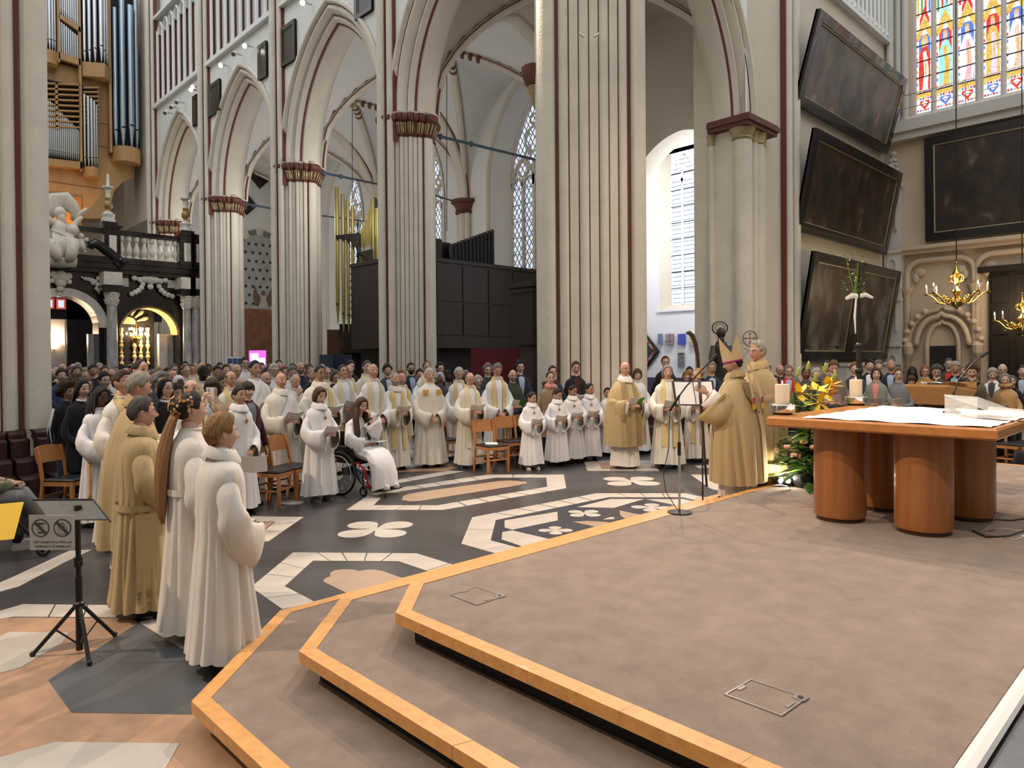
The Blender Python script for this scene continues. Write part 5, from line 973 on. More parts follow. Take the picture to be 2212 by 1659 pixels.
b = MB(); b.ball(P(172, 512, -.2), .12, 10, 7); b.tube([P(171, 518, -.2), P(172, 532, -.2), P(178, 545, -.25)], [.1, .15, .08], 9); b.tube([P(176, 520, -.1), P(186, 518), P(192, 528)], [.04, .12, .03], 8); b.tube([P(170, 540, -.2), P(182, 548, -.3)], [.08, .04], 7); b.build('putto', STATUE, SF, True)
b = MB(); b.tube([P(92, 566, -.2), P(125, 562, -.25), P(162, 568, -.2)], [(.15, .2), (.4, .32), (.12, .2)], 10); b.ball(P(140, 552, -.4), (.26, .2, .24), 10, 7); b.build('cloud_base', STATUE, SF, True)
b = MB(); b.tube([P(186, 452, -.1), P(172, 462, -.1), P(160, 476, -.1)], [(.1, .06), (.12, .08), (.05, .05)], 8); b.build('cloak_end', STATUE, SF, True)
# through the central arch: porch wall, lamp, glazing
b = MB(); b.box((3.0, 35.0, 0), (sx(140, 720, 35.0), 35.15, sz(120, 690, 35.0))); struct(b.build('wall_porch', mat('porch_lilac_white', (.70, .66, .72), .8)))
b = MB(); b.box((3.0, 34.6, sz(120, 690, 35)), (10.9, 34.8, 6)); b.box((sx(140, 720, 35), 34.6, 0), (sx(216, 720, 34.6), 34.75, 6)); struct(b.build('door_2', BLACKW))
wl = onu(117, 742, 34.9); t = thing('wall_sconce', 'glowing half-bowl wall sconce seen through the central screen arch', 'lamp', wl); b = MB(); b.lathe([(.02, -.25), (.06, -.2), (.28, .02), (.26, .03)], seg=14); b.build('glass_bowl', emit('sconce_glow', (1, .72, .38), 6), t); b = MB(); b.tube([(0, .02, -.3), (0, .05, -.2)], .03, 6); b.build('bracket', BLACK, t)
l = bpy.data.lights.new('sconce_light', 'POINT'); l.energy = 60; l.color = (1, .75, .45); l.shadow_soft_size = .15; lo = bpy.data.objects.new('sconce_light', l); COL.objects.link(lo); lo.location = wl + Vector((0, -.2, .2))
t = tag(thing('window_6', 'row of small stained panes in the porch arch', 'window', (0, 34.55, 0)), kind='structure')
for x0, x1 in ((70, 90), (95, 117), (121, 142)):
    X0, X1, Z0, Z1 = sx(x0, 655, 34.55), sx(x1, 655, 34.55), sz(105, 667, 34.55), sz(105, 644, 34.55); b = MB(); b.box((X0, -.02, Z0), (X1, 0, Z1)); b.build('pane_border', emit('red_border_glass', (.5, .08, .06), .8), t); g = .07; b = MB(); b.box((X0 + g, -.03, Z0 + g), (X1 - g, -.02, Z1 - g)); b.build('pane', emit('pale_lit_pane', (.62, .7, .82), 1.0), t)
for px, lb in ((155, 'pale violet notice'),): pass
# side opening: gilded baluster door and small chandelier
DB = thing('baluster_door', 'dark door with cream turned balusters and fan in the side arch', 'door', (0, 32.6, 0)); IV = mat('ivory_painted_wood', (.72, .55, .32), .5)
b = MB(); b.box((sx(256, 740, 32.6) - .5, .1, 0), (sx(335, 740, 32.6), .2, 4.5)); b.build('door_leaf', BLACKW, DB)
for px in (262, 290, 304, 319):
    x = sx(px, 740, 32.6); z0, z1 = sz(px, 787, 32.6), sz(px, 708, 32.6); h_ = z1 - z0; b = MB(); b.lathe([(.09, 0), (.09, .05 * h_)] + [q for k in range(3) for q in ((.035, h_ * (.08 + .3 * k)), (.05, h_ * (.12 + .3 * k)), (.10, h_ * (.2 + .3 * k)), (.05, h_ * (.28 + .3 * k)), (.08, h_ * (.31 + .3 * k)))] + [(.09, h_)], (x, 0, z0), 10); b.build('turned_baluster', IV, DB, 'auto')
cx, cz = sx(275, 700, 32.6), sz(275, 700, 32.6)
b = MB(); b.loft([[(cx + .34 * math.cos(a), d, cz + .3 * math.sin(a)) for a in np.linspace(0, math.pi, 15)] for d in (0, -.06)]); b.build('fan_centre', IV, DB)
for k in range(7):
    a = .35 + .4 * k
    if k > 6: break
    q = Vector((math.cos(a), 0, math.sin(a))); c = Vector((cx, 0, cz)); b = MB(); b.tube([c + q * .4, c + q * .55, c + q * .72, c + q * .85], [.03, .05, .09, .06], 8); b.build('fan_ray', IV, DB, True)
ch = onu(294, 725, 32.2); t = thing('small_chandelier', 'small glowing crystal chandelier inside the side arch of the screen', 'chandelier', ch)
b = MB(); b.lathe([(.02, -.35), (.12, -.25), (.2, -.12), (.06, 0), (.05, .3), (.02, .6)], seg=12); b.build('body', BRASS, t)
for k in range(10):
    a = 2 * math.pi * k / 10; rr_ = .36 if k % 2 else .26; b = MB(); b.tube([(0, 0, -.05), (rr_ * .6 * math.cos(a), rr_ * .6 * math.sin(a), -.12), (rr_ * math.cos(a), rr_ * math.sin(a), 0)], .012, 5); arm = b.build('arm', BRASS, t); b = MB(); b.ball((rr_ * math.cos(a), rr_ * math.sin(a), .08 + .2 * (k % 2 == 0)), (.03, .03, .06), 7, 5); b.build('bulb', emit('warm_bulb', (1, .8, .5), 30), arm)
l = bpy.data.lights.new('screen_chandelier_light', 'POINT'); l.energy = 150; l.color = (1, .75, .42); l.shadow_soft_size = .3; lo = bpy.data.objects.new('screen_chandelier_light', l); COL.objects.link(lo); lo.location = ch + Vector((.3, -.3, .1))
# ---- ORGAN
UO = 37.0
def ox(px, py=300): return onu(px, py, UO).x
def oz(px, py): return onu(px, py, UO).z
OG = thing('pipe_organ', 'large modern wooden pipe organ with silver pipes above the screen', 'organ', (0, UO, 0))
b = MB(); pts = [(70, -40), (238, -40), (240, 85), (300, 95), (298, 340), (290, 378), (268, 392), (250, 410), (243, 440), (240, 470), (70, 470)]
b.extr([(ox(x, y), .3, oz(x, y)) for x, y in pts], (0, 1.2, 0)); b.build('case_panel', ORGANW, OG)
for y in (248, 300, 395): b = MB(); b.box((ox(82, y), .28, oz(150, y) - .01), (ox(240, y), .31, oz(150, y) + .01)); b.build('panel_joint', mat('dark_joint', (.12, .06, .03), .6), OG)
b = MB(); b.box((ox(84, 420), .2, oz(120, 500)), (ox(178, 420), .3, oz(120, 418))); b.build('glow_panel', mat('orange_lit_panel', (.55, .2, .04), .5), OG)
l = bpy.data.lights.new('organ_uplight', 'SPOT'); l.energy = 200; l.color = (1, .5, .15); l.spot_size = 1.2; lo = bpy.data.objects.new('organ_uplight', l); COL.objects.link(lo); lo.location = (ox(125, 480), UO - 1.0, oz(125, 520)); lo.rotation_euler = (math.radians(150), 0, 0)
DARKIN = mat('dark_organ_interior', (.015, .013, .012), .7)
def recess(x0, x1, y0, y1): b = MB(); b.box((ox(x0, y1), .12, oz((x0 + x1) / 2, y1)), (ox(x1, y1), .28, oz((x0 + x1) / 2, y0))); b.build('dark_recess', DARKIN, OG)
def opipe(px, ytop, ybot, w_, d=0., m=TIN, mouth=True):
    x = ox(px, ybot); z0, z1 = oz(px, ybot), oz(px, ytop); r = w_ / 2 * 32.2 / FPX; h_ = z1 - z0; f = min(.28 * h_, r * 7)
    b = MB(); b.lathe([(r * .25, 0), (r, f), (r, h_)], (x, d, z0), 12); o = b.build('organ_pipe', m, OG, 'auto')
    if mouth:
        b = MB(); b.box((x - r * .6, d - r * 1.05, z0 + f), (x + r * .6, d - r * .7, z0 + f + r * .6)); b.build('pipe_mouth', DARKIN, o)
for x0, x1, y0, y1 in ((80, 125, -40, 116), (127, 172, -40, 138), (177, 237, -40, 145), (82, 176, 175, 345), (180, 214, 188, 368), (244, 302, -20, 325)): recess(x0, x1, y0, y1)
for k in range(6): opipe(84 + 7 * k, -40, 112, 6, -.25 * math.sin(math.pi * k / 5))
for k in range(9): opipe(130 + 4.7 * k, -40, 34 + 4 * k, 3.6); opipe(130 + 4.7 * k, 45 + 4 * k, 126 + 1.6 * k, 3.4)
for k, x in enumerate((182, 191, 201, 213, 222, 229, 234)): opipe(x, -40, 140, (7.5, 7.5, 8, 9, 7, 5, 4)[k], (-.1, -.25, -.4, -.5, -.3, -.15, 0)[k])
for k in range(22):
    x = 85 + 4.2 * k; yt = 228 - 5.5 * k if k < 5 else 210 + (k - 4) * 4.4; opipe(x, yt, 333 + .75 * k, 3.4, -.02)
for k in range(5): opipe(183 + 6.3 * k, 205 + 6 * k, 364 - abs(k - 2), 5.5, -.1 - .2 * math.sin(math.pi * k / 4))
for k, x in enumerate((250, 262, 279, 294)): opipe(x, -20 if k % 2 else 20, 322, (11, 12, 13, 11)[k], (-.1, -.35, -.4, -.15)[k], BLUETIN)
def shelf(x0, x1, y0, y1, d, nm='wood_shelf', rnd=True, tilt=0):
    X0, X1, Z0, Z1 = ox(x0, y0), ox(x1, y0), oz((x0 + x1) / 2, y1), oz((x0 + x1) / 2, y0); b = MB(); n = 12 if rnd else 2
    front = [((X0 + X1) / 2 - (X1 - X0) / 2 * math.cos(a), .3 - (.3 + d) * math.sin(a) ** .7) for a in np.linspace(0, math.pi, n + 1)] if rnd else [(X0, .3), (X0, -.1), ((X0 + X1) / 2 + .2, -d), (X1, -.1), (X1, .3)]
    b.loft([[(x, y, Z0) for x, y in front], [(x, y, Z1) for x, y in front]]); b.build(nm, ORGANW, OG)
shelf(80, 125, 114, 142, .5); shelf(177, 238, 142, 172, .6, rnd=False); shelf(180, 214, 364, 384, .45); shelf(243, 304, 322, 354, .6)
def bar(x0, y0, x1, y1, w_): b = MB(); b.loft([[(ox(x0, y0), d, oz(x0, y0) + q) for d, q in ((.3, 0), (-.12, 0), (-.12, w_), (.3, w_))], [(ox(x1, y1), d, oz(x1, y1) + q) for d, q in ((.3, 0), (-.12, 0), (-.12, w_), (.3, w_))]]); b.build('wood_rail', ORGANW, OG)
bar(126, 40, 173, 72, .22); bar(126, 128, 173, 143, .3); bar(82, 356, 177, 366, .32)
for k in range(9): bar(82, 182 + 11.5 * k, 172, 186 + 11.5 * k, .07)
for k in range(9): bar(179, 192 + 9.5 * k, 213, 192 + 9.5 * k, .07)
for x, y0, y1 in ((122, 180, 280), (175, -40, 370), (126, -40, 135), (239, -40, 330)): b = MB(); b.box((ox(x, y1) - .05, -.12, oz(x, y1)), (ox(x, y1) + .05, .3, oz(x, y0))); b.build('wood_post', ORGANW, OG)
# ================================================================== AISLE FURNITURE
# dark panelled organ box (plane u = 18.3)
UB = 18.3; DP = mat('dark_brown_panelling', (.032, .026, .024), .45, var=.25, vscale=2, stretch=(1, 1, .3)); c0 = onu(935, 556, UB); z1 = c0.z; z0 = onu(1000, 752, UB).z; vr = onu(1200, 650, UB).x
DBX = thing('panelled_organ_box', 'large dark wood panelled box standing in the aisle arch', 'organ case', (0, UB, 0)); b = MB(); b.box((12.95, 0, z0), (vr, 3.2, z1)); b.build('box_body', DP, DBX); b = MB(); b.box((12.9, -.06, z1 - .12), (vr, 3.2, z1)); b.build('top_rail', DP, DBX); b = MB(); b.box((12.9, -.08, z0), (vr, 0, z0 + .35)); b.build('bottom_rail', DP, DBX)
xs_ = [onu(x, 650, UB).x for x in (941, 998, 1054, 1107, 1165)]; zz = [z0 + .4, (z0 + z1) / 2 + .05, z1 - .17]
for k in range(4):
    for j in range(2): b = MB(); b.box((xs_[k] + .03, -.035, zz[j] + .03), (xs_[k + 1] - .03, .0, zz[j + 1] - .03)); b.build('raised_panel', DP, DBX)
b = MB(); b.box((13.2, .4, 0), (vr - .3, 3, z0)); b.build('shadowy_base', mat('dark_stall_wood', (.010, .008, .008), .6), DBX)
DGP = mat('dark_grey_pipe', (.03, .032, .036), .45, .3)
OP = thing('dark_pipe_rank', 'rank of dark grey wooden pipes standing on the panelled box', 'organ pipes', (0, UB, z1))
for k in range(12):
    px = 975 + 8 * k; v = onu(px, 560, UB + .6).x; zt = onu(px, 528 - 2.9 * k, UB + .6).z - z1; b = MB(); b.lathe([(.085, 0), (.085, zt - .1), (.075, zt - .1), (.075, zt)], (v, .6, 0), 8); b.build('organ_pipe', DGP, OP)
b = MB(); b.box((onu(941, 540, UB).x, .3, 0), (onu(967, 540, UB).x, 1.4, onu(950, 512, UB).z - z1)); b.build('black_block', BLACKW, OP); b = MB(); b.box((onu(967, 540, UB).x, .9, 0), (onu(1010, 540, UB).x, 1.2, onu(990, 515, UB).z - z1)); b.build('back_board', BLACKW, OP)
b = MB(); A, B = atd(1017, 753, 18.0), atd(1125, 753, 18.0); rp = thing('red_board', 'plain crimson display board leaning in front of the dark box', 'board', (A + B) / 2 * 1.0); hz = A.z; rp.location.z = 0
b = MB(); d = (B - A); d.z = 0; b.loft([[-d / 2 + q + Vector((0, 0, z)) for q in (Vector(), F0 * .05)] + [d / 2 + q + Vector((0, 0, z)) for q in (F0 * .05, Vector())] for z in (.0, hz)]); b.build('panel', mat('crimson_board', (.13, .012, .022), .7), rp); b = MB(); b.tube([-d / 2 + F0 * .3, -d / 2 + Vector((0, 0, 1.4))], .02, 6); b.build('strut', BLACK, rp); b = MB(); b.tube([d / 2 + F0 * .3, d / 2 + Vector((0, 0, 1.4))], .02, 6); b.build('strut', BLACK, rp)
# dark carved canopy attached to crossing pier
cc = atd(1150, 700, 16.6); t = thing('carved_pulpit_panel', 'dark carved wooden canopy corner half hidden behind the crossing pier', 'panelling', (cc.x, cc.y, 0)); za_, zb_ = atd(1150, 745, 16.6).z, atd(1150, 612, 16.6).z
b = MB(); b.box((-.2, -.2, za_), (.5, .5, zb_)); b.build('panel', mat('dark_carved_oak', (.018, .012, .009), .5), t); b = MB(); b.box((-.28, -.28, zb_ - .1), (.6, .6, zb_ + .02)); b.box((-.25, -.25, zb_ - .22), (.55, .55, zb_ - .14)); b.build('cornice', mat('dark_carved_oak', (.018, .012, .009), .5), t); b = MB(); b.box((-.1, -.1, 0), (.3, .3, za_)); b.build('post', DP, t)
# gold pipes organ
DO = 26.5; GO = thing('gold_pipe_organ', 'tall gold-painted organ pipes in dark wood frame in the aisle', 'organ', atd(780, 800, DO)); GO.location.z = 0; g0 = Vector(GO.location)
def GPt(px, py, d=0): p = atd(px, py, DO + d); return p - g0
def gpipe(px, yt, yb, w_, d=0, mouth=True):
    p0, p1 = GPt(px, yb, d), GPt(px, yt, d); r = w_ / 2 * (DO + d) / FPX; h_ = p1.z - p0.z; f = min(.22 * h_, r * 9); b = MB(); b.lathe([(r * .2, 0), (r, f), (r, h_)], p0, 12); o = b.build('organ_pipe', GOLDPIPE, GO, 'auto')
    if mouth: b = MB(); q = p0 - F0 * r * .9; b.lathe([(r * .45, f), (r * .45, f + r)], q, 6); b.build('pipe_mouth', DARKIN, o)
for px, yt, yb, w_ in ((730, 405, 700, 9), (743, 419, 718, 8.5), (754, 433, 718, 8), (764, 445, 718, 7)): gpipe(px, yt, yb, w_)
for k in range(9): gpipe(781 + 3.3 * k, 497 - 9 * k, 540 - k * .5, 3.6, .3, False)
for k in range(9): gpipe(781 + 4.2 * k, 545 + 2 * k, 735, 4.5, .1)
gpipe(808, 430, 700, 9, .2); gpipe(817, 450, 715, 9, 0)
def gbox(x0, y0, x1, y1, d0, d1, nm, m=BLACKW):
    a, c = GPt(x0, y0, d0), GPt(x1, y1, d0); b = MB(); b.loft([[Vector((a.x, a.y, z)) for z in (a.z, c.z)] + [Vector((c.x, c.y, z)) for z in (c.z, a.z)], [Vector((a.x, a.y, z)) + F0 * d1 for z in (a.z, c.z)] + [Vector((c.x, c.y, z)) + F0 * d1 for z in (c.z, a.z)]]); b.build(nm, m, GO)
gbox(770, 502, 777, 735, .1, .5, 'frame_post'); gbox(805, 427, 813, 520, .5, .4, 'frame_post')
for pts in ([(725, 508), (775, 503), (775, 550), (768, 535), (755, 520), (740, 514), (725, 514)], [(777, 545), (803, 537), (803, 575), (795, 560), (785, 552), (777, 550)], [(728, 720), (774, 718), (774, 722), (760, 740), (756, 752), (744, 752), (741, 738)]):
    b = MB(); b.extr([GPt(x, y, -.25) for x, y in pts], F0 * .3); b.build('curved_bracket', BLACKW, GO)
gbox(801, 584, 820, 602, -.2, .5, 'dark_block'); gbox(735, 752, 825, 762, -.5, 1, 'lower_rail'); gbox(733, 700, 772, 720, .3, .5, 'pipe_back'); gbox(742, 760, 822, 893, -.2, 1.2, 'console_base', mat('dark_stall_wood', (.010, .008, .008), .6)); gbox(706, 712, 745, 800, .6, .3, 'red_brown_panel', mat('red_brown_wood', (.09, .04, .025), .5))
bp = atd(722, 800, 22.5); t = thing('blue_screen', 'dark blue folding partition in front of the gold pipes', 'partition', (bp.x, bp.y, 0))
for x0, x1, d0, d1, m in ((690, 720, 0, .35, mat('slate_blue_board', (.045, .075, .105), .6)), (720, 760, .35, 0, mat('navy_board', (.015, .022, .05), .6))):
    a, c = atd(x0, 766, 22.5 + d0), atd(x1, 768, 22.5 + d1); b = MB(); b.loft([[Vector((p.x - bp.x, p.y - bp.y, z)) + o for p, z, o in ((a, 0, Vector()), (c, 0, Vector()), (c, 0, F0 * .04), (a, 0, F0 * .04))], [Vector((p.x - bp.x, p.y - bp.y, a.z)) + o for p, o in ((a, Vector()), (c, Vector()), (c, F0 * .04), (a, F0 * .04))]]); b.build('leaf', m, t)
# painted niche at the aisle end
UN = 38.9; nx0, nx1 = onu(520, 650, UN).x, onu(600, 650, UN).x; zn1 = onu(555, 507, UN).z; zn0 = onu(555, 660, UN).z; cxn, sn = (nx0 + nx1) / 2, (nx1 - nx0) / 2; t = thing('painted_niche', 'arched wall niche with faded mural of rosettes and a winged angel', 'niche', (cxn, UN, 0))
b = MB(); pts = [(sn, 0)] + arch_pts(sn, sn * 1.2, 0, 8, zn1 - sn * .95) + [(-sn, 0)]; b.extr([(x, 0, z) for x, z in pts], (0, -.04, 0)); b.build('mural_ground', mat('faded_grey_mural', (.42, .44, .45), .85, var=.2, vscale=2), t)
for k in range(9):
    a0, a1 = math.pi * k / 9, math.pi * (k + .9) / 9; b = MB(); zc_ = zn1 - sn; b.extr([(q * math.cos(a), -.06, zc_ + q * math.sin(a)) for q, a in ((sn, a0), (sn + .3, a0), (sn + .3, a1), (sn, a1))], (0, -.03, 0)); b.build('voussoir', mat('grey_voussoir', (.2, .21, .2), .8) if k % 2 else WMARBLE, t)
for j in range(9):
    for i in range(5):
        x = -sn + .28 + .42 * i + (.2 if j % 2 else 0); z = zn0 + .1 + .48 * j
        if z < zn1 - .3 and abs(x) < sn - .1: b = MB(); b.extr([(x + .09 * math.cos(a), -.045, z + .09 * math.sin(a)) for a in np.linspace(0, 2 * math.pi, 9)[:-1]], (0, -.01, 0)); b.build('painted_rosette', mat('dark_rosette', (.05, .045, .045), .8), t)
b = MB(); b.box((-sn + .2, -.06, 0), (sn, -.04, zn0 - .2)); b.build('red_plaster', mat('red_brown_plaster', (.26, .12, .075), .9, var=.35, vscale=2.5), t)
DKP = mat('mural_brown', (.16, .11, .085), .8)
for sg in (-1, 1): b = MB(); b.extr([(.2 + sg * x, -.05, zn0 + z) for x, z in ((.08, .3), (.35, .75), (.5, 1.1), (.62, .5), (.5, 0), (.2, -.05))], (0, -.012, 0)); b.build('angel_wing', DKP, t)
b = MB(); b.extr([(.2 + x, -.055, zn0 + z) for x, z in ((-.3, -.1), (.3, -.1), (.16, .35), (.1, .6), (-.1, .6), (-.16, .35))], (0, -.012, 0)); b.build('angel_body', mat('mural_pale', (.5, .47, .43), .8), t); b = MB(); b.extr([(.2 + .13 * math.cos(a), -.06, zn0 + .72 + .16 * math.sin(a)) for a in np.linspace(0, 6.28, 10)[:-1]], (0, -.012, 0)); b.build('angel_head', DKP, t)
# lit information screen
ip = atd(556, 790, 28.0); t = thing('information_screen', 'brightly lit magenta and white information screen beyond the crowd', 'screen', (ip.x, ip.y, 0)); A, B = atd(538, 790, 28) - ip, atd(574, 757, 28) - ip; zt_ = atd(555, 757, 28).z; A.z = B.z = 0
def iscr(f0, f1, z0, z1, m, nm, d=0):
    b = MB(); a_, c_ = A.lerp(B, f0) - F0 * d, A.lerp(B, f1) - F0 * d; b.loft([[a_ + Vector((0, 0, z0)), c_ + Vector((0, 0, z0)), c_ + Vector((0, 0, z1)), a_ + Vector((0, 0, z1))], [p + F0 * .04 for p in (a_ + Vector((0, 0, z0)), c_ + Vector((0, 0, z0)), c_ + Vector((0, 0, z1)), a_ + Vector((0, 0, z1)))]]); b.build(nm, m, t)
iscr(0, 1, 0, .9, BLACK, 'stand'); iscr(0, 1, .9, zt_, emit('screen_magenta', (.55, .10, .50), 1.6), 'display'); iscr(.12, .95, 1.1, zt_ - .3, emit('screen_white', (1, .95, .97), 3.5), 'display_field', .01); iscr(.1, .55, zt_ - .3, zt_ - .12, emit('screen_white', (1, .95, .97), 3.5), 'display_field', .01)
for f, z in ((.3, zt_ - .55), (.7, zt_ - .62), (.68, zt_ - .95)): iscr(f - .07, f + .07, z, z + .12, emit('screen_orange', (.9, .35, .05), 1.5), 'display_icon', .02)
pp = atd(508, 785, 27.5); t = thing('notice_board', 'small board of blue and white leaflets against the pier', 'notice board', (pp.x, pp.y, 0))
zt_ = atd(508, 771, 27.5).z
for k in range(3):
    for j in range(2): c = R0 * (-.2 + .2 * k) + Vector((0, 0, zt_ - .18 - .3 * j)); b = MB(); b.loft([[c + R0 * x + Vector((0, 0, z)) - F0 * d for x, z in ((-.085, -.12), (.085, -.12), (.085, .12), (-.085, .12))] for d in (.02, .03)]); b.build('leaflet', mat('leaflet_blue', (.06, .09, .22), .6), t)
b = MB(); b.loft([[R0 * x + Vector((0, 0, z)) + F0 * d for x, z in ((-.33, 0), (.33, 0), (.33, zt_), (-.33, zt_))] for d in (0, .03)]); b.build('backboard', PAPER, t)
# tie rods, hanging wires
for a, c, lb in (((943, 293, 20.8), (1165, 347, 24.5), 'blue iron tie rod from the nearest arcade capital'), ((695, 373, 25.0), (818, 398, 29), 'blue iron tie rod above the brass pipes'), ((530, 440, 30), (590, 451, 33), 'blue iron tie rod in front of the far hatchment'), ((938, 422, 29.5), (988, 437, 30.5), 'thin blue rod across the middle aisle window'), ((696, 466, 31), (795, 479, 33), 'thin blue rod behind the brass pipe tops')):
    A, B = atd(*a), atd(*c); B = A + (B - A); t = thing('tie_rod', lb, 'tie rod', A); b = MB(); b.tube([(0, 0, 0), B - A], .045 if 'thin' not in lb else .03, 6); b.build('bar', BLUEIRON, t)
    for f in (.03, .3): b = MB(); b.ball((B - A) * f, .09 if 'thin' not in lb else .05, 8, 6); b.build('joint', BLUEIRON, t)
for (x, y0, y1, d, lb) in ((965, 115, 500, 26, 'thin black cable hanging before the middle aisle window'), (761, 205, 440, 28, 'thin black cable hanging above the brass pipes')):
    p0, p1 = atd(x, y1, d), atd(x, y0, d); b = MB(); b.tube([p1, p0], .014, 5); tag(b.build('hanging_cable', BLACK), lb, 'cable')
# spotlights on the string course
for k, (px, py, on) in enumerate(((358, 243, 0), (371, 231, 0), (383, 220, 0), (414, 193, 1), (418, 187, 1), (478, 140, 1), (506, 116, 0), (530, 98, 1), (655, 5, 1))):
    p = onv(px, py, VF - .35); t = thing('wall_spotlight', ('unlit' if not on else 'lit') + ' white spotlight on the ledge, %s from the left' % ('first', 'second', 'third', 'fourth', 'fifth', 'sixth', 'seventh', 'eighth', 'ninth')[k], 'spotlight', p, 0, 'spotlights on the string course'); d = Vector((-.5, -.5, -.5)).normalized()
    b = MB(); b.tube([d * -.12, d * .1], .09, 10); b.build('housing', mat('white_lamp_housing', (.7, .7, .7), .5), t); b = MB(); b.tube([d * .1, d * .112], .075, 10); b.build('lens', emit('lit_lens', (1, .95, .85), 20) if on else STEEL, t); b = MB(); b.tube([(0, 0, 0), (.3, 0, .02)], .03, 6); b.build('bracket', STEEL, t)
# chapel wall panels, plaque, lozenge board
for k, (x0, x1, c1) in enumerate(((1424, 1431, (.2, .25, .4)), (1441, 1456, (.33, .24, .25)), (1467, 1481, (.06, .10, .5)), (1492, 1507, (.55, .42, .16)), (1516, 1529, (.75, .75, .78)))):
    A, B = onv(x0, 745, cv_ - .05), onv(x1, 721, cv_ - .05); t = thing('colour_panel', 'small square %s panel in a row on the chapel wall' % ('grey-blue half-hidden', 'brownish-pink checked', 'ultramarine blue', 'ochre and white', 'white')[k], 'artwork', (cv_ - .02, A.y, A.z), 0, 'row of colour panels on the chapel wall')
    w_, h_ = A.y - B.y, B.z - A.z; b = MB(); b.box((-.14, -w_, 0), (-.02, 0, h_)); b.build('box', mat('panel_%d' % k, c1, .6), t)
    b = MB(); b.box((-.146, -w_ * .62, 0), (-.14, -w_ * .54, h_)); b.box((-.147, -w_, h_ * .3), (-.141, 0, h_ * .36)); b.build('cross_stripes', mat('panel_stripe_%d' % k, (.8, .8, .8) if k in (3,) else ((.6, .45, .15) if k == 4 else (.12, .12, .25)), .6), t)
A, B = onv(1466, 793, cv_ - .05), onv(1478, 762, cv_ - .05); t = thing('wall_plaque', 'grey rectangular slate plaque below the colour panels', 'plaque', (cv_ - .02, A.y, A.z)); b = MB(); b.box((-.08, -(A.y - B.y), 0), (-.02, 0, B.z - A.z)); b.build('slab', mat('slate', (.2, .2, .21), .7, var=.4, vscale=30), t); b = MB(); b.box((-.12, -(A.y - B.y), B.z - A.z), (-.02, 0, B.z - A.z + .06)); b.build('cap', WMARBLE, t)
lc = onv(1393, 760, cv_ - .06); t = thing('lozenge_board', 'black lozenge memorial board with painted heraldic shields beside the crossing pier', 'memorial board', lc); r = 45 * 29.5 / FPX; AXL = Vector((0, -1, 0)); NXL = Vector((-1, 0, 0))
for s_, m, d in ((1.0, mat('black_picture_frame', (.012, .013, .015), .3), 0), (.86, mat('dark_board', (.035, .035, .04), .5), .05)): b = MB(); b.extr([AXL * (r * .9 * s_ * x) + Vector((0, 0, r * s_ * z)) + NXL * d for x, z in ((1, 0), (0, 1), (-1, 0), (0, -1))], NXL * .05); b.build('board' if d == 0 else 'field', m, t)
for k in range(6):
    f = .15 + .13 * k
    for sg in (-1, 1): c = AXL * (r * .9 * .72 * (1 - f)) + Vector((0, 0, sg * r * .8 * f)) + NXL * .11; b = MB(); b.ball(c, (.05, .06, .07), 6, 5); b.build('painted_shield', mat('shield_%d' % (k % 3), [(.3, .05, .04), (.35, .25, .06), (.3, .3, .28)][k % 3], .5), t)
# bronze statue
bs = atd(1558, 790, 17.5); BR = mat('dark_bronze_statue', (.06, .052, .042), .5, .4, var=.3, vscale=6); t = thing('bronze_statue', 'dark bronze robed statue with a lettered halo behind the bishop', 'statue', (bs.x, bs.y, 0)); z0 = atd(1558, 715, 17.5).z
b = MB(); b.ball((0, 0, z0 - .05), (.10, .115, .14), 12, 9); b.tube([(0, 0, z0 - .15), (0, 0, z0 - .3)], .08, 8); b.tube([(0, 0, z0 - .26), (0, 0, z0 - .45), (0, 0, z0 - .9), (0, 0, z0 - 1.4), (0, 0, z0 - 1.9)], [(.12, .11), (.21, .15), (.2, .16), (.23, .19), (.27, .22)], 16)
for sg in (-1, 1): b.tube([R0 * (.18 * sg) + Vector((0, 0, z0 - .38)), R0 * (.25 * sg) - F0 * .05 + Vector((0, 0, z0 - .68)), R0 * (.30 * sg) - F0 * .15 + Vector((0, 0, z0 - .9)), R0 * (.36 * sg) - F0 * .2 + Vector((0, 0, z0 - 1.0))], [.085, .075, .055, .03], 9)
b.build('figure', BR, t, True); b = MB(); b.lathe([(.34, 0), (.34, .1), (.26, .15), (.26, z0 - 1.95), (.34, z0 - 1.9)], seg=8); b.build('plinth', BR, t)
b = MB(); c = Vector((0, 0, z0 + .08)) + F0 * .1; b.tube([c + R0 * (.19 * math.cos(a)) + Vector((0, 0, .16 * math.sin(a))) for a in np.linspace(0, 2 * math.pi, 21)], .018, 6); b.tube([c + R0 * (.12 * math.cos(a)) + Vector((0, 0, .1 * math.sin(a))) for a in np.linspace(0, 2 * math.pi, 21)], .008, 5); b.build('halo', BR, t)
HL = mat('halo_letter', (.5, .5, .48), .5)
for ch_, a in (('G', 2.3), ('D', 1.75), ('A', 1.2), ('C', .7)): text(ch_, .075, orient(c + R0 * (.155 * math.cos(a)) + Vector((0, 0, .13 * math.sin(a))) - F0 * .012, R0 * math.sin(a) + Vector((0, 0, -math.cos(a))), R0 * math.cos(a) + Vector((0, 0, math.sin(a)))) if False else Matrix.Translation(Vector((bs.x, bs.y, 0)) * 0 + c + R0 * (.155 * math.cos(a)) + Vector((0, 0, .13 * math.sin(a))) - F0 * .02) @ orient((0, 0, 0), R0, (0, 0, 1)), HL, t, 'halo_letter')
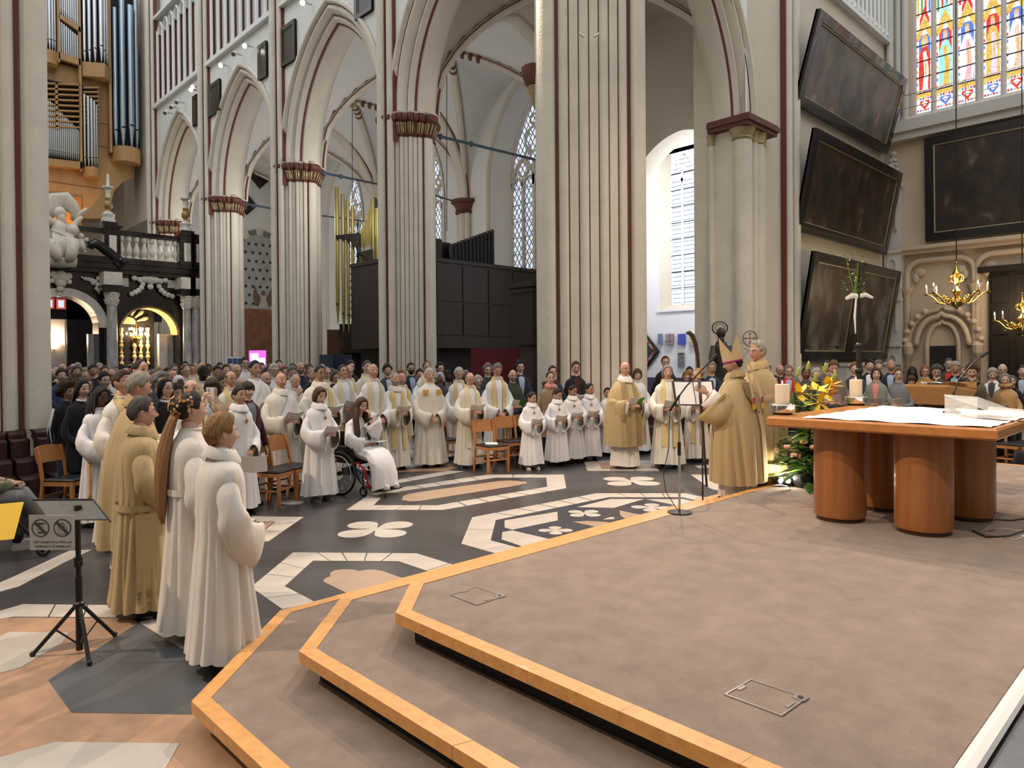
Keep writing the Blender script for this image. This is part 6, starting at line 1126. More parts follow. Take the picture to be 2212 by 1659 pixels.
# consecration cross on the respond
q = onu(1620, 731, 9.55); t = thing('consecration_cross', 'round painted consecration cross on the pale respond', 'painted emblem', q); PK = mat('faded_red_paint', (.28, .10, .08), .7)
b = MB(); R1_ = 15 * 20.8 / FPX
for rr_ in (1, .9): b.tube([R0 * (R1_ * rr_ * math.cos(a)) + Vector((0, 0, R1_ * 1.05 * rr_ * math.sin(a))) for a in np.linspace(0, 2 * math.pi, 25)], .010, 4)
for k in range(4):
    a = k * math.pi / 2; d = R0 * math.cos(a) + Vector((0, 0, math.sin(a))); n = R0 * -math.sin(a) + Vector((0, 0, math.cos(a))); b.tube([d * 0, d * R1_ * .75], .011, 4)
    for sg in (-1, 1): b.tube([d * R1_ * .75, d * R1_ * .62 + n * R1_ * .14 * sg, d * R1_ * .5 + n * R1_ * .06 * sg], .009, 4)
b.build('painted_cross', PK, t)
# ================================================================== PEOPLE
SKIN = {k: mat('skin_' + k, c, .5, var=.12, vscale=25, spec=.35) for k, c in dict(pale=(.60, .40, .31), ruddy=(.56, .32, .24), tan=(.44, .27, .18), olive=(.40, .22, .14), brown=(.16, .075, .045), dark=(.035, .019, .014), rose=(.58, .36, .29)).items()}
LIPS = {k: mat('lips_' + k, c, .45) for k, c in dict(pale=(.42, .15, .12), ruddy=(.4, .13, .1), tan=(.32, .13, .09), olive=(.28, .11, .08), brown=(.12, .045, .035), dark=(.04, .02, .018), rose=(.42, .15, .13)).items()}
EYEW = mat('eye_white', (.62, .58, .55), .3); EYED = mat('eye_dark', (.03, .02, .015), .2)
HAIRC = {k: mat('hair_' + k, c, .55, var=.35, vscale=40, stretch=(3, 3, .6), bump=.6, bscale=90) for k, c in dict(black=(.010, .009, .009), dkbrown=(.03, .018, .012), brown=(.07, .035, .018), ltbrown=(.14, .075, .035), blond=(.36, .20, .08), ginger=(.24, .095, .035), grey=(.22, .20, .18), dkgrey=(.09, .08, .075), white=(.58, .54, .49), silver=(.38, .34, .29)).items()}
FAB = {}
def fab(k, c, rough=.85, bump=.25, bs=180, sheen=.15):
    FAB[k] = mat('cloth_' + k, c, rough, var=.05, vscale=8, bump=.55, bscale=9, stretch=(1.6, 1.6, .35), sheen=sheen, spec=.2); return FAB[k]
for k, c in dict(white=(.74, .73, .75), cream=(.70, .66, .59), warmwhite=(.76, .71, .66), gold=(.45, .335, .175), dgold=(.29, .205, .10), yellow=(.64, .50, .25), stole=(.66, .58, .38), palegold=(.60, .54, .38), orange=(.62, .34, .06), black=(.012, .012, .014), navy=(.018, .024, .05), blue=(.035, .065, .18), dkgrey=(.05, .052, .06), grey=(.17, .18, .2), green=(.045, .055, .035), sage=(.20, .23, .19), beige=(.38, .29, .18), tan=(.42, .26, .11), taupe=(.17, .135, .11), red=(.50, .035, .03), orange2=(.36, .085, .02), burgundy=(.06, .012, .018), purple=(.055, .02, .06), pink=(.55, .22, .2), mustard=(.42, .22, .05), olive=(.10, .085, .05), ltblue=(.35, .42, .55), magenta=(.45, .02, .22), jean=(.06, .08, .12), brownlt=(.22, .16, .1), floral=(.16, .16, .26)).items(): fab(k, c)
SHOE = mat('shoe_black', (.012, .011, .011), .4); SHOEW = mat('shoe_white', (.62, .6, .56), .5); SHOEB = mat('shoe_brown', (.10, .045, .02), .45)
GLASSM = mat('spectacle_frame', (.02, .015, .015), .3)
def sm(x): x = np.clip(x, 0, 1); return x * x * (3 - 2 * x)
_HB = {}
def head_base(lod):
    """unit-direction grid + shaped head surface (face towards +Y)"""
    if lod in _HB: return _HB[lod]
    nl, no = {0: (46, 56), 1: (26, 32), 2: (19, 24), 'h': (70, 130)}[lod]
    lat = np.linspace(.02, math.pi - .02, nl); lon = np.linspace(0, 2 * math.pi, no, endpoint=False)
    # crowd longitudes towards the face (lon=0 is +Y)
    lon = lon - .42 * np.sin(lon)
    LA, LO = np.meshgrid(lat, lon, indexing='ij'); n = np.stack([np.sin(LA) * np.sin(LO), np.sin(LA) * np.cos(LO), np.cos(LA)], -1).reshape(-1, 3)
    x, y, z = n[:, 0] * .077, n[:, 1] * .098, n[:, 2] * .120
    low = np.clip(-n[:, 2], 0, 1)
    x = x * (1 - .30 * low ** 1.6); y = np.where(y < 0, y * (1 - .55 * low ** 1.1), y * (1 - .10 * low)); y = y - .004
    front = sm(n[:, 1] * 1.4)
    y = y - front * .010 * sm((n[:, 2] + .2) / .5) * (n[:, 2] < .5)
    g = lambda cx, cz, sx_, sz_: np.exp(-((np.abs(x) - cx) / sx_) ** 2 - ((z - cz) / sz_) ** 2)
    nose = np.where(z > -.028, np.clip((.022 - z) / .05, 0, 1), np.clip((z + .044) / .016, 0, 1)) * np.exp(-(x / (.0085 + .006 * np.clip(-z / .03, 0, 1))) ** 2)
    y = y + front * (.027 * nose - .010 * g(.031, .012, .016, .011) + .006 * np.exp(-((z - .031) / .009) ** 2 - (x / .05) ** 2) + .006 * g(0, -.058, .022, .008) + .010 * g(0, -.096, .024, .018) + .005 * g(.045, -.02, .02, .02) - .004 * g(0, -.047, .015, .004) - .003 * g(0, -.073, .02, .006))
    V = np.stack([x, y, z], -1); F = []
    for i in range(nl - 1):
        for j in range(no): F.append((i * no + j, (i + 1) * no + j, (i + 1) * no + (j + 1) % no, i * no + (j + 1) % no))
    F.append(tuple(range(no))); F.append(tuple((nl - 1) * no + j for j in reversed(range(no))))
    _HB[lod] = (n, V, F, no); return _HB[lod]
def rotm(pitch=0, yaw=0, roll=0): return Matrix.Rotation(yaw, 4, 'Z') @ Matrix.Rotation(-pitch, 4, 'X') @ Matrix.Rotation(roll, 4, 'Y')
def build_head(mb, lod, M, k, elderly=0):
    """skin surface, ears, eyes, lips into mb; materials 0 skin 1 lips 2 eye white 3 eye dark"""
    n, V, F, no = head_base(lod); b = MB(); fm = []
    cen = np.array([V[list(f[:4])].mean(0) for f in F]); lips = (np.abs(cen[:, 0]) < .021) & (np.abs(cen[:, 2] + .0585) < .0075) & (cen[:, 1] > 0)
    b.add(V, F); b.m = [1 if l else 0 for l in lips]
    for sg in (-1, 1):
        e = MB(); s = (8, 7) if lod == 0 else (6, 5); e.ball((0, 0, 0), (.008, .019, .030), *s); e.xf(Matrix.Translation((sg * .078, -.012, -.004)) @ Matrix.Rotation(sg * .35, 4, 'Z') @ Matrix.Rotation(.15, 4, 'X')); b.add(np.concatenate(e.v), e.f)
        if lod == 0: e = MB(); e.ball((sg * .031, .070, .011), (.0125, .012, .0085), 10, 8); b.add(np.concatenate(e.v), e.f, 2); e = MB(); e.ball((sg * .030, .078, .011), (.006, .0055, .006), 8, 6); b.add(np.concatenate(e.v), e.f, 3)
        elif lod == 1: e = MB(); e.ball((sg * .031, .0735, .011), (.013, .010, .006), 7, 5); b.add(np.concatenate(e.v), e.f, 3)
        else: e = MB(); e.box((sg * .031 - .013, .06, .006), (sg * .031 + .013, .083, .015)); b.add(np.concatenate(e.v), e.f, 3)
        if lod < 2: e = MB(); e.tube([(sg * .014, .088, .029), (sg * .03, .087, .034), (sg * .048, .074, .029)], [.003, .0042, .002], 5); b.add(np.concatenate(e.v), e.f, 3 if not elderly else 0)
    S = Matrix.Diagonal((k, k, k, 1)); b.xf(M @ S); off = mb.n
    v = np.concatenate(b.v); mb.v.append(v); mb.n += len(v); mb.f += [tuple(i + off for i in f) for f in b.f]; mb.m += b.m
AZ = [0, .6, .95, 1.2, 1.5, 1.85, 2.1, 3.15]
STY = {  # hairline (height of the edge by azimuth), thickness, options
    'short': ([.62, .60, .45, .02, .08, .10, -.40, -.6], .013), 'full': ([.58, .55, .40, -.05, .0, .0, -.5, -.7], .019), 'thin': ([.78, .72, .50, .10, .10, .10, -.35, -.55], .008),
    'bald': ([9, 9, 9, .12, .06, .06, -.40, -.55], .008), 'shaved': ([9] * 8, .001), 'reced': ([.86, .80, .55, .08, .08, .10, -.40, -.6], .012), 'curly': ([.58, .55, .40, -.05, -.1, -.15, -.5, -.7], .027),
    'bob': ([.60, .56, .34, -.30, -.72, -.86, -.86, -.86], .020), 'long': ([.66, .60, .30, -.40, -.8, -.9, -.9, -.9], .022), 'bun': ([.66, .62, .42, .0, .05, .0, -.5, -.6], .010), 'afro': ([.55, .5, .35, .0, -.1, -.2, -.5, -.6], .075),
    'veil': ([.66, .62, .40, -.2, -.75, -.9, -.9, -.9], .016), 'pony': ([.70, .66, .46, .02, .02, .0, -.5, -.62], .014), 'fringe': ([.25, .30, .25, -.1, -.3, -.5, -.6, -.8], .024)}
def build_hair(lod, style, M, k, rng):
    hl, th = STY[style]; fine = lod == 0; n, V, F, no = head_base('h' if fine else lod); b = MB(); az = np.abs(np.arctan2(n[:, 0], n[:, 1])); h = np.interp(az, AZ, hl)
    m = (n[:, 2] - h) / .22
    if style == 'bald': m = np.minimum(m, (.50 - n[:, 2]) / .12)
    w_ = sm(m); rough = {'curly': .012, 'afro': .012, 'full': .005}.get(style, .002); ns = rng.randn(len(n)) * rough
    if style in ('bob', 'long', 'veil', 'fringe'):
        base = n * np.array([.078, .098, .120]); base[:, 1] -= .006
        base = np.where((n[:, 2] < 0)[:, None], np.stack([base[:, 0] * (1 + .25 * np.clip(-n[:, 2], 0, 1)), base[:, 1] * (1 + .05 * np.clip(-n[:, 2], 0, 1)), base[:, 2]], -1), base)
    else: base = V
    if fine:
        ph_ = np.arctan2(n[:, 0], n[:, 1]); ns = rng.randn(len(n)) * .0006 + th * (.16 * np.sin(31 * ph_ + 4 * n[:, 2]) + .12 * np.sin(53 * ph_ - 7 * n[:, 2] + 1) + .10 * np.sin(9 * ph_ + 9 * n[:, 2]))
    P = base + n * ((th + ns) * w_ - .004 * (1 - w_))[:, None]
    if style in ('short', 'full', 'reced'): P[:, 2] += .35 * th * w_ * np.clip(n[:, 2], 0, 1)
    keep = m > 0; F2 = [f for f in F if any(keep[i] for i in f)]
    if F2: b.add(P, F2)
    if style == 'bun': b.ball((0, -.115, .02), (.035, .03, .035), 9, 7)
    if style in ('long', 'veil'):
        L = .42 if style == 'long' else .20; rows = []
        for q in np.linspace(0, 1, 8):
            a = np.linspace(1.25 if style == 'long' else 1.45, 2 * math.pi - (1.25 if style == 'long' else 1.45), 16); r = 1 + .22 * q; z = .0 - L * q
            rows.append([(math.sin(t_) * .098 * r + .004 * math.sin(9 * t_ + q), math.cos(t_) * (.100 + .03 * q) * (1 if math.cos(t_) < 0 else .7) - .008 - .02 * q, z) for t_ in a])
        b.loft(rows, (False, False), False)
    b.xf(M @ Matrix.Diagonal((k, k, k, 1))); return b
_HAND = {}
def hand_mesh(lod, curl):
    key = (lod, curl)
    if key in _HAND: return _HAND[key]
    b = MB(); s = 8 if lod == 0 else (6 if lod == 1 else 5)
    b.tube([(-.03, 0, 0), (0, 0, 0), (.03, 0, .002), (.075, 0, .003), (.092, 0, 0)], [(.024, .020), (.028, .019), (.038, .017), (.041, .015), (.036, .010)], s + 2)
    for i, (y, L) in enumerate(((.030, .068), (.010, .077), (-.011, .072), (-.030, .056))):
        p = Vector((.086, y, .002)); a = .25 * curl; pts = [p]; 
        for q, fr in ((0, .45), (1, .32), (2, .23)):
            a += curl * (.45 if q == 0 else .6); p = p + Vector((math.cos(a), 0, -math.sin(a))) * L * fr; pts.append(p)
        b.tube(pts, [.0095, .009, .008, .0055], s)
    b.tube([(.018, .026, -.004), (.045, .050, -.016), (.068, .056, -.028), (.085, .052, -.036 - .01 * curl)], [.013, .011, .0095, .006], s)
    _HAND[key] = (np.concatenate(b.v), b.f); return _HAND[key]
def put_hand(mb, lod, W, d, up, side, curl=1.0, k=1.0):
    """hand at wrist W pointing along d, back of the hand towards up; side +1 right, -1 left"""
    v, f = hand_mesh(lod, curl); d = Vector(d).normalized(); z = Vector(up); z = (z - d * z.dot(d)).normalized(); y = z.cross(d) * side
    v = v * k; P = np.array(W)[None] + v[:, :1] * np.array(d)[None] + v[:, 1:2] * np.array(y)[None] + v[:, 2:3] * np.array(z)[None]; mb.add(P, f, 0)
ROBE_Z = [.0, .12, .28, .42, .53, .60, .68, .745, .79, .815, .835, .855]
def robe_dims(zf, kind):
    if kind == 'robe': A = np.interp(zf, ROBE_Z, [.275, .255, .228, .205, .185, .182, .190, .198, .185, .145, .090, .066]); B = np.interp(zf, ROBE_Z, [.235, .21, .185, .165, .148, .145, .145, .140, .122, .098, .078, .064])
    elif kind == 'chas': A = np.interp(zf, [.2, .35, .5, .6, .7, .76, .80, .825, .855], [.40, .40, .385, .36, .31, .26, .20, .12, .066]); B = np.interp(zf, [.2, .35, .5, .6, .7, .76, .80, .825, .855], [.31, .30, .285, .25, .20, .16, .125, .095, .064])
    elif kind == 'coat': A = np.interp(zf, [.25, .46, .53, .60, .68, .745, .79, .815, .835, .855], [.225, .205, .190, .185, .195, .205, .190, .150, .092, .062]); B = np.interp(zf, [.25, .46, .53, .60, .68, .745, .79, .815, .835, .855], [.19, .165, .150, .145, .145, .140, .122, .098, .075, .060])
    return A, B
def garment(H, w_, kind, zlo, zhi, lod, rng, amp=.09, lean=0., belly=0., opening=None, neck=None):
    n = (132, 84, 34)[lod]; zs = np.concatenate([np.linspace(zlo, .60, 9 if lod < 2 else 5)[:-1], np.linspace(max(.60, zlo), zhi, 11 if lod < 2 else 7)]) if zlo < .58 else np.linspace(zlo, zhi, 11 if lod < 2 else 7)
    th = np.linspace(0, 2 * math.pi, n, endpoint=False) if opening is None else np.linspace(opening, 2 * math.pi - opening, n)
    ph = rng.rand(6) * 6.28; nv = 15 if lod < 2 else 9; va = (np.arange(nv) + rng.rand(nv) * .8) / nv * 2 * math.pi; vw = .055 + .07 * rng.rand(nv); vd = .5 + .9 * rng.rand(nv); vt = .55 + .36 * rng.rand(nv); vs_ = (rng.rand(nv) - .5) * .7
    rings = []; s = H / 1.75
    for zf in zs:
        A, B = robe_dims(zf, kind); f = np.clip((.82 - zf) / (.82 - min(zlo, .3)), 0, 1) ** .55 * amp
        pl = .35 * np.sin(3 * th + ph[0]) + .3 * np.sin(5 * th + ph[1] + zf) + .45
        for a_, w2, d2, t2, s2 in zip(va, vw, vd, vt, vs_):
            dq = (th - a_ - s2 * (zf - .3) + math.pi) % (2 * math.pi) - math.pi; pl = pl - d2 * sm(np.array((t2 - zf) / .18)) * np.exp(-(dq / (w2 * (1.5 if lod == 2 else 1))) ** 2) * 1.15
        r = 1 + f * pl
        bel = belly * math.exp(-((zf - .56) / .1) ** 2)
        x = np.sin(th) * A * w_ * s * r; y = np.cos(th) * (B * s * (w_ * .5 + .5)) * r + lean * (zf - .5) * H * .5 + bel * np.clip(np.cos(th), 0, 1)
        dz = .012 * np.sin(3 * th + ph[0]) * (1 if zf == zs[0] else 0)
        rings.append(np.stack([x, y, np.full(n, zf * H) + dz], -1))
    b = MB(); b.loft(rings, (False, False), opening is None); return b
def front_y(H, w_, kind, zf, x, amp, lean=0, belly=0):
    A, B = robe_dims(zf, kind); s = H / 1.75; f = np.clip((.80 - zf) / .5, 0, 1) ** 1.15 * amp
    q = max(0, 1 - (x / (A * w_ * s)) ** 2); return B * s * (w_ * .5 + .5) * math.sqrt(q) * (1 + 1.0 * f) + lean * (zf - .5) * H * .5 + belly * math.exp(-((zf - .56) / .1) ** 2) + .012
ARMS = {  # shoulder->elbow->wrist in units of H, hand direction, up  (right side, x>0)
    'hold': ((.150, .02, .62), (.045, .175, .585), (-.55, .6, .25), (.5, -.1, .9)), 'read': ((.150, .03, .625), (.075, .185, .64), (-.35, .7, .45), (.7, -.3, .6)), 'clasp': ((.150, .01, .60), (.035, .125, .50), (-.7, .5, -.2), (.4, .6, .6)),
    'down': ((.150, -.01, .62), (.155, .03, .46), (0, .1, -1), (1, 0, 0)), 'face': ((.140, .06, .62), (.03, .13, .80), (-.25, .25, .8), (.3, .8, .2)), 'phone': ((.145, .08, .66), (.035, .19, .83), (-.2, .25, .8), (.6, .5, .1)), 'crook': ((.200, .01, .655), (.265, .085, .735), (.25, .8, .45), (.8, 0, .3)), 'out': ((.17, .08, .70), (.13, .22, .72), (-.1, .9, .3), (.8, 0, .3))}
def bez(S, E, W, n=7):
    C = E * 2 - (S + W) * .5; S0 = S + Vector((-S.x * .50, 0, -.055 * abs(S.z))); return [S0 * ((1 - q) ** 2) + C * (2 * q * (1 - q)) + W * (q * q) for q in np.linspace(0, 1, n)]
def sleeve(lod, S, E, W, r0, r1, r2, drop=0., n=None, rng=None):
    """cloth tube on a smooth curve shoulder-elbow-wrist, hanging by drop towards the cuff"""
    seg = (24, 16, 9)[lod]; b = MB(); P = []; R = []; C = E * 2 - (S + W) * .5; S0 = S + Vector((-S.x * .50, 0, -.055 * abs(S.z))); nq = (16, 11, 6)[lod]
    for i, q in enumerate(np.linspace(0, 1, nq)):
        p = S0 * ((1 - q) ** 2) + C * (2 * q * (1 - q)) + W * (q * q); r = np.interp(q, [0, .12, .5, 1], [r0 * .95, r0 * 1.05, r1, r2]) * (1 + (.07 * math.sin(q * 19 + S.x * 30) * (q > .2) if lod < 2 else 0)); dr = drop * np.clip((q - .25) / .75, 0, 1) ** 1.3
        P.append(p - Vector((0, 0, dr * .85))); R.append((r * .86, r + dr))
    rings = []
    for i in range(len(P)):
        d = (P[min(i + 1, len(P) - 1)] - P[max(i - 1, 0)]).normalized(); x = d.cross(Vector((0, .25, 1))).normalized(); y = x.cross(d).normalized(); q = i / (len(P) - 1)
        rings.append([P[i] + x * (math.cos(2 * math.pi * k / seg) * R[i][0] * (1 + .08 * q * math.sin(3 * 2 * math.pi * k / seg + q * 4))) + y * (math.sin(2 * math.pi * k / seg) * R[i][1] * (1 + .05 * q * math.sin(5 * 2 * math.pi * k / seg - q * 5))) for k in range(seg)])
    cuff = rings[-1]; cc = sum(cuff, Vector()) / seg; rings.append([cc + (p - cc) * .93 + (P[-2] - P[-1]).normalized() * .004 for p in cuff]); rings.append([cc + (p - cc) * .88 + (P[-3] - P[-1]) * .7 for p in cuff])
    b.loft(rings, (True, False)); return b
BOOKS = []
PEOPLE = []
def person(px, ytop, d, label, hair='short', hc='grey', skin='pale', fit='alb', col='white', pose='hold', stole=None, glasses=False, bow=0., turn=0., yaw=None, z0=0., w_=1.0, child=False, book=True, cowl=False, beard=None, lod=None, under=None, trou='black', belly=0., lean=0., shoe=None, pos=None, H=None, cross=False, sash=None, group=None, hem=None, tall=None):
    p = atd(px, ytop, d)
    if H is None: H = max(1.15, min(2.0, (p.z - z0) / (1 if bow < .3 else .985)))
    if tall: H = tall
    rt = Vector((p.x, p.y, z0)) if pos is None else Vector((pos[0], pos[1], z0))
    if yaw is None: tgt = Vector((5.4, 1.8, 0)) if rt.x < 9.6 or rt.y > 5.5 else Vector((6.0, 3.2, 0)); dv = tgt - rt; yaw = math.atan2(-dv.x, dv.y)
    if lod is None: lod = 0 if d < 6.6 else (1 if d < 14.2 else 2)
    seed = int(px * 7 + ytop * 13) % 9973; rng = np.random.RandomState(seed)
    t = thing('person', label, 'person', rt, yaw, group); s = H / 1.75; k = s * (1.0 if not child else 1.16 if H < 1.45 else 1.08)
    k = .5 * k + .5 * (1.0 if not child else .95)
    Hc = H - .120 * k; hy = .02 * s + lean * (.42 * H) * .5 + .05 * s * math.sin(bow)
    HM = Matrix.Translation((0, hy, Hc)) @ rotm(bow, turn); sk = SKIN[skin]
    # ---- body: one mesh (head, neck, trunk core, arms, hands, legs)
    b = MB(); build_head(b, lod, HM, k, hc in ('white', 'silver', 'grey'))
    neck = HM @ Vector((0, -.02 * k, -.07 * k)); b.tube([neck, (0, hy * .6 - .005, .845 * H), (0, lean * .17 * H, .80 * H), (0, 0, .55 * H)], [(.054 * k, .056 * k), (.056 * k, .058 * k), (.10 * s, .07 * s), (.11 * s, .07 * s)], (16, 12, 8)[lod])
    hands = []
    poses = pose if isinstance(pose, tuple) else (pose, pose)
    arms = []
    for sg, ps in zip((1, -1), poses):
        e, w, hd, up = ARMS[ps]; jit = Vector(rng.randn(3)) * .006 * H
        S = Vector((sg * .112 * H * w_, lean * .15 * H, .800 * H)); E = Vector((sg * e[0] * (1 + .5 * (w_ - 1)), e[1] + lean * .05, e[2])) * H; W = Vector((sg * w[0], w[1] + lean * .1, w[2])) * H + jit; hd = Vector((sg * hd[0], hd[1], hd[2])); up = Vector((sg * up[0], up[1], up[2]))
        b.tube(bez(S, E, W), [.03 * s, .036 * s, .038 * s, .036 * s, .034 * s, .031 * s, .027 * s], (12, 9, 6)[lod]); put_hand(b, lod, W + hd.normalized() * .02 * s, hd, up, sg, .9 if ps in ('hold', 'read', 'clasp', 'phone', 'face') else .45, s * (.97 if not child else .85)); arms.append((S, E, W)); hands.append(W + hd.normalized() * .09 * s)
    civ = fit in ('jacket', 'coat', 'dress')
    shn = SHOE if shoe is None else shoe
    for sg in (1, -1): b.tube([(sg * .055 * H, 0, .50 * H), (sg * .06 * H, .01, .27 * H), (sg * .06 * H, -.01, .05 * H)], [.075 * s, .055 * s, .04 * s], (10, 8, 6)[lod])
    b.build('body', [sk, LIPS[skin], EYEW, EYED], t, True)
    for sg in (1, -1):
        f = MB(); x = sg * .062 * H; f.loft([[(x + .045 * s * math.cos(a) * q, .03 + .5 * ln * s + ln * s * .5 * math.sin(a), z) for a in np.linspace(0, 2 * math.pi, 10, endpoint=False)] for z, q, ln in ((0.0, 1.0, .26), (.03 * s, 1.0, .26), (.06 * s, .85, .2), (.085 * s, .75, .12))]); f.xf(Matrix.Translation((0, -.10 * s, 0))); f.build('shoe', shn, t, 'auto')
    # ---- hair
    hb = build_hair(lod, hair, HM, k, rng)
    if hb.n: hb.build('veil' if hair == 'veil' else 'hair', HAIRC[hc] if hair != 'veil' else FAB[hc if hc in FAB else 'black'], t, True)
    if beard:
        n_, V_, F_, no_ = head_base(lod); az = np.abs(np.arctan2(n_[:, 0], n_[:, 1])); m = np.minimum((-.25 - n_[:, 2]) / .15, (1.5 - az) / .3); m = np.minimum(m, np.where((np.abs(V_[:, 0]) < .02) & (np.abs(V_[:, 2] + .058) < .008), -1, 1)); wq = sm(m); bb = MB(); F2 = [f for f in F_ if any(m[i] > 0 for i in f)]; bb.add(V_ + n_ * (.012 * wq - .003)[:, None], F2); bb.xf(HM @ Matrix.Diagonal((k, k, k, 1))); bb.build('beard', HAIRC[beard], t, True)
    if glasses:
        g = MB(); sgm = 12 if lod < 2 else 7; rr_ = .0022 if lod < 2 else .003
        for sg in (-1, 1):
            g.tube([(sg * .033 + .021 * math.cos(a), .096 - .004 * abs(math.cos(a)), .009 + .016 * math.sin(a)) for a in np.linspace(0, 2 * math.pi, sgm)], rr_, 4); g.tube([(sg * .054, .092, .013), (sg * .081, .03, .012), (sg * .083, -.02, .004)], rr_, 4)
        g.tube([(-.012, .098, .012), (.012, .098, .012)], rr_, 4); g.xf(HM @ Matrix.Diagonal((k, k, k, 1))); g.build('glasses', GLASSM, t)
    # ---- clothes
    c1 = FAB[col]
    def cowl_part(m, r0=.075, r1=.125, zf=.845, hgt=.05):
        c = MB(); n = (40, 28, 16)[lod]; rg = []
        for r, dz in ((r0, .035), (r0 * 1.12, .05), (r1 * .8, .03), (r1, -.015), (r1 * 1.02, -.035)):
            rg.append([(math.sin(a) * r * s, math.cos(a) * r * s * .92 + hy * .5 + .012 * s * math.cos(a), zf * H + dz * s - .03 * s * math.cos(a) * (r / r1) + .004 * s * math.sin(5 * a)) for a in np.linspace(0, 2 * math.pi, n, endpoint=False)])
        c.loft(rg, (False, False)); c.build('cowl_collar', m, t, True)
    if fit in ('alb', 'dalmatic'):
        hz = hem if hem is not None else (.045 if not child else .06); garment(H, w_, 'robe', hz, .855, lod, rng, .145 if lod < 2 else .09, lean, belly).build('robe', c1, t, True)
        for (S, E, W) in arms: sleeve(lod, S + Vector((0, 0, .0)), E, W.lerp(E, .04), .072 * s * w_, .088 * s, .085 * s, .085 * s if fit == 'alb' else .06 * s).build('sleeve', c1, t, True)
        if cowl: cowl_part(c1)
        else:
            c = MB(); c.tube([(math.sin(a) * .066 * s, math.cos(a) * .064 * s + hy * .5, .852 * H) for a in np.linspace(0, 2 * math.pi, 15)], (.012 * s), 6); c.build('collar_band', c1, t, True)
    if fit in ('chas', 'cope'):
        garment(H, .95, 'robe', .03, .84, lod, rng, .07, lean).build('alb', FAB['warmwhite'], t, True)
        for (S, E, W) in arms: sleeve(lod, E.lerp(S, .3), E, W.lerp(E, .03), .07 * s, .085 * s, .075 * s, .05 * s).build('alb_sleeve', FAB['warmwhite'], t, True)
        garment(H, w_, 'chas', hem if hem is not None else .20, .855, lod, rng, .085 if fit == 'chas' else .11, lean, 0, None if fit == 'chas' else .62).build('chasuble' if fit == 'chas' else 'cope', c1, t, True)
        cowl_part(FAB['warmwhite'] if fit == 'chas' and sash is None else c1)
    if fit == 'chas':
        for (S, E, W) in arms: sleeve(lod, S + Vector((0, 0, -.03 * s)), E, W.lerp(E, .22), .10 * s, .12 * s, .09 * s, .13 * s).build('draped_side', c1, t, True)
    if fit in ('jacket', 'coat', 'dress'):
        lo = hem if hem is not None else {'jacket': .46, 'coat': .30, 'dress': .28}[fit]; garment(H, w_, 'coat', lo, .85, lod, rng, .03, lean, belly).build('coat' if fit == 'coat' else 'jacket', c1, t, True)
        for (S, E, W) in arms: sleeve(lod, S, E, W.lerp(E, .05), .066 * s * w_, .056 * s, .045 * s, .0).build('sleeve', c1, t, True)
        tr = MB(); tr.tube([(0, 0, .56 * H), (0, 0, .47 * H)], [(.165 * s, .12 * s), (.175 * s, .125 * s)], 12)
        for sg in (1, -1): tr.tube([(sg * .05 * H, 0, .52 * H), (sg * .052 * H, .005, .28 * H), (sg * .058 * H, -.005, .03 * H)], [(.098 * s, .10 * s), (.072 * s, .08 * s), (.062 * s, .075 * s)], (12, 10, 8)[lod])
        tr.build('trousers', FAB[trou], t, True)
        if under:
            u = MB(); pts = [(-.045, .80, 0), (0, .845, 0), (.045, .80, 0), (.035, .70, 0), (.02, .60, 0), (-.02, .60, 0), (-.035, .70, 0)]; V_ = []
            for zf in (.62, .68, .74, .79, .82, .838):
                hw = np.interp(zf, [.62, .72, .80, .838], [.012, .045, .058, .055]) * s
                V_.append([(x, front_y(H, w_, 'coat', zf, x, .03, lean, belly) - (0 if zf < .83 else .004), zf * H) for x in np.linspace(-hw, hw, 5)])
            u.loft(V_, (False, False), False); u.build('shirt_front', FAB[under], t, True)
        c = MB(); n = 14; c.loft([[(math.sin(a) * r * s, math.cos(a) * r * s * .95 + hy * .5, .84 * H + dz * s) for a in np.linspace(.35, 2 * math.pi - .35, n)] for r, dz in ((.075, -.02), (.068, .03), (.078, .025), (.095, -.02))], (False, False), False); c.build('collar', c1, t, True)
    if stole or sash:
        zl = .22
        for sg in ((1, -1) if stole else ()):
            V_ = []
            for zf in list(np.linspace(zl, .78, 12)) + [.80, .815, .83, .845]:
                xi = np.interp(zf, [zl, .6, .75, .80, .845], [.055, .055, .062, .064, .058]) * s; xo = xi + np.interp(zf, [.7, .845], [.085, .055]) * s
                kd = 'chas' if fit in ('chas', 'cope') else 'robe'
                V_.append([(sg * x, front_y(H, w_, kd, zf, x, .085, lean, belly) + .004, zf * H + (.004 if zf > .8 else 0)) for x in np.linspace(xi, xo, 4)])
            for zf, yy in ((.86, .0), (.865, -.05)): V_.append([(sg * x * s, yy * s + hy * .4, zf * H + .012) for x in np.linspace(.052, .095, 4)])
            q = MB(); q.loft(V_, (False, False), False); q.build('stole', FAB[stole], t, True)
        if sash:   # deacon's diagonal stole
            V_ = []
            for q_ in np.linspace(0, 1, 12):
                x0 = (-.10 + .24 * q_) * s; zf = .81 - .30 * q_
                V_.append([(x0 + dx * s, front_y(H, w_, 'robe', zf + dz, x0 + dx * s, .085, lean, belly) + .006, (zf + dz) * H) for dx, dz in ((-.045, -.022), (0, 0), (.045, .022))])
            q = MB(); q.loft(V_, (False, False), False); q.build('diagonal_stole', FAB[sash], t, True)
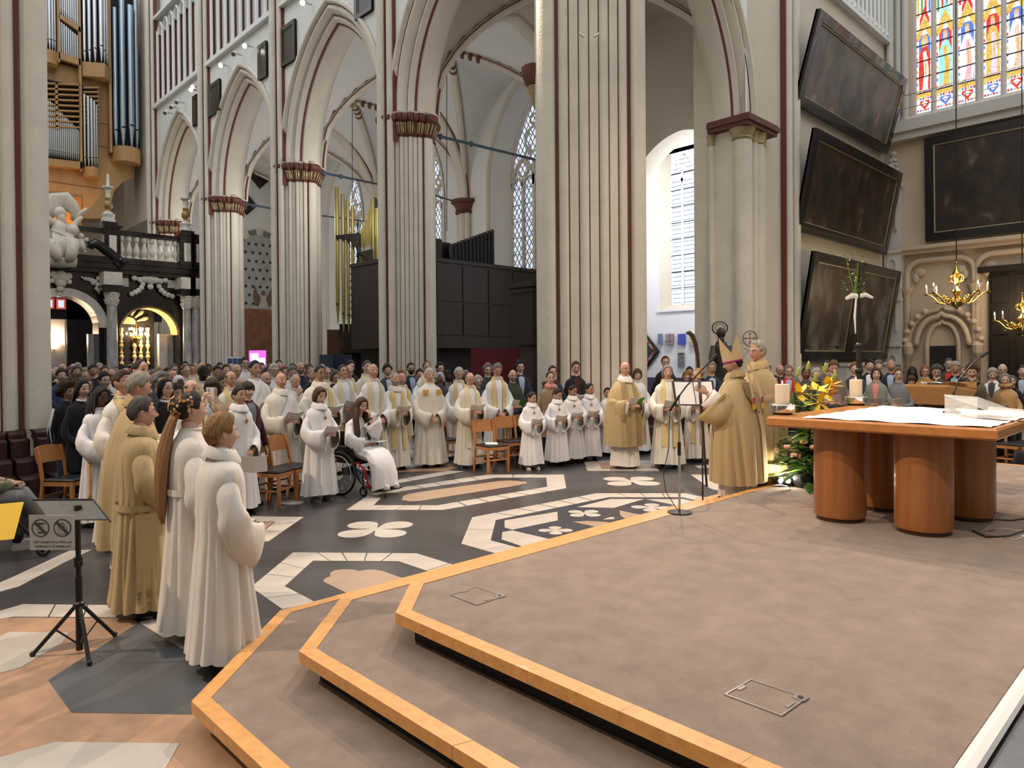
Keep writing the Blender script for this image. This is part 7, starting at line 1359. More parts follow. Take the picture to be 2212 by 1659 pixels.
    if cross:
        q = MB(); y = front_y(H, w_, 'robe', .735, 0, .085) + .012; zc_ = .735 * H; r = .019 * s
        for dx, dz in ((0, r), (0, -r), (r, 0), (-r, 0)): q.ball((dx, y, zc_ + dz), (r * .75, .006, r * .75), 8, 5)
        q.build('pendant_cross', mat('bronze_cross', (.30, .14, .05), .4, .5), t); q = MB(); q.tube([(-.05 * s, front_y(H, w_, 'robe', .83, .05, .085) - .01, .84 * H), (0, y, zc_ + r * 2), (.05 * s, front_y(H, w_, 'robe', .83, .05, .085) - .01, .84 * H)], .003, 4); q.build('cord', FAB['taupe'], t)
    if book and poses[0] in ('hold', 'read') :
        mid = (hands[0] + hands[1]) / 2; Mw = Matrix.Translation(rt) @ Matrix.Rotation(yaw, 4, 'Z'); c = Mw @ (mid + Vector((0, .01, .045 * s)))
        BOOKS.append((c, yaw, s, label, d))
    PEOPLE.append((label, round(H, 2), d)); return t
def booklet(c, yaw, s, label, m=PAPER, m2=None, openness=.5, tilt=.75):
    t = thing('booklet', label, 'booklet', c, yaw)
    up = Vector((0, math.cos(tilt), math.sin(tilt)))
    for sg in (-1, 1):
        sd = Vector((sg * math.cos(openness), -math.sin(openness) * math.sin(tilt) * .9, math.sin(openness) * .5)); w_, h_ = .148 * s, .105 * s; b = MB(); nn = sd.cross(up).normalized() * .002
        q = [up * -h_, sd * w_ + up * -h_, sd * w_ + up * h_, up * h_]; b.loft([q, [p + nn for p in q]]); o = b.build('page', m if sg > 0 or m2 is None else m2, t)
    return t
def mk_scarf(t, m, H, r=.085, drop=0.):
    s = H / 1.75; b = MB(); b.tube([(math.sin(a) * r * s, math.cos(a) * r * s + .01, .84 * H + .02 * s * math.cos(a) * -1) for a in np.linspace(0, 2 * math.pi, 17)], [(.032 * s, .04 * s)] * 17, 8)
    if drop: b.tube([(.03, r * s + .02, .83 * H), (.05, r * s + .06, .76 * H), (.04, r * s + .07, (.84 - drop) * H)], [(.03, .02), (.045, .018), (.05, .015)], 8)
    b.build('scarf', FAB[m], t, True)
P_ = person
# ---- foreground group at the left
boy = P_(474, 898, 4.4, 'blond boy in a plain white robe with wide folded collar, nearest the steps', 'full', 'blond', 'pale', 'alb', 'warmwhite', 'clasp', cowl=True, child=True, book=False, lod=0, w_=1.12, yaw=-1.62, shoe=SHOEB)
wom = P_(408, 850, 4.9, 'woman in white robe with very long ponytail and flower wreath in her hair', 'pony', 'dkbrown', 'rose', 'alb', 'warmwhite', 'clasp', book=False, lod=0, w_=.98, yaw=-1.66)
m3 = P_(302, 859, 5.35, 'man with cropped grey hair and dark glasses in a long gold dalmatic', 'short', 'dkgrey', 'ruddy', 'dalmatic', 'gold', 'hold', glasses=True, cowl=True, lod=0, w_=1.1, book=False, yaw=-1.72)
m4 = P_(292, 808, 6.5, 'white-haired man in glasses wearing a gold cope over white', 'full', 'silver', 'ruddy', 'cope', 'gold', 'read', glasses=True, bow=.22, lod=0, w_=1.0, yaw=-1.8, sash='gold', hem=.14)
m5 = P_(262, 802, 7.3, 'short-haired man with sunglasses pushed up on his head, behind the gold cope', 'short', 'brown', 'ruddy', 'alb', 'warmwhite', 'hold', 'yellow', lod=0, book=False)
# ponytail, wreath, belt, dalmatic trims
def local(t, mb, name, m, smooth=True): return mb.build(name, m, t, smooth)
H2 = 1.70
PONY = mat('hair_golden_brown', (.36, .185, .08), .5, var=.25, vscale=30, stretch=(4, 4, .3), bump=.5, bscale=90)
b = MB(); rings = []
for z, y, x, rx, ry in ((.15, -.085, 0, .05, .03), (.20, -.11, 0, .045, .03), (.28, -.135, -.01, .06, .035), (.40, -.16, -.02, .075, .04), (.55, -.175, -.03, .08, .04), (.68, -.18, -.03, .07, .038), (.80, -.18, -.02, .05, .03), (.90, -.175, -.01, .012, .01)):
    rings.append([(x + math.cos(a) * rx * (1 + .10 * math.sin(7 * a + z * 9)), y + math.sin(a) * ry * (1 + .12 * math.sin(9 * a - z * 6)), H2 - z) for a in np.linspace(0, 2 * math.pi, 40, endpoint=False)])
b.loft(rings); local(wom, b, 'ponytail', PONY)
b = MB(); b.ball((0, -.075, H2 - .105), (.072, .055, .07), 16, 12); local(wom, b, 'hair_bun', HAIRC['dkbrown'])
WR = mat('copper_flower', (.55, .28, .10), .45, .3); WR2 = mat('cream_flower', (.75, .6, .4), .5); rw = random.Random(2)
for k in range(44):
    a = rw.uniform(-1.9, 1.9); el = rw.uniform(-.5, .75); c = Vector((.094 * math.sin(a) * math.cos(el), -.02 - .112 * math.cos(a) * math.cos(el), H2 - .105 + .105 * math.sin(el))); b = MB(); nn = (c - Vector((0, -.02, H2 - .105))).normalized(); s1 = nn.orthogonal().normalized(); s2 = nn.cross(s1)
    for q_ in range(5): g_ = 2 * math.pi * q_ / 5; b.ball(c + (s1 * math.cos(g_) + s2 * math.sin(g_)) * .0065, (.0048, .0048, .0048), 6, 4)
    local(wom, b, 'wreath_flower', WR if k % 3 else WR2)
b = MB(); A_, B_ = robe_dims(.60, 'robe'); b.loft([[(math.sin(a) * A_ * 1.03, math.cos(a) * B_ * 1.05, z * H2) for a in np.linspace(0, 2 * math.pi, 30, endpoint=False)] for z in (.585, .612)], (False, False)); local(wom, b, 'belt', FAB['warmwhite'])
# dalmatic belt band and hanging stole on the side
H3 = 1.65
for (z0_, z1_, m_) in ((.485, .515, 'gold'),):
    A_, B_ = robe_dims(.5, 'robe'); b = MB(); b.loft([[(math.sin(a) * A_ * 1.13, math.cos(a) * B_ * 1.13, z * H3) for a in np.linspace(0, 2 * math.pi, 30, endpoint=False)] for z in (z0_, z1_)], (False, False)); local(m3, b, 'sash_band', FAB['gold'])
b = MB(); b.loft([[(.205 + .06 * (1 - z / .8) + .012, y, z * H3) for y in (-.07, 0, .07)] for z in np.linspace(.09, .48, 8)], (False, False), False); local(m3, b, 'hanging_stole', FAB['gold'])
for z in (.115, .128, .14): b = MB(); b.box((.268, -.072, z * H3), (.276, .072, z * H3 + .008)); local(m3, b, 'gold_braid', FAB['dgold'])
b = MB(); b.tube([(.078 * math.sin(a), .085 * math.cos(a), 1.86 + .012 * math.cos(a)) for a in np.linspace(-1.6, 1.6, 9)], .006, 5)
for sg in (-1, 1): b.ball((sg * .033, .085, 1.865), (.025, .006, .018), 8, 5)
local(m5, b, 'sunglasses', BLACK)
P_(302, 779, 8.4, 'tall man with swept-back dark brown hair seen from behind the gold cope', 'reced', 'dkbrown', 'ruddy', 'jacket', 'dkgrey', 'down', lod=1, book=False)
br = P_(214, 838, 8.3, 'young woman with long black braids in a white robe with gold cord', 'long', 'black', 'brown', 'alb', 'white', 'hold', glasses=True, bow=.2, lod=1, w_=1.05)
b = MB(); b.tube([(.0, -.2, 1.0), (.02, -.21, .8), (.02, -.22, .55), (.02, -.22, .5)], [.012, .012, .014, .03], 7); b.tube([(.17, .06, .98), (.19, .09, .7), (.2, .1, .42), (.2, .1, .3)], [.012, .012, .013, .03], 7); local(br, b, 'gold_cincture', FAB['orange'])
b = MB()
for k in range(16): a = 1.0 + 4.2 * k / 15; b.tube([(.1 * math.sin(a), .1 * math.cos(a) - .01, 1.52), (.13 * math.sin(a), .12 * math.cos(a) - .02, 1.3), (.14 * math.sin(a), .12 * math.cos(a), 1.06 + .02 * (k % 3))], [.014, .014, .008], 5)
local(br, b, 'braids', HAIRC['black'])
def white_collar(t, H):
    s = H / 1.75; b = MB(); b.tube([(math.sin(a) * .074 * s, math.cos(a) * .072 * s + .015, .85 * H - .012 * math.cos(a)) for a in np.linspace(0, 2 * math.pi, 19)], [(.012, .022)] * 19, 6); b.build('white_collar', FAB['white'], t, True)
def forehead_band(t, H, k=1.0, m='white'):
    pass
n1 = P_(176, 822, 9.3, 'nun in black veil and black coat, eyes lowered, beside the child', 'veil', 'black', 'pale', 'coat', 'black', 'clasp', bow=.15, book=False, lod=1); white_collar(n1, 1.67)
n2 = P_(356, 819, 8.6, 'nun in black veil and white collar gazing towards the altar', 'veil', 'black', 'pale', 'coat', 'black', 'clasp', book=False, lod=1, glasses=True); white_collar(n2, 1.69)
ch = P_(148, 829, 9.6, 'child with puffed brown afro hair in a black tracksuit with white sleeve stripes', 'afro', 'brown', 'olive', 'jacket', 'black', 'down', child=True, book=False, lod=1, trou='jean')
for k in range(3):
    b = MB(); b.tube([(.19 + .01 * k, -.03 + .03 * k, 1.30), (.26, -.05 + .03 * k, 1.02), (.27, .02 + .03 * k, .8)], .007, 5); local(ch, b, 'white_stripe', FAB['white'])
P_(411, 821, 8.1, 'balding man in a cream alb behind the wreathed woman', 'bald', 'dkgrey', 'ruddy', 'alb', 'cream', 'hold', 'yellow', lod=1, book=False)
ph = P_(459, 819, 8.8, 'woman in beige raincoat holding up a white phone to take a picture', 'fringe', 'dkbrown', 'pale', 'coat', 'beige', 'phone', lod=1, book=False, yaw=2.55, under='ltblue')
P_(345, 806, 9.4, 'grey curly-haired person partly hidden behind the grey-cropped man', 'curly', 'grey', 'pale', 'jacket', 'taupe', 'clasp', lod=2, book=False)
ab = P_(515, 836, 8.8, 'dark-haired boy in white robe holding a folded service sheet', 'short', 'black', 'tan', 'alb', 'white', ('down', 'clasp'), cowl=True, cross=True, child=True, book=False, lod=1, shoe=SHOE)
P_(533, 826, 9.4, 'woman with brown bob and burgundy jacket behind the altar boy', 'fringe', 'dkbrown', 'pale', 'jacket', 'burgundy', 'down', lod=1, book=False, under='grey', trou='navy')
de = P_(549, 780, 10.9, 'heavy dark-haired deacon in white with embroidered diagonal stole', 'short', 'black', 'tan', 'alb', 'white', 'hold', sash='cream', lod=1, w_=1.2, belly=.05)
P_(497, 802, 10.4, 'bald man with glasses in a cream alb and yellow stole', 'bald', 'brown', 'ruddy', 'alb', 'cream', 'hold', 'yellow', True, lod=1)
P_(573, 804, 11.3, 'bald red-faced man with black glasses and yellow stole', 'shaved', 'grey', 'ruddy', 'alb', 'cream', 'hold', 'yellow', True, lod=1, beard='grey')
P_(606, 805, 10.4, 'bald deacon in voluminous cream robe reading an open booklet', 'shaved', 'grey', 'ruddy', 'alb', 'cream', 'hold', sash='white', cowl=True, lod=1, w_=1.25)
P_(636, 812, 11.7, 'bald priest bowing his head with one hand at his face', 'bald', 'white', 'rose', 'alb', 'cream', ('face', 'clasp'), bow=.35, lod=1, book=False)
P_(690, 790, 10.9, 'broad dark-haired priest with glasses, cream robe and long yellow stole', 'short', 'black', 'olive', 'alb', 'cream', 'hold', 'yellow', True, cowl=True, lod=1, w_=1.25, under='black')
P_(688, 841, 9.65, 'girl with brown bob and hair clip in a white robe, reading a sheet', 'bob', 'brown', 'pale', 'alb', 'white', 'hold', bow=.3, cowl=True, cross=True, child=True, lod=1, w_=1.1, shoe=mat('shoe_grey', (.2, .2, .21), .5))
# ---- front row of priests
P_(741, 789, 12.3, 'priest in white with pale stole, chin raised, holding a leaflet', 'short', 'brown', 'ruddy', 'alb', 'white', 'hold', 'stole', True, bow=-.25)
P_(792, 780, 13.8, 'dark-haired priest standing just behind the tall bald priest in white', 'short', 'dkgrey', 'pale', 'alb', 'white', 'hold', 'stole')
P_(805, 786, 12.0, 'tall bald priest in white alb with pale gold stole and glasses on a cord', 'bald', 'white', 'ruddy', 'alb', 'white', 'clasp', 'palegold')
P_(853, 805, 12.3, 'white-bearded priest in cream robe with yellow stole', 'thin', 'silver', 'ruddy', 'alb', 'cream', 'hold', 'yellow', cowl=True, beard='silver', w_=1.05)
sq = P_(927, 797, 12.6, 'white-haired priest in cream chasuble-like robe with orange squares on the chest', 'full', 'white', 'ruddy', 'alb', 'cream', 'clasp', w_=1.2)
for sg in (-1, 1):
    for j in range(2):
        for i in range(2): b = MB(); x = sg * .125 + (i - .5) * .052; z = 1.29 + j * .052; b.box((x - .023, front_y(1.72, 1.2, 'robe', .74, x, .085) + .002, z), (x + .023, front_y(1.72, 1.2, 'robe', .74, x, .085) + .012, z + .046)); local(sq, b, 'orange_square', FAB['orange'], False)
P_(990, 795, 13.6, 'white-haired priest with glasses and yellow stole between two front priests', 'full', 'white', 'rose', 'alb', 'white', 'clasp', 'yellow', True, bow=.25)
P_(1014, 805, 12.5, 'balding priest with glasses and banded cream stole reading a sheet', 'bald', 'grey', 'ruddy', 'alb', 'cream', 'hold', 'stole', True, bow=.25, w_=1.05)
P_(1073, 789, 13.3, 'grey-haired priest with glasses and gold stole looking down at his hands', 'full', 'grey', 'ruddy', 'alb', 'white', 'clasp', 'yellow', True, bow=.35, w_=1.05)
P_(921, 781, 14.4, 'priest with receding hair, glasses and yellow stole in the second row', 'reced', 'brown', 'ruddy', 'alb', 'white', 'hold', 'yellow', True)
P_(868, 806, 13.5, 'bald reddish man with yellow stole right behind the bearded priest', 'bald', 'grey', 'ruddy', 'alb', 'white', 'hold', 'yellow', book=False)
P_(836, 788, 14.6, 'man with dark curly hair and dark jacket behind the bearded priest', 'curly', 'dkbrown', 'tan', 'jacket', 'dkgrey', 'clasp', book=False, under='ltblue')
P_(887, 784, 14.8, 'dark-bearded man with glasses in a navy jacket between two priests', 'short', 'black', 'tan', 'jacket', 'navy', 'clasp', glasses=True, beard='black', book=False, under='ltblue')
P_(951, 784, 15.6, 'woman with dark wavy hair standing before the dark panelled box', 'curly', 'black', 'pale', 'jacket', 'black', 'clasp', glasses=True, book=False)
hs = P_(950, 805, 14.2, 'woman in a blue and white patterned headscarf', 'veil', 'ltblue', 'brown', 'jacket', 'dkgrey', 'clasp', book=False, turn=-.5)
P_(966, 800, 14.5, 'dark-skinned woman with a blue headband', 'short', 'black', 'dark', 'jacket', 'taupe', 'clasp', bow=.2, book=False)
P_(1006, 800, 15.3, 'person with a striped pale headscarf behind the white-haired priest', 'veil', 'grey', 'brown', 'jacket', 'dkgrey', 'clasp', book=False)
P_(1053, 787, 14.8, 'grey curly-haired man with glasses before the crimson board', 'curly', 'grey', 'pale', 'jacket', 'dkgrey', 'clasp', glasses=True, book=False)
P_(1032, 813, 14.4, 'small white-haired woman peering between two priests', 'curly', 'white', 'pale', 'jacket', 'dkgrey', 'clasp', glasses=True, book=False)
P_(1107, 799, 13.6, 'bald bearded man in a dark green parka holding a sheet', 'shaved', 'grey', 'rose', 'coat', 'green', 'hold', beard='grey', glasses=True, trou='jean')
P_(1123, 780, 14.3, 'tall curly-haired man with glasses in navy blazer', 'curly', 'black', 'pale', 'jacket', 'navy', 'clasp', glasses=True, book=False, under='ltblue', tall=1.88)
fs = P_(1188, 803, 12.9, 'woman in beige fur-hooded coat and pink scarf', 'bun', 'dkbrown', 'rose', 'coat', 'brownlt', 'clasp', glasses=True, book=False); mk_scarf(fs, 'pink', 1.7)
b = MB(); b.tube([(.12 * math.sin(a), .09 * math.cos(a) - .03, 1.47) for a in np.linspace(1.2, 5.1, 12)], .035, 7); local(fs, b, 'fur_hood', HAIRC['brown'])
P_(1193, 791, 13.4, 'man in glasses and dark blue jacket behind the woman with pink scarf', 'short', 'dkbrown', 'pale', 'jacket', 'navy', 'clasp', glasses=True, book=False, under='ltblue')
P_(1243, 783, 13.65, 'tall man with glasses in a black coat in front of the pinstriped pier', 'short', 'brown', 'rose', 'coat', 'black', 'hold', glasses=True, bow=.15, under='burgundy', tall=1.86)
# ---- altar children
for px, yt, d, lb, hr, sk, bw in ((1148, 847, 12.25, 'smallest altar girl with dark hair tied back, leftmost of the four children', 'bun', 'tan', .2), (1203, 842, 12.6, 'altar boy with cropped black hair, second of the four children', 'short', 'tan', .4), (1236, 834, 12.95, 'altar girl with hair pulled back, third of the four children', 'bun', 'olive', .35), (1273, 829, 13.2, 'altar girl with dark red-brown hair, rightmost of the four children', 'pony', 'olive', .1)):
    P_(px, yt, d, lb, hr, 'black', sk, 'alb', 'white', 'hold', cowl=True, cross=True, child=True, bow=bw, lod=1, w_=1.08, shoe=SHOEW if px == 1148 else SHOE, hem=.07, turn=.5)
P_(1312, 838, 13.9, 'child in white robe almost hidden behind the bald man in gold', 'short', 'black', 'tan', 'alb', 'white', 'clasp', child=True, book=False, lod=1)
gm = P_(1349, 782, 12.3, 'bald man with glasses in gold chasuble with patterned bands, holding a green-edged booklet', 'shaved', 'grey', 'ruddy', 'chas', 'gold', 'hold', 'dgold', True, lod=1, w_=.9, yaw=2.75, shoe=SHOEB, hem=.22)
P_(1376, 800, 14.2, 'woman with brown hair half hidden behind the bald man in gold', 'bob', 'brown', 'pale', 'alb', 'white', 'clasp', book=False, bow=.3)
P_(1437, 770, 15.0, 'man with glasses and black jacket before the white chapel wall', 'short', 'brown', 'pale', 'jacket', 'black', 'down', glasses=True, book=False)
P_(1441, 790, 12.3, 'stout grey-bobbed celebrant in cream with gold stole holding a green booklet', 'bob', 'grey', 'ruddy', 'alb', 'cream', 'hold', 'yellow', w_=1.1, lod=1)
P_(1503, 803, 13.0, 'bald priest bowing deeply over a sheet, behind the folder', 'bald', 'brown', 'ruddy', 'alb', 'warmwhite', 'hold', 'yellow', bow=.45, lod=1)
P_(1483, 804, 14.2, 'woman with reddish-blond hair behind the music folder', 'bob', 'ginger', 'pale', 'jacket', 'beige', 'clasp', glasses=True, bow=.3, book=False)
P_(1489, 793, 15.2, 'dark-haired person mostly hidden beside the crook', 'short', 'black', 'olive', 'jacket', 'dkgrey', 'clasp', book=False)
P_(1514, 791, 15.0, 'bald man glimpsed right behind the crook', 'bald', 'grey', 'tan', 'jacket', 'black', 'clasp', book=False)
P_(1537, 783, 13.8, 'grey-haired man in dark suit with glasses left of the bishop', 'full', 'grey', 'tan', 'jacket', 'navy', 'hold', glasses=True, under='ltblue', book=False)
# ---- bishop and concelebrant
ZB = .34; bpos = onu(1592, 1000, 3.88); BH = 1.62; kB = BH / 1.70
bi = P_(1580, 745, 7.6, 'bishop in gold chasuble and mitre holding a wooden crook, seen from behind', 'short', 'black', 'tan', 'chas', 'gold', ('hold', 'crook'), pos=bpos, H=BH, z0=ZB, lod=0, book=False, yaw=.08, turn=.45, w_=1.0, hem=.13, bow=.2, sash='gold', lean=.05)
HMb = Matrix.Translation((0, .02 + .05 * .42 * BH * .5 + .05 * math.sin(.2), BH - .12)) @ rotm(.2, .45)
MIT = mat('mitre_linen', (.60, .46, .27), .8, var=.18, vscale=5, stretch=(1, 1, .15), bump=.4, bscale=60)
for sg, nm in ((1, 'mitre_front'), (-1, 'mitre_back')):
    b = MB(); n = 18; th = np.linspace(-math.pi / 2, math.pi / 2, n); rows = []
    for q in np.linspace(0, 1, 8):
        row = []
        for a in th:
            pk = 1 - (abs(a) / (math.pi / 2)) ** 1.9; z = .035 + (.085 + .19 * pk) * q; r = 1 + .10 * q - .25 * q * q * (pk)
            row.append((math.sin(a) * .092 * (1 + .12 * q), sg * math.cos(a) * .112 * r - .012, z))
        rows.append(row)
    b.loft(rows, (False, False), False); b.xf(HMb); o = b.build(nm, MIT, bi, True)
b = MB(); b.loft([[(math.sin(a) * .089, math.cos(a) * .109 - .012, z) for a in np.linspace(0, 2 * math.pi, 30, endpoint=False)] for z in (.02, .04)], (False, False)); b.xf(HMb); b.build('zucchetto_edge', FAB['magenta'], bi, True)
for sg in (-1, 1):
    pth = [(sg * .045, -.125, 1.62), (sg * .06, -.15, 1.50), (sg * .09, -.20, 1.38), (sg * .115, -.235, 1.24), (sg * .125, -.25, 1.12)]; L = thing('lappet', None, None); L.parent = bi; L.scale = (kB, kB, kB)
    b = MB(); b.loft([[(x - .032, y, z), (x, y - .006, z), (x + .032, y, z)] for x, y, z in pth] , (False, False), False); b.build('lappet_band', MIT, L, True)
    x, y, z = sg * .120, -.254, 1.155; b = MB(); b.extr([(x - .028, y, z + .04), (x + .028, y, z + .04), (x + .028, y, z - .01), (x, y, z - .04), (x - .028, y, z - .01)], (0, -.005, 0)); b.build('heraldic_shield', mat('shield_red', (.45, .03, .04), .6), L); b = MB(); b.ball((x, y - .007, z - .005), (.014, .003, .014), 8, 5); b.build('shield_charge', mat('shield_blue_grey', (.2, .22, .35), .6), L)
    for k in range(5): b = MB(); b.tube([(x - .028 + .014 * k, y - .002, 1.12), (x - .028 + .014 * k, y - .004, 1.06)], .006, 5); b.build('fringe_tassel', mat('yellow_fringe', (.62, .42, .05), .6), L)
b = MB(); b.loft([[(x, front_y(BH, 1.05, 'chas', zf, x, .06) * -1 - .004, zf * BH) for x in np.linspace(-.055, .055, 5)] for zf in np.linspace(.14, .80, 14)], (False, False), False); b.build('back_orphrey', FAB['gold'], bi, True)
hd = MB(); V_ = []
for zf in np.linspace(.80, .60, 9):
    hw = (.80 - zf) / .2; x1 = np.interp(zf, [.60, .64, .72, .80], [.015, .08, .15, .12]); V_.append([(x, -front_y(BH, 1.05, 'chas', zf, x, .06) - .010, zf * BH) for x in np.linspace(-x1, x1, 9)])
hd.loft(V_, (False, False), False); hd.build('back_yoke', FAB['dgold'], bi, True)
Mb = Matrix.Translation((bpos.x, bpos.y, ZB)) @ Matrix.Rotation(.08, 4, 'Z')
hw_ = Mb @ (Vector((-.265, .085 + .005, .735)) * BH + Vector((-.02, .075, .0)))
cr = thing('bishops_crook', 'long dark wooden crook with bent top held by the bishop', 'staff', (hw_.x + R0.x * .075, hw_.y + R0.y * .075, .52)); cr.rotation_mode = 'QUATERNION'; cr.rotation_quaternion = Vector((0, 0, 1)).rotation_difference(Vector((0, 0, 1)) - R0 * .065); CW_ = mat('dark_crook_wood', (.055, .026, .016), .3, var=.3, vscale=8, coat=.5)
hi_ = atd(1507, 713, 7.2); hgt = hi_.z - .52
b = MB(); b.tube([(0, 0, 0), (0, 0, .25)], [.012, .013], 10); b.build('ferrule', BLACK, cr)
b = MB(); b.tube([(0, 0, .25), (0, 0, hgt - .85), (0, 0, hgt - .5)], [.013, .0165, .018], 12); b.build('shaft', CW_, cr, True)
b = MB(); b.lathe([(.020, hgt - .5), (.022, hgt - .48), (.022, hgt - .41), (.020, hgt - .39)], seg=14); b.build('pale_ring', mat('pale_horn', (.62, .42, .2), .4), cr, 'auto')
b = MB(); b.tube([Vector((0, 0, hgt - .39)), Vector((0, 0, hgt - .25)), R0 * -.012 + Vector((0, 0, hgt - .13)), R0 * -.04 + Vector((0, 0, hgt - .04)), R0 * -.075 + Vector((0, 0, hgt)), R0 * -.10 + Vector((0, 0, hgt - .01))], [.019, .021, .024, .026, .026, .018], 14); b.build('crook_head', CW_, cr, True)
cpos = onu(1640, 1000, 3.88); P_(1620, 738, 7.8, 'grey-haired celebrant in gold vestment and thin glasses at the bishop\'s right', 'short', 'silver', 'ruddy', 'chas', 'gold', 'clasp', pos=cpos, H=1.75, z0=ZB, glasses=True, lod=0, book=False, yaw=.95, w_=.92, hem=.06, sash='gold', turn=.35)
# ---- crowd beyond the altar (right)
RC_ = [(1657, 788, 14.5, 'bearded young man in a dark jacket beside the gold vestment', 'short', 'dkbrown', 'tan', 'jacket', 'black', 'dkbrown', 0, None), (1685, 788, 15.0, 'bald man with glasses and dark hooded jacket by the pale shafts', 'bald', 'brown', 'ruddy', 'jacket', 'black', None, 1, 'olive'), (1703, 790, 14.6, 'grey-haired woman in a bright red jacket', 'full', 'grey', 'pale', 'jacket', 'red', None, 1, 'ltblue'), (1673, 812, 13.6, 'dark-haired woman in a pale cardigan behind the near altar candle', 'long', 'black', 'tan', 'jacket', 'beige', None, 0, 'black'), (1741, 794, 13.3, 'dark-skinned woman in a charcoal suit and patterned scarf', 'bun', 'black', 'brown', 'jacket', 'dkgrey', None, 0, 'olive'), (1763, 798, 14.4, 'white curly-haired elderly woman in black', 'curly', 'white', 'rose', 'jacket', 'black', None, 0, None), (1801, 783, 12.7, 'man in brown lined jacket and orange sweater reading behind the lilies', 'full', 'ltbrown', 'ruddy', 'jacket', 'taupe', None, 0, 'orange2'), (1786, 780, 14.5, 'man in grey-blue shirt hidden behind the man in orange sweater', 'short', 'brown', 'pale', 'jacket', 'grey', None, 0, None), (1847, 784, 14.2, 'ginger short-haired woman in dark quilted jacket', 'full', 'ginger', 'pale', 'jacket', 'dkgrey', None, 0, 'pink'), (1879, 778, 14.9, 'young man with dark hair in black sweater', 'full', 'black', 'pale', 'jacket', 'black', None, 0, 'white'), (1893, 796, 13.5, 'brown-haired woman in pale sage jacket holding a white sheet', 'bob', 'dkbrown', 'rose', 'coat', 'sage', None, 0, 'pink'), (1897, 780, 15.3, 'grey-haired person behind the woman in sage', 'curly', 'grey', 'pale', 'jacket', 'dkgrey', None, 0, None), (1925, 778, 14.6, 'bald man in navy sweater and pale collar', 'bald', 'dkbrown', 'tan', 'jacket', 'navy', None, 0, 'ltblue'), (1941, 797, 13.4, 'woman in grey jacket and red trousers', 'bun', 'brown', 'pale', 'jacket', 'grey', None, 1, None), (1971, 793, 15.0, 'black woman in a dark veil and white collar', 'veil', 'black', 'dark', 'jacket', 'black', None, 0, 'white'), (1969, 812, 14.2, 'small dark-haired woman half hidden behind sheets', 'fringe', 'brown', 'pale', 'jacket', 'black', None, 1, None), (1999, 790, 14.0, 'ginger woman in mustard cardigan and white scarf', 'bob', 'ginger', 'rose', 'jacket', 'mustard', None, 1, None), (2024, 792, 13.2, 'grey-brown haired woman bowed behind the reading desk', 'curly', 'dkgrey', 'pale', 'jacket', 'dkgrey', None, 1, None), (2050, 775, 15.5, 'man with glasses and dark green coat before the ogee door', 'short', 'dkgrey', 'pale', 'jacket', 'green', None, 1, 'red'), (2064, 785, 13.4, 'sandy grey-haired man with glasses in black jacket behind the desk', 'full', 'silver', 'ruddy', 'jacket', 'black', None, 1, 'ltblue'), (2101, 791, 12.2, 'curly brown-haired woman in olive coat holding a dark red book', 'curly', 'brown', 'rose', 'jacket', 'olive', None, 0, 'olive'), (2083, 791, 15.4, 'person in grey cap glimpsed behind the olive coat', 'short', 'grey', 'pale', 'jacket', 'dkgrey', None, 0, None), (2145, 798, 13.4, 'grey-haired woman in a white quilted jacket', 'bob', 'silver', 'pale', 'jacket', 'white', None, 0, 'dkgrey'), (2166, 787, 14.6, 'elderly white-haired man in dark scarf', 'thin', 'white', 'pale', 'jacket', 'dkgrey', None, 1, None), (2172, 808, 12.4, 'grey-bobbed woman in camel coat and ochre scarf near the right edge', 'bob', 'grey', 'pale', 'jacket', 'tan', None, 1, None), (2186, 812, 13.6, 'dark grey-haired person directly behind the camel coat', 'bob', 'dkgrey', 'pale', 'jacket', 'black', None, 0, None), (2210, 790, 14.2, 'woman in black and blue scarf cut by the right edge', 'short', 'brown', 'pale', 'jacket', 'black', None, 0, 'ltblue'), (1708, 784, 16.0, 'white-haired man just behind the red jacket', 'thin', 'white', 'ruddy', 'jacket', 'grey', None, 0, None)]
for (px, yt, d, lb, hr, hc, sk, ft, cl, bd, gl, un) in RC_:
    t = P_(px, yt, d, lb, hr, hc, sk, ft, cl, 'hold' if d < 14.3 and px not in (1741, 1763) else 'clasp', beard=bd, glasses=bool(gl), under=un, lod=1 if d < 13.8 else 2, bow=.35 if px in (1801, 2024, 2064, 2145, 2101) else 0, trou='red' if px == 1941 else ('navy' if px % 2 else 'black'), book=px in (1673, 1893, 1941, 1847, 1999, 1801, 2172), turn=.25)
    if px in (1999, 2172, 1741): mk_scarf(t, {1999: 'white', 2172: 'tan', 1741: 'olive'}[px], 1.66, drop=.2 if px == 1741 else 0)
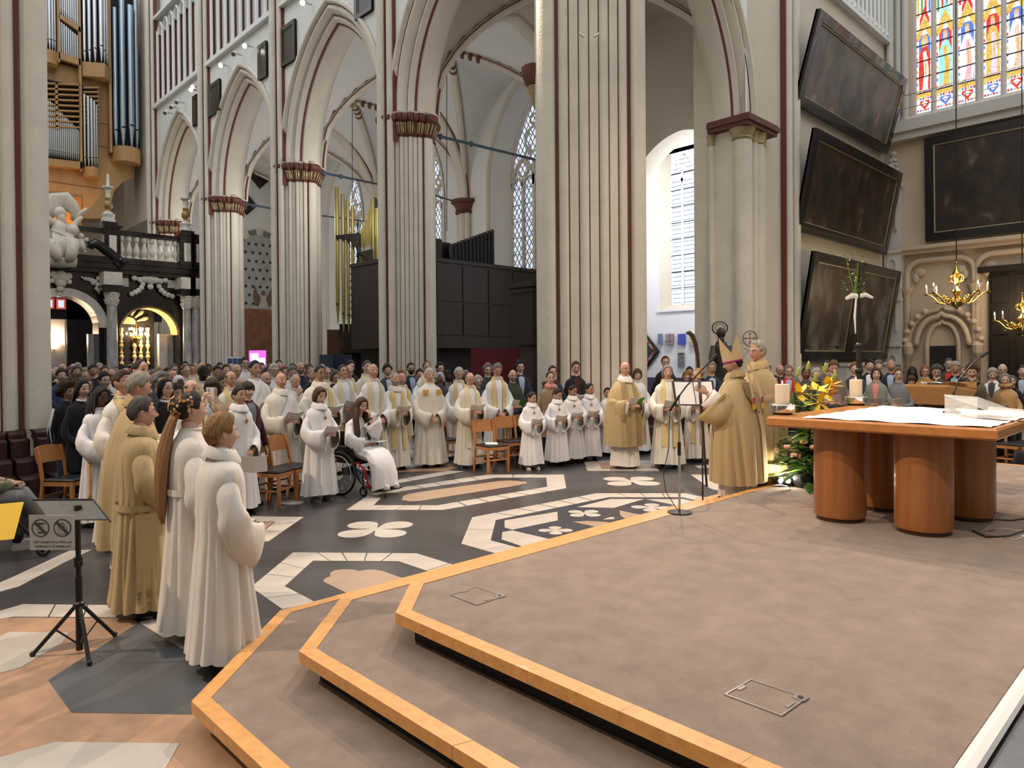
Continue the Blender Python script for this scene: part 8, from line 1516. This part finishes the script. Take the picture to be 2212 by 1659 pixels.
# ---- congregation behind the left group and mid rows
CR = [(103, 788, 15.5, 'bearded bald man at the far left of the crowd', 'shaved', 'brown', 'pale', 'jacket', 'dkgrey', 'dkgrey'), (111, 797, 14.2, 'bald grey-bearded man in dark jacket by the left pier', 'shaved', 'grey', 'ruddy', 'jacket', 'black', 'grey'), (131, 798, 13.0, 'young man in a blue zip jacket', 'full', 'dkbrown', 'rose', 'jacket', 'blue', None), (134, 786, 15.6, 'bald man behind the blue jacket', 'bald', 'grey', 'ruddy', 'alb', 'cream', None), (121, 793, 16.5, 'bald head just left of the blue jacket', 'shaved', 'grey', 'ruddy', 'jacket', 'dkgrey', None), (152, 792, 15.4, 'person with long light brown hair turned away', 'bob', 'ltbrown', 'rose', 'jacket', 'orange', None), (157, 786, 16.4, 'reddish bald man behind the grey-bearded man', 'bald', 'grey', 'ruddy', 'jacket', 'dkgrey', None), (167, 785, 17.0, 'silver-haired man behind the grey-bearded man', 'full', 'silver', 'rose', 'jacket', 'grey', None), (164, 791, 13.8, 'grey-bearded man with dark jacket looking up', 'full', 'dkgrey', 'tan', 'jacket', 'black', 'grey'), (182, 797, 15.0, 'pale curly-haired woman in taupe', 'curly', 'silver', 'pale', 'jacket', 'taupe', None), (199, 787, 13.9, 'dark-haired man in suit and tie looking down', 'short', 'dkbrown', 'tan', 'jacket', 'navy', None), (214, 785, 15.6, 'grey-haired man with glasses behind the suited man', 'short', 'silver', 'ruddy', 'alb', 'cream', None), (225, 791, 14.8, 'dark-haired priest with black glasses', 'short', 'brown', 'ruddy', 'alb', 'white', None), (240, 798, 14.0, 'bald priest with white fringe and yellow stole', 'bald', 'white', 'ruddy', 'alb', 'white', None), (93, 824, 11.2, 'white-haired woman in purple coat at the left pier', 'bob', 'white', 'rose', 'jacket', 'purple', None), (157, 817, 11.4, 'brown curly-haired person above the child with afro hair', 'curly', 'brown', 'tan', 'jacket', 'dkgrey', None), (186, 818, 10.6, 'sandy long-haired woman behind the nun', 'bob', 'ltbrown', 'rose', 'jacket', 'taupe', None), (224, 806, 10.8, 'woman with short black hair and glasses behind the braided woman', 'full', 'black', 'pale', 'jacket', 'navy', None),
      (279, 783, 16.5, 'man far back right of the second baluster', 'short', 'dkbrown', 'ruddy', 'jacket', 'black', None), (270, 795, 15.2, 'pink bald head in the far crowd', 'shaved', 'grey', 'rose', 'jacket', 'grey', None), (328, 801, 12.0, 'grey-brown haired person beside the tall brown-haired man', 'full', 'grey', 'pale', 'jacket', 'dkgrey', None), (342, 794, 15.0, 'blond woman in red top near the screen', 'bob', 'blond', 'rose', 'jacket', 'red', None), (361, 795, 16.0, 'dark-haired woman beside the blond woman', 'bob', 'black', 'tan', 'jacket', 'black', None), (375, 787, 15.2, 'priest with grey swept hair before the screen', 'short', 'dkgrey', 'ruddy', 'alb', 'cream', None), (371, 800, 12.8, 'balding grey man looking down', 'bald', 'grey', 'ruddy', 'alb', 'cream', None), (384, 812, 11.6, 'woman in white headscarf bowing', 'veil', 'white', 'brown', 'jacket', 'dkgrey', None), (379, 833, 9.6, 'dark curly-haired woman right of the nun', 'curly', 'dkbrown', 'tan', 'jacket', 'black', None), (401, 788, 13.5, 'man with glasses and thin grey hair looking right', 'thin', 'brown', 'rose', 'alb', 'cream', None), (399, 781, 17.0, 'dark-haired person with glasses at the marble columns', 'short', 'black', 'pale', 'jacket', 'black', None), (414, 787, 16.0, 'ruddy man left of the dark-skinned priest', 'short', 'ltbrown', 'ruddy', 'alb', 'cream', None), (421, 785, 17.0, 'bald man near the pier by the screen', 'shaved', 'grey', 'ruddy', 'alb', 'yellow', None), (435, 783, 16.2, 'bald man directly behind the dark-skinned priest', 'shaved', 'grey', 'ruddy', 'alb', 'cream', None), (437, 791, 12.2, 'dark-skinned priest with short beard looking down, gold-edged vestment', 'short', 'black', 'dark', 'alb', 'white', 'black'), (449, 787, 16.8, 'dark-skinned man beside the pier', 'short', 'black', 'brown', 'jacket', 'cream', None),
      (467, 790, 14.2, 'young dark-haired priest with yellow stole looking down', 'short', 'black', 'tan', 'alb', 'cream', None), (474, 784, 15.6, 'dark-haired man behind the young priest', 'short', 'black', 'ruddy', 'alb', 'cream', None), (487, 788, 14.0, 'priest with dark combed hair near the leaflets', 'short', 'dkbrown', 'ruddy', 'alb', 'cream', None), (500, 785, 16.5, 'bald man under the leaflet board', 'bald', 'grey', 'ruddy', 'alb', 'cream', None), (510, 788, 13.0, 'white-haired priest with yellow stole below the leaflets', 'thin', 'white', 'ruddy', 'alb', 'white', None), (528, 771, 15.6, 'tall brown-haired man with glasses in white beside the lit screen', 'full', 'brown', 'pale', 'alb', 'white', None), (478, 811, 11.6, 'grey-brown head bowed behind the woman with phone', 'full', 'dkgrey', 'ruddy', 'jacket', 'purple', None), (513, 816, 11.8, 'pink bald head below the white-haired priest', 'shaved', 'grey', 'rose', 'alb', 'cream', None), (564, 784, 15.0, 'sandy-haired man in front of the lit screen', 'short', 'ltbrown', 'ruddy', 'jacket', 'grey', None), (576, 795, 14.6, 'dark-haired woman right of the lit screen', 'bob', 'dkbrown', 'rose', 'jacket', 'black', None), (583, 788, 15.8, 'sandy-haired person beside the stone pier', 'full', 'ltbrown', 'pale', 'jacket', 'beige', None), (591, 787, 13.4, 'woman with thick white hair and glasses', 'full', 'white', 'rose', 'alb', 'white', None), (602, 778, 17.0, 'thin dark-haired man against the clustered pier', 'short', 'dkbrown', 'pale', 'jacket', 'black', None), (614, 792, 15.0, 'auburn-haired woman smiling beside the clustered pier', 'full', 'ginger', 'rose', 'jacket', 'black', None), (602, 796, 14.8, 'dark head behind the white-haired woman', 'short', 'black', 'tan', 'jacket', 'black', None), (629, 791, 13.6, 'man with grey hair looking down in white', 'full', 'grey', 'ruddy', 'alb', 'white', None), (631, 786, 15.0, 'person with black cap behind the grey-haired man', 'short', 'black', 'pale', 'jacket', 'black', None), (648, 783, 14.8, 'bald man with glasses and grey beard in navy jacket', 'bald', 'brown', 'ruddy', 'jacket', 'navy', 'grey'), (661, 789, 15.8, 'reddish-faced person behind the broad priest', 'full', 'ltbrown', 'ruddy', 'jacket', 'grey', None), (668, 787, 15.6, 'dark-haired man with glasses left of the broad priest', 'short', 'brown', 'olive', 'jacket', 'black', None), (674, 797, 13.4, 'grey short-haired woman left of the broad priest', 'short', 'silver', 'rose', 'jacket', 'black', None), (695, 786, 15.6, 'bald head above the broad priest', 'shaved', 'grey', 'rose', 'jacket', 'grey', None), (705, 793, 13.6, 'grey-haired man right behind the broad priest', 'thin', 'grey', 'rose', 'alb', 'cream', None), (717, 797, 13.8, 'woman with grey-black bob turned away', 'bob', 'dkgrey', 'tan', 'jacket', 'black', None), (723, 800, 13.0, 'woman with dark grey hair bowing before the blue partition', 'bob', 'dkgrey', 'pale', 'jacket', 'black', None), (753, 790, 13.6, 'white-haired man right of the priest with raised chin', 'thin', 'white', 'ruddy', 'alb', 'white', None), (757, 780, 15.2, 'young dark-haired man with glasses before the organ base', 'full', 'dkbrown', 'pale', 'jacket', 'black', None), (865, 800, 15.8, 'auburn woman between the bearded priest and the navy jacket', 'full', 'ginger', 'rose', 'jacket', 'dkgrey', None), (906, 798, 15.4, 'brown-haired woman between two priests of the front row', 'full', 'dkbrown', 'rose', 'jacket', 'dkgrey', None)]
for (px, yt, d, lb, hr, hc, sk, ft, cl, bd) in CR:
    st = 'yellow' if ft == 'alb' and px not in (591, 528, 629) else None
    P_(px, yt, d, lb, hr, hc, sk, ft, cl, 'clasp', st, glasses=(px * 7) % 3 == 0 or px in (225, 401, 528, 648, 757, 224), beard=bd, lod=2 if d > 12.5 else 1, book=False, bow=.25 if px in (371, 384, 437, 467, 478, 513, 199, 723, 629) else 0, turn=0)
# ---- far rows just showing as heads by the screen
# ---- girl in wheelchair
WP = gz(770, 1062); wy = math.atan2(-(9.5 - WP.x), (4.2 - WP.y)); wy = -2.35
d_ = Vector((6.3, 2.6, 0)) - WP; wy = math.atan2(-d_.x, d_.y) + .12
WG = thing('person', 'girl with very long brown hair and white robe seated in the wheelchair', 'person', WP, wy)
b = MB(); HMg = Matrix.Translation((0, .12, 1.26)) @ rotm(.35, -.25); build_head(b, 1, HMg, .93); b.tube([HMg @ Vector((0, -.02, -.07)), (0, .05, 1.09), (0, .0, 1.0), (0, -.05, .62)], [.05, .052, (.11, .07), (.13, .09)], 12)
for sg in (1, -1):
    b.tube([(sg * .08, .0, .58), (sg * .09, .38, .56), (sg * .09, .50, .14)], [.075, .06, .04], 9)
arms_g = []
for sg, E, W, hdv, upv in ((1, (.24, .12, .80), (.10, .30, .72), (-.8, .4, 0), (0, 0, 1)), (-1, (-.20, .22, .86), (-.05, .24, 1.10), (.25, -.1, .8), (-.3, .8, 0))):
    S = Vector((sg * .165, .02, 1.02)); E, W = Vector(E), Vector(W); b.tube(bez(S, E, W), [.03, .034, .036, .034, .032, .028, .025], 9); put_hand(b, 1, W, hdv, upv, sg, .9, .88); arms_g.append((S, E, W))
b.build('body', [SKIN['rose'], LIPS['rose'], EYEW, EYED], WG, True)
rng_ = np.random.RandomState(4); hb = build_hair(1, 'long', HMg, .93, rng_); hb.build('hair', HAIRC['brown'], WG, True)
b = MB()
for sg in (-1, 1): b.tube([(sg * .085, .12, 1.24), (sg * .12, .12, 1.06), (sg * .12, .15, .86), (sg * .11, .16, .72)], [(.03, .04), (.045, .05), (.05, .04), (.015, .01)], 9)
b.tube([(0, .02, 1.28), (0, -.06, 1.1), (0, -.1, .9), (0, -.1, .78)], [(.09, .04), (.14, .05), (.14, .04), (.08, .02)], 10); b.build('hair_lengths', HAIRC['brown'], WG, True)
b = MB(); n = 40; th = np.linspace(0, 2 * math.pi, n, endpoint=False); rings = []
for cy, cz, a_, c_, tilt in ((.56, .10, .24, .13, 1.25), (.55, .28, .235, .12, 1.2), (.50, .45, .225, .11, .95), (.42, .56, .22, .11, .5), (.25, .60, .21, .12, .12), (.10, .64, .205, .14, -.3), (.0, .74, .19, .13, -1.2), (.0, .88, .185, .125, -1.5), (.01, 1.0, .18, .11, -1.55), (.02, 1.05, .12, .085, -1.55), (.04, 1.085, .065, .06, -1.5)):
    fold = 1 + .05 * np.sin(9 * th + cz * 9) * (1 if cz < .7 else .3)
    ca_, sa_ = math.cos(tilt), math.sin(tilt); rings.append([(math.sin(q) * a_ * f, cy + math.cos(q) * c_ * f * (-sa_ if tilt < 0 else sa_) , cz + math.cos(q) * c_ * f * ca_) for q, f in zip(th, fold)])
b.loft(rings, (False, False)); b.build('robe', FAB['white'], WG, True)
for (S, E, W) in arms_g: sleeve(1, S, E, W.lerp(E, .15), .07, .085, .085, .05).build('sleeve', FAB['white'], WG, True)
for sg in (1, -1): f = MB(); f.loft([[(sg * .10 + .045 * math.cos(a), .60 + ln * math.sin(a), z) for a in np.linspace(0, 2 * math.pi, 10, endpoint=False)] for z, ln in ((.10, .13), (.14, .13), (.17, .09), (.19, .05))]); f.build('trainer', SHOEW, WG, 'auto'); f = MB(); f.loft([[(sg * .10 + .048 * math.cos(a), .60 + .135 * math.sin(a), z) for a in np.linspace(0, 2 * math.pi, 10, endpoint=False)] for z in (.09, .105)]); f.build('trainer_sole', SHOE, WG)
b = MB(); b.lathe([(.028, 0), (.028, .015)], (-.053, .245, 1.07), 10); b.build('black_bracelet', BLACK, WG)
WC = thing('wheelchair', 'black wheelchair with red frame carrying the long-haired girl', 'wheelchair', WP, wy); RED = mat('red_enamel', (.45, .015, .02), .3)
for sg in (1, -1):
    x = sg * .31; L = thing('drive_wheel', None, None); L.parent = WC
    b = MB(); b.tube([(x, -.02 + .30 * math.cos(a), .31 + .30 * math.sin(a)) for a in np.linspace(0, 2 * math.pi, 33)], .018, 8); b.build('tyre', BLACK, L, True); b = MB(); b.tube([(x + sg * .03, -.02 + .25 * math.cos(a), .31 + .25 * math.sin(a)) for a in np.linspace(0, 2 * math.pi, 33)], .008, 6); b.build('push_rim', STEEL, L, True)
    for k in range(12): a = 2 * math.pi * k / 12; b = MB(); b.tube([(x, -.02, .31), (x, -.02 + .29 * math.cos(a), .31 + .29 * math.sin(a))], .004, 4); b.build('spoke', BLACK, L)
    b = MB(); b.tube([(x - .03, -.02, .31), (x + .03, -.02, .31)], .03, 8); b.build('hub', BLACK, L)
    b = MB(); b.tube([(sg * .22, -.2, .46), (sg * .22, .25, .46), (sg * .21, .36, .38), (sg * .2, .44, .12)], .016, 8); b.build('frame_tube', RED, WC, True); b = MB(); b.tube([(sg * .22, -.15, .46), (sg * .22, -.2, .85), (sg * .22, -.28, .9)], .014, 8); b.build('back_post', BLACK, WC, True)
    b = MB(); b.tube([(sg * .2, .36, .065 + .06 * math.sin(a) ), (sg * .2, .36, .07)], .01, 6); b.tube([(sg * .2 + .0, .33 + .06 * math.cos(a), .065 + .06 * math.sin(a)) for a in np.linspace(0, 2 * math.pi, 15)], .014, 6); b.build('caster_wheel', BLACK, WC); b = MB(); b.tube([(sg * .2, .33, .08), (sg * .2, .32, .3), (sg * .22, .2, .4)], .012, 6); b.build('caster_fork', BLACK, WC)
    b = MB(); b.box((sg * .25 - .012, -.12, .46), (sg * .25 + .012, .2, .66)); b.build('side_guard', BLACK, WC); b = MB(); b.tube([(sg * .25, -.12, .68), (sg * .25, .2, .68)], .022, 8); b.build('armrest', BLACK, WC)
b = MB(); b.box((-.2, -.18, .44), (.2, .26, .50)); b.build('seat', BLACK, WC); b = MB(); b.box((-.21, -.22, .5), (.21, -.18, .88)); b.build('backrest', BLACK, WC); b = MB(); b.box((-.2, .46, .085), (.2, .70, .10)); b.build('footplate', BLACK, WC)
booklet(WP + Matrix.Rotation(wy, 3, 'Z') @ Vector((-.05, .33, .735)), wy, 1.0, 'pale blue service booklet lying on the lap of the girl in the wheelchair', PAPER, mat('paper_blue', (.45, .5, .62), .7), .1, .1)
# booklet in the altar boy's lowered hand
q = atd(549, 1004, 8.5); booklet(q, 2.6, 1.0, 'folded white service sheet with printed lantern in the altar boy\'s hand', PAPER, None, .15, 1.3)
t_ = thing('smartphone', 'white smartphone raised by the woman in beige raincoat', 'phone', atd(455, 850, 8.55)); b = MB(); b.loft([[R0 * x + Vector((0, 0, z)) + F0 * d for x, z in ((-.037, -.075), (.037, -.075), (.037, .075), (-.037, .075))] for d in (0, .009)]); b.build('case', mat('white_phone', (.7, .7, .7), .3), t_); b = MB()
for z in (.055, .04, .025): b.lathe([(.006, 0), (.006, .004)], R0 * -.022 + Vector((0, 0, z)) - F0 * .004, 8)
b.build('camera_lenses', BLACK, t_)
q = atd(2088, 838, 11.95); booklet(q, 2.5, 1.3, 'dark red hardback held by the woman in the olive coat', mat('maroon_cover', (.09, .01, .02), .5), None, .1, .7)
for (c, yw, s, lb, d) in BOOKS:
    grn = 'green' in lb; booklet(c, yw, s * (.95 if d > 9 else 1), ('green-edged service booklet' if grn else 'white service sheet') + ' held by the ' + ' '.join(lb.split()[:9]).replace(',', ''), PAPER, PAPERG if grn else None, .35, .75)
# ---- seated person cut by the left edge
sp = gz(18, 1196); SPY = -1.0; q = thing('person', 'seated person in grey trousers and pale shoes cut by the left edge', 'person', gz(-62, 1205), math.atan2(-1.0, -.25)); q.rotation_euler.z = -1.75
GT = fab('greytrousers', (.17, .17, .185)); GJ = fab('greygreen', (.10, .13, .07))
b = MB(); HMs = Matrix.Translation((0, .08, 1.28)) @ rotm(.1, 0); build_head(b, 1, HMs, 1.0); b.tube([HMs @ Vector((0, -.02, -.07)), (0, .0, 1.1), (0, -.02, 1.0), (0, -.08, .55)], [.055, .058, (.13, .08), (.15, .1)], 12)
for sg in (1, -1): b.tube([(sg * .17, .0, 1.0), (sg * .24, .1, .75), (sg * .06, .34, .70)], [.05, .042, .028], 9); put_hand(b, 1, Vector((sg * .06, .34, .70)), (-sg * .7, .6, 0), (0, 0, 1), sg, .8, 1)
b.build('body', [SKIN['pale'], LIPS['pale'], EYEW, EYED], q, True); build_hair(1, 'full', HMs, 1.0, rng_).build('hair', HAIRC['grey'], q, True)
b = MB(); b.loft([[(math.sin(a) * A_, cy + math.cos(a) * B_, z) for a in np.linspace(0, 2 * math.pi, 24, endpoint=False)] for z, A_, B_, cy in ((.5, .2, .16, -.06), (.7, .19, .15, -.03), (.9, .2, .14, -.01), (1.0, .19, .12, 0), (1.06, .12, .09, .0), (1.1, .07, .065, .01))]); b.build('jacket', GJ, q, True)
for sg in (1, -1):
    sleeve(1, Vector((sg * .17, 0, 1.0)), Vector((sg * .25, .1, .74)), Vector((sg * .09, .31, .70)), .07, .06, .05).build('sleeve', GJ, q, True)
    b = MB(); b.tube([(sg * .08, -.08, .55), (sg * .1, .2, .57), (sg * .1, .44, .56), (sg * .09, .50, .48), (sg * .09, .50 + .12 * sg, .16)], [.095, .09, .08, .072, .055], 12); b.build('trouser_leg', GT, q, True)
    b = MB(); b.tube([(sg * .09, .50 + .12 * sg, .2), (sg * .09, .5 + .13 * sg, .08)], [.05, .045], 10); b.build('sock', FAB['navy'], q, True)
    f = MB(); f.loft([[(sg * .09 + .045 * math.cos(a), .58 + .12 * sg + ln * math.sin(a), z) for a in np.linspace(0, 2 * math.pi, 12, endpoint=False)] for z, ln in ((.0, .14), (.04, .14), (.07, .10), (.10, .06))]); f.build('shoe', SHOEW, q, 'auto')
wk = thing('folding_walker', 'black folding walker frame by the seated person at the left edge', 'walker', gz(-25, 1205), -1.75)
for sg in (1, -1): b = MB(); b.tube([(sg * .24, -.25, .45), (sg * .24, .2, .45), (sg * .24, .45, .04)], .016, 8); b.build('frame_tube', BLACK, wk, True); b = MB(); b.tube([(sg * .24, .2, .45), (sg * .24, -.2, .03)], .016, 8); b.build('rear_tube', STEEL, wk, True); b = MB(); b.tube([(sg * .24, .45 + .05 * math.cos(a), .055 + .045 * math.sin(a)) for a in np.linspace(0, 2 * math.pi, 13)], .012, 6); b.build('wheel', BLACK, wk)
b = MB(); b.box((-.24, -.25, .42), (.24, .2, .46)); b.build('seat', BLACK, wk)
booklet(atd(-28, 1130, 4.7), -.5, 1.3, 'bright yellow booklet poking in at the left edge', PAPERY, PAPERY, .1, .9)
# ================================================================== CHAIRS
CUSH = mat('black_seat_pad', (.02, .021, .026), .35, spec=.5)
def chair():
    t = thing('wooden_chair', 'x', 'chair'); 
    for sx_, sy_ in ((-1, 1), (1, 1)): b = MB(); x = sx_ * .2; b.loft([[(x - .018, .19, 0), (x + .018, .19, 0), (x + .018, .225, 0), (x - .018, .225, 0)], [(x - .02, .18, .43), (x + .02, .18, .43), (x + .02, .225, .43), (x - .02, .225, .43)]]); b.build('front_leg', CHAIRW, t)
    for sx_ in (-1, 1): b = MB(); x = sx_ * .2; b.loft([[(x - .016, y0, z), (x + .016, y0, z), (x + .016, y0 + .035, z), (x - .016, y0 + .035, z)] for y0, z in ((-.26, 0), (-.21, .43), (-.25, .70), (-.285, .86))]); b.build('back_leg', CHAIRW, t)
    b = MB(); b.box((-.21, -.2, .385), (.21, .215, .435)); b.build('seat_frame', CHAIRW, t); b = MB(); rings = []
    rbox(b, -.205, .205, -.19, .22, .436, .47, .014); b.build('seat_pad', CUSH, t)
    b = MB(); rows = []
    for z, y in ((.66, -.235), (.70, -.243), (.78, -.262), (.85, -.278)):
        rows.append([(x, y - .03 * (1 - (x / .22) ** 2), z + (.025 * (1 - (x / .22) ** 2) if z > .8 else 0)) for x in np.linspace(-.22, .22, 9)] + [(x, y - .018 - .03 * (1 - (x / .22) ** 2), z + (.025 * (1 - (x / .22) ** 2) if z > .8 else 0)) for x in np.linspace(.22, -.22, 9)])
    b.loft(rows); b.build('backrest', CHAIRW, t, 'auto')
    for y, z in ((.2, .22), (-.235, .24)): b = MB(); b.box((-.19, y - .01, z - .014), (.19, y + .01, z + .014)); b.build('stretcher', CHAIRW, t)
    for x in (-.2, .2): b = MB(); b.box((x - .009, -.23, .19), (x + .009, .2, .218)); b.build('side_stretcher', CHAIRW, t)
    return t
CH0 = chair(); first = True
def put_chair(px, yfront, label, yaw=None, dy=0, pos=None):
    global first
    p = gz(px, yfront) if pos is None else Vector(pos); o = CH0 if first else copy_tree(CH0); first = False; o.location = (p.x, p.y, 0)
    if yaw is None: dv = Vector((7.3, 4.0, 0)) - p; yaw = math.atan2(-dv.x, dv.y)
    o.rotation_euler = (0, 0, yaw); o['label'] = label; o['group'] = 'wooden chairs of the congregation'; return o
CHS = [(592, 1088, 'empty wooden chair with black pad right of the altar boy'), (634, 1076, 'empty wooden chair left of the girl with bob'), (825, 985, 'wooden chair in front of the bald priest in white'), (880, 992, 'wooden chair in front of the bearded priest'), (960, 1002, 'wooden chair between the orange-squares priest and the banded-stole priest'), (1062, 1018, 'wooden chair with papers on its pad, in the front row'), (1105, 1006, 'wooden chair just left of the smallest altar girl'), (1135, 1000, 'wooden chair mostly hidden behind the smallest altar girl'), (150, 1110, 'wooden chair left of the braided woman'), (135, 1040, 'wooden chair back next to the maroon pier base'), (112, 1010, 'wooden chair back behind the others by the maroon base'), (1450, 1000, 'wooden chair behind the microphone stand'), (640, 1030, 'wooden chair behind the girl with bob'), (575, 1040, 'wooden chair behind the altar boy')]
for px, yb, lb in CHS: put_chair(px, yb, lb)
for px, d, lb in ((1705, 13.0, 'wooden chair under the near corner of the altar'), (1915, 12.8, 'wooden chair left of the red trousers'), (1965, 12.7, 'wooden chair right of the red trousers'), (1775, 12.4, 'wooden chair behind the yellow lilies'), (2190, 11.6, 'wooden chair at the right edge by the camel coat'), (2235, 11.8, 'wooden chair cut off by the right edge')):
    p = atd(px, 960, d); put_chair(0, 0, lb, None, 0, (p.x, p.y, 0))
p = gz(1062, 1018); booklet(Vector((p.x, p.y, .475)), .9, 1.0, 'open white sheets lying on a front-row chair pad', PAPER, None, .05, .02)
p = gz(632, 1086); b = MB(); b.lathe([(.0, 0), (.16, 0), (.16, .012), (0, .014)], seg=24); o = b.build('floor_disc', mat('grey_disc', (.42, .42, .43), .5)); o.location = (p.x, p.y, 0); tag(o, 'flat grey floor disc under the empty chairs', 'disc')

bp_ = atd(2207, 962, 10.9); t = thing('backpack', 'small black backpack standing on the floor at the right edge', 'bag', (bp_.x, bp_.y, 0), .6)
b = MB(); b.loft([[(math.cos(a) * .15 * k, math.sin(a) * .1 * k, z) for a in np.linspace(0, 2 * math.pi, 16, endpoint=False)] for z, k in ((0, .9), (.05, 1), (.3, 1), (.4, .8), (.43, .4))]); b.build('bag_body', FAB['black'], t, True); b = MB(); b.loft([[(math.cos(a) * .1 * k, -.09 + math.sin(a) * .05 * k, z) for a in np.linspace(0, 2 * math.pi, 12, endpoint=False)] for z, k in ((.04, .9), (.07, 1), (.2, 1), (.23, .7))]); b.build('front_pocket', FAB['dkgrey'], t, True); b = MB(); b.tube([(-.04, .02, .42), (-.03, .02, .48), (.03, .02, .48), (.04, .02, .42)], .01, 6); b.build('handle', FAB['black'], t)
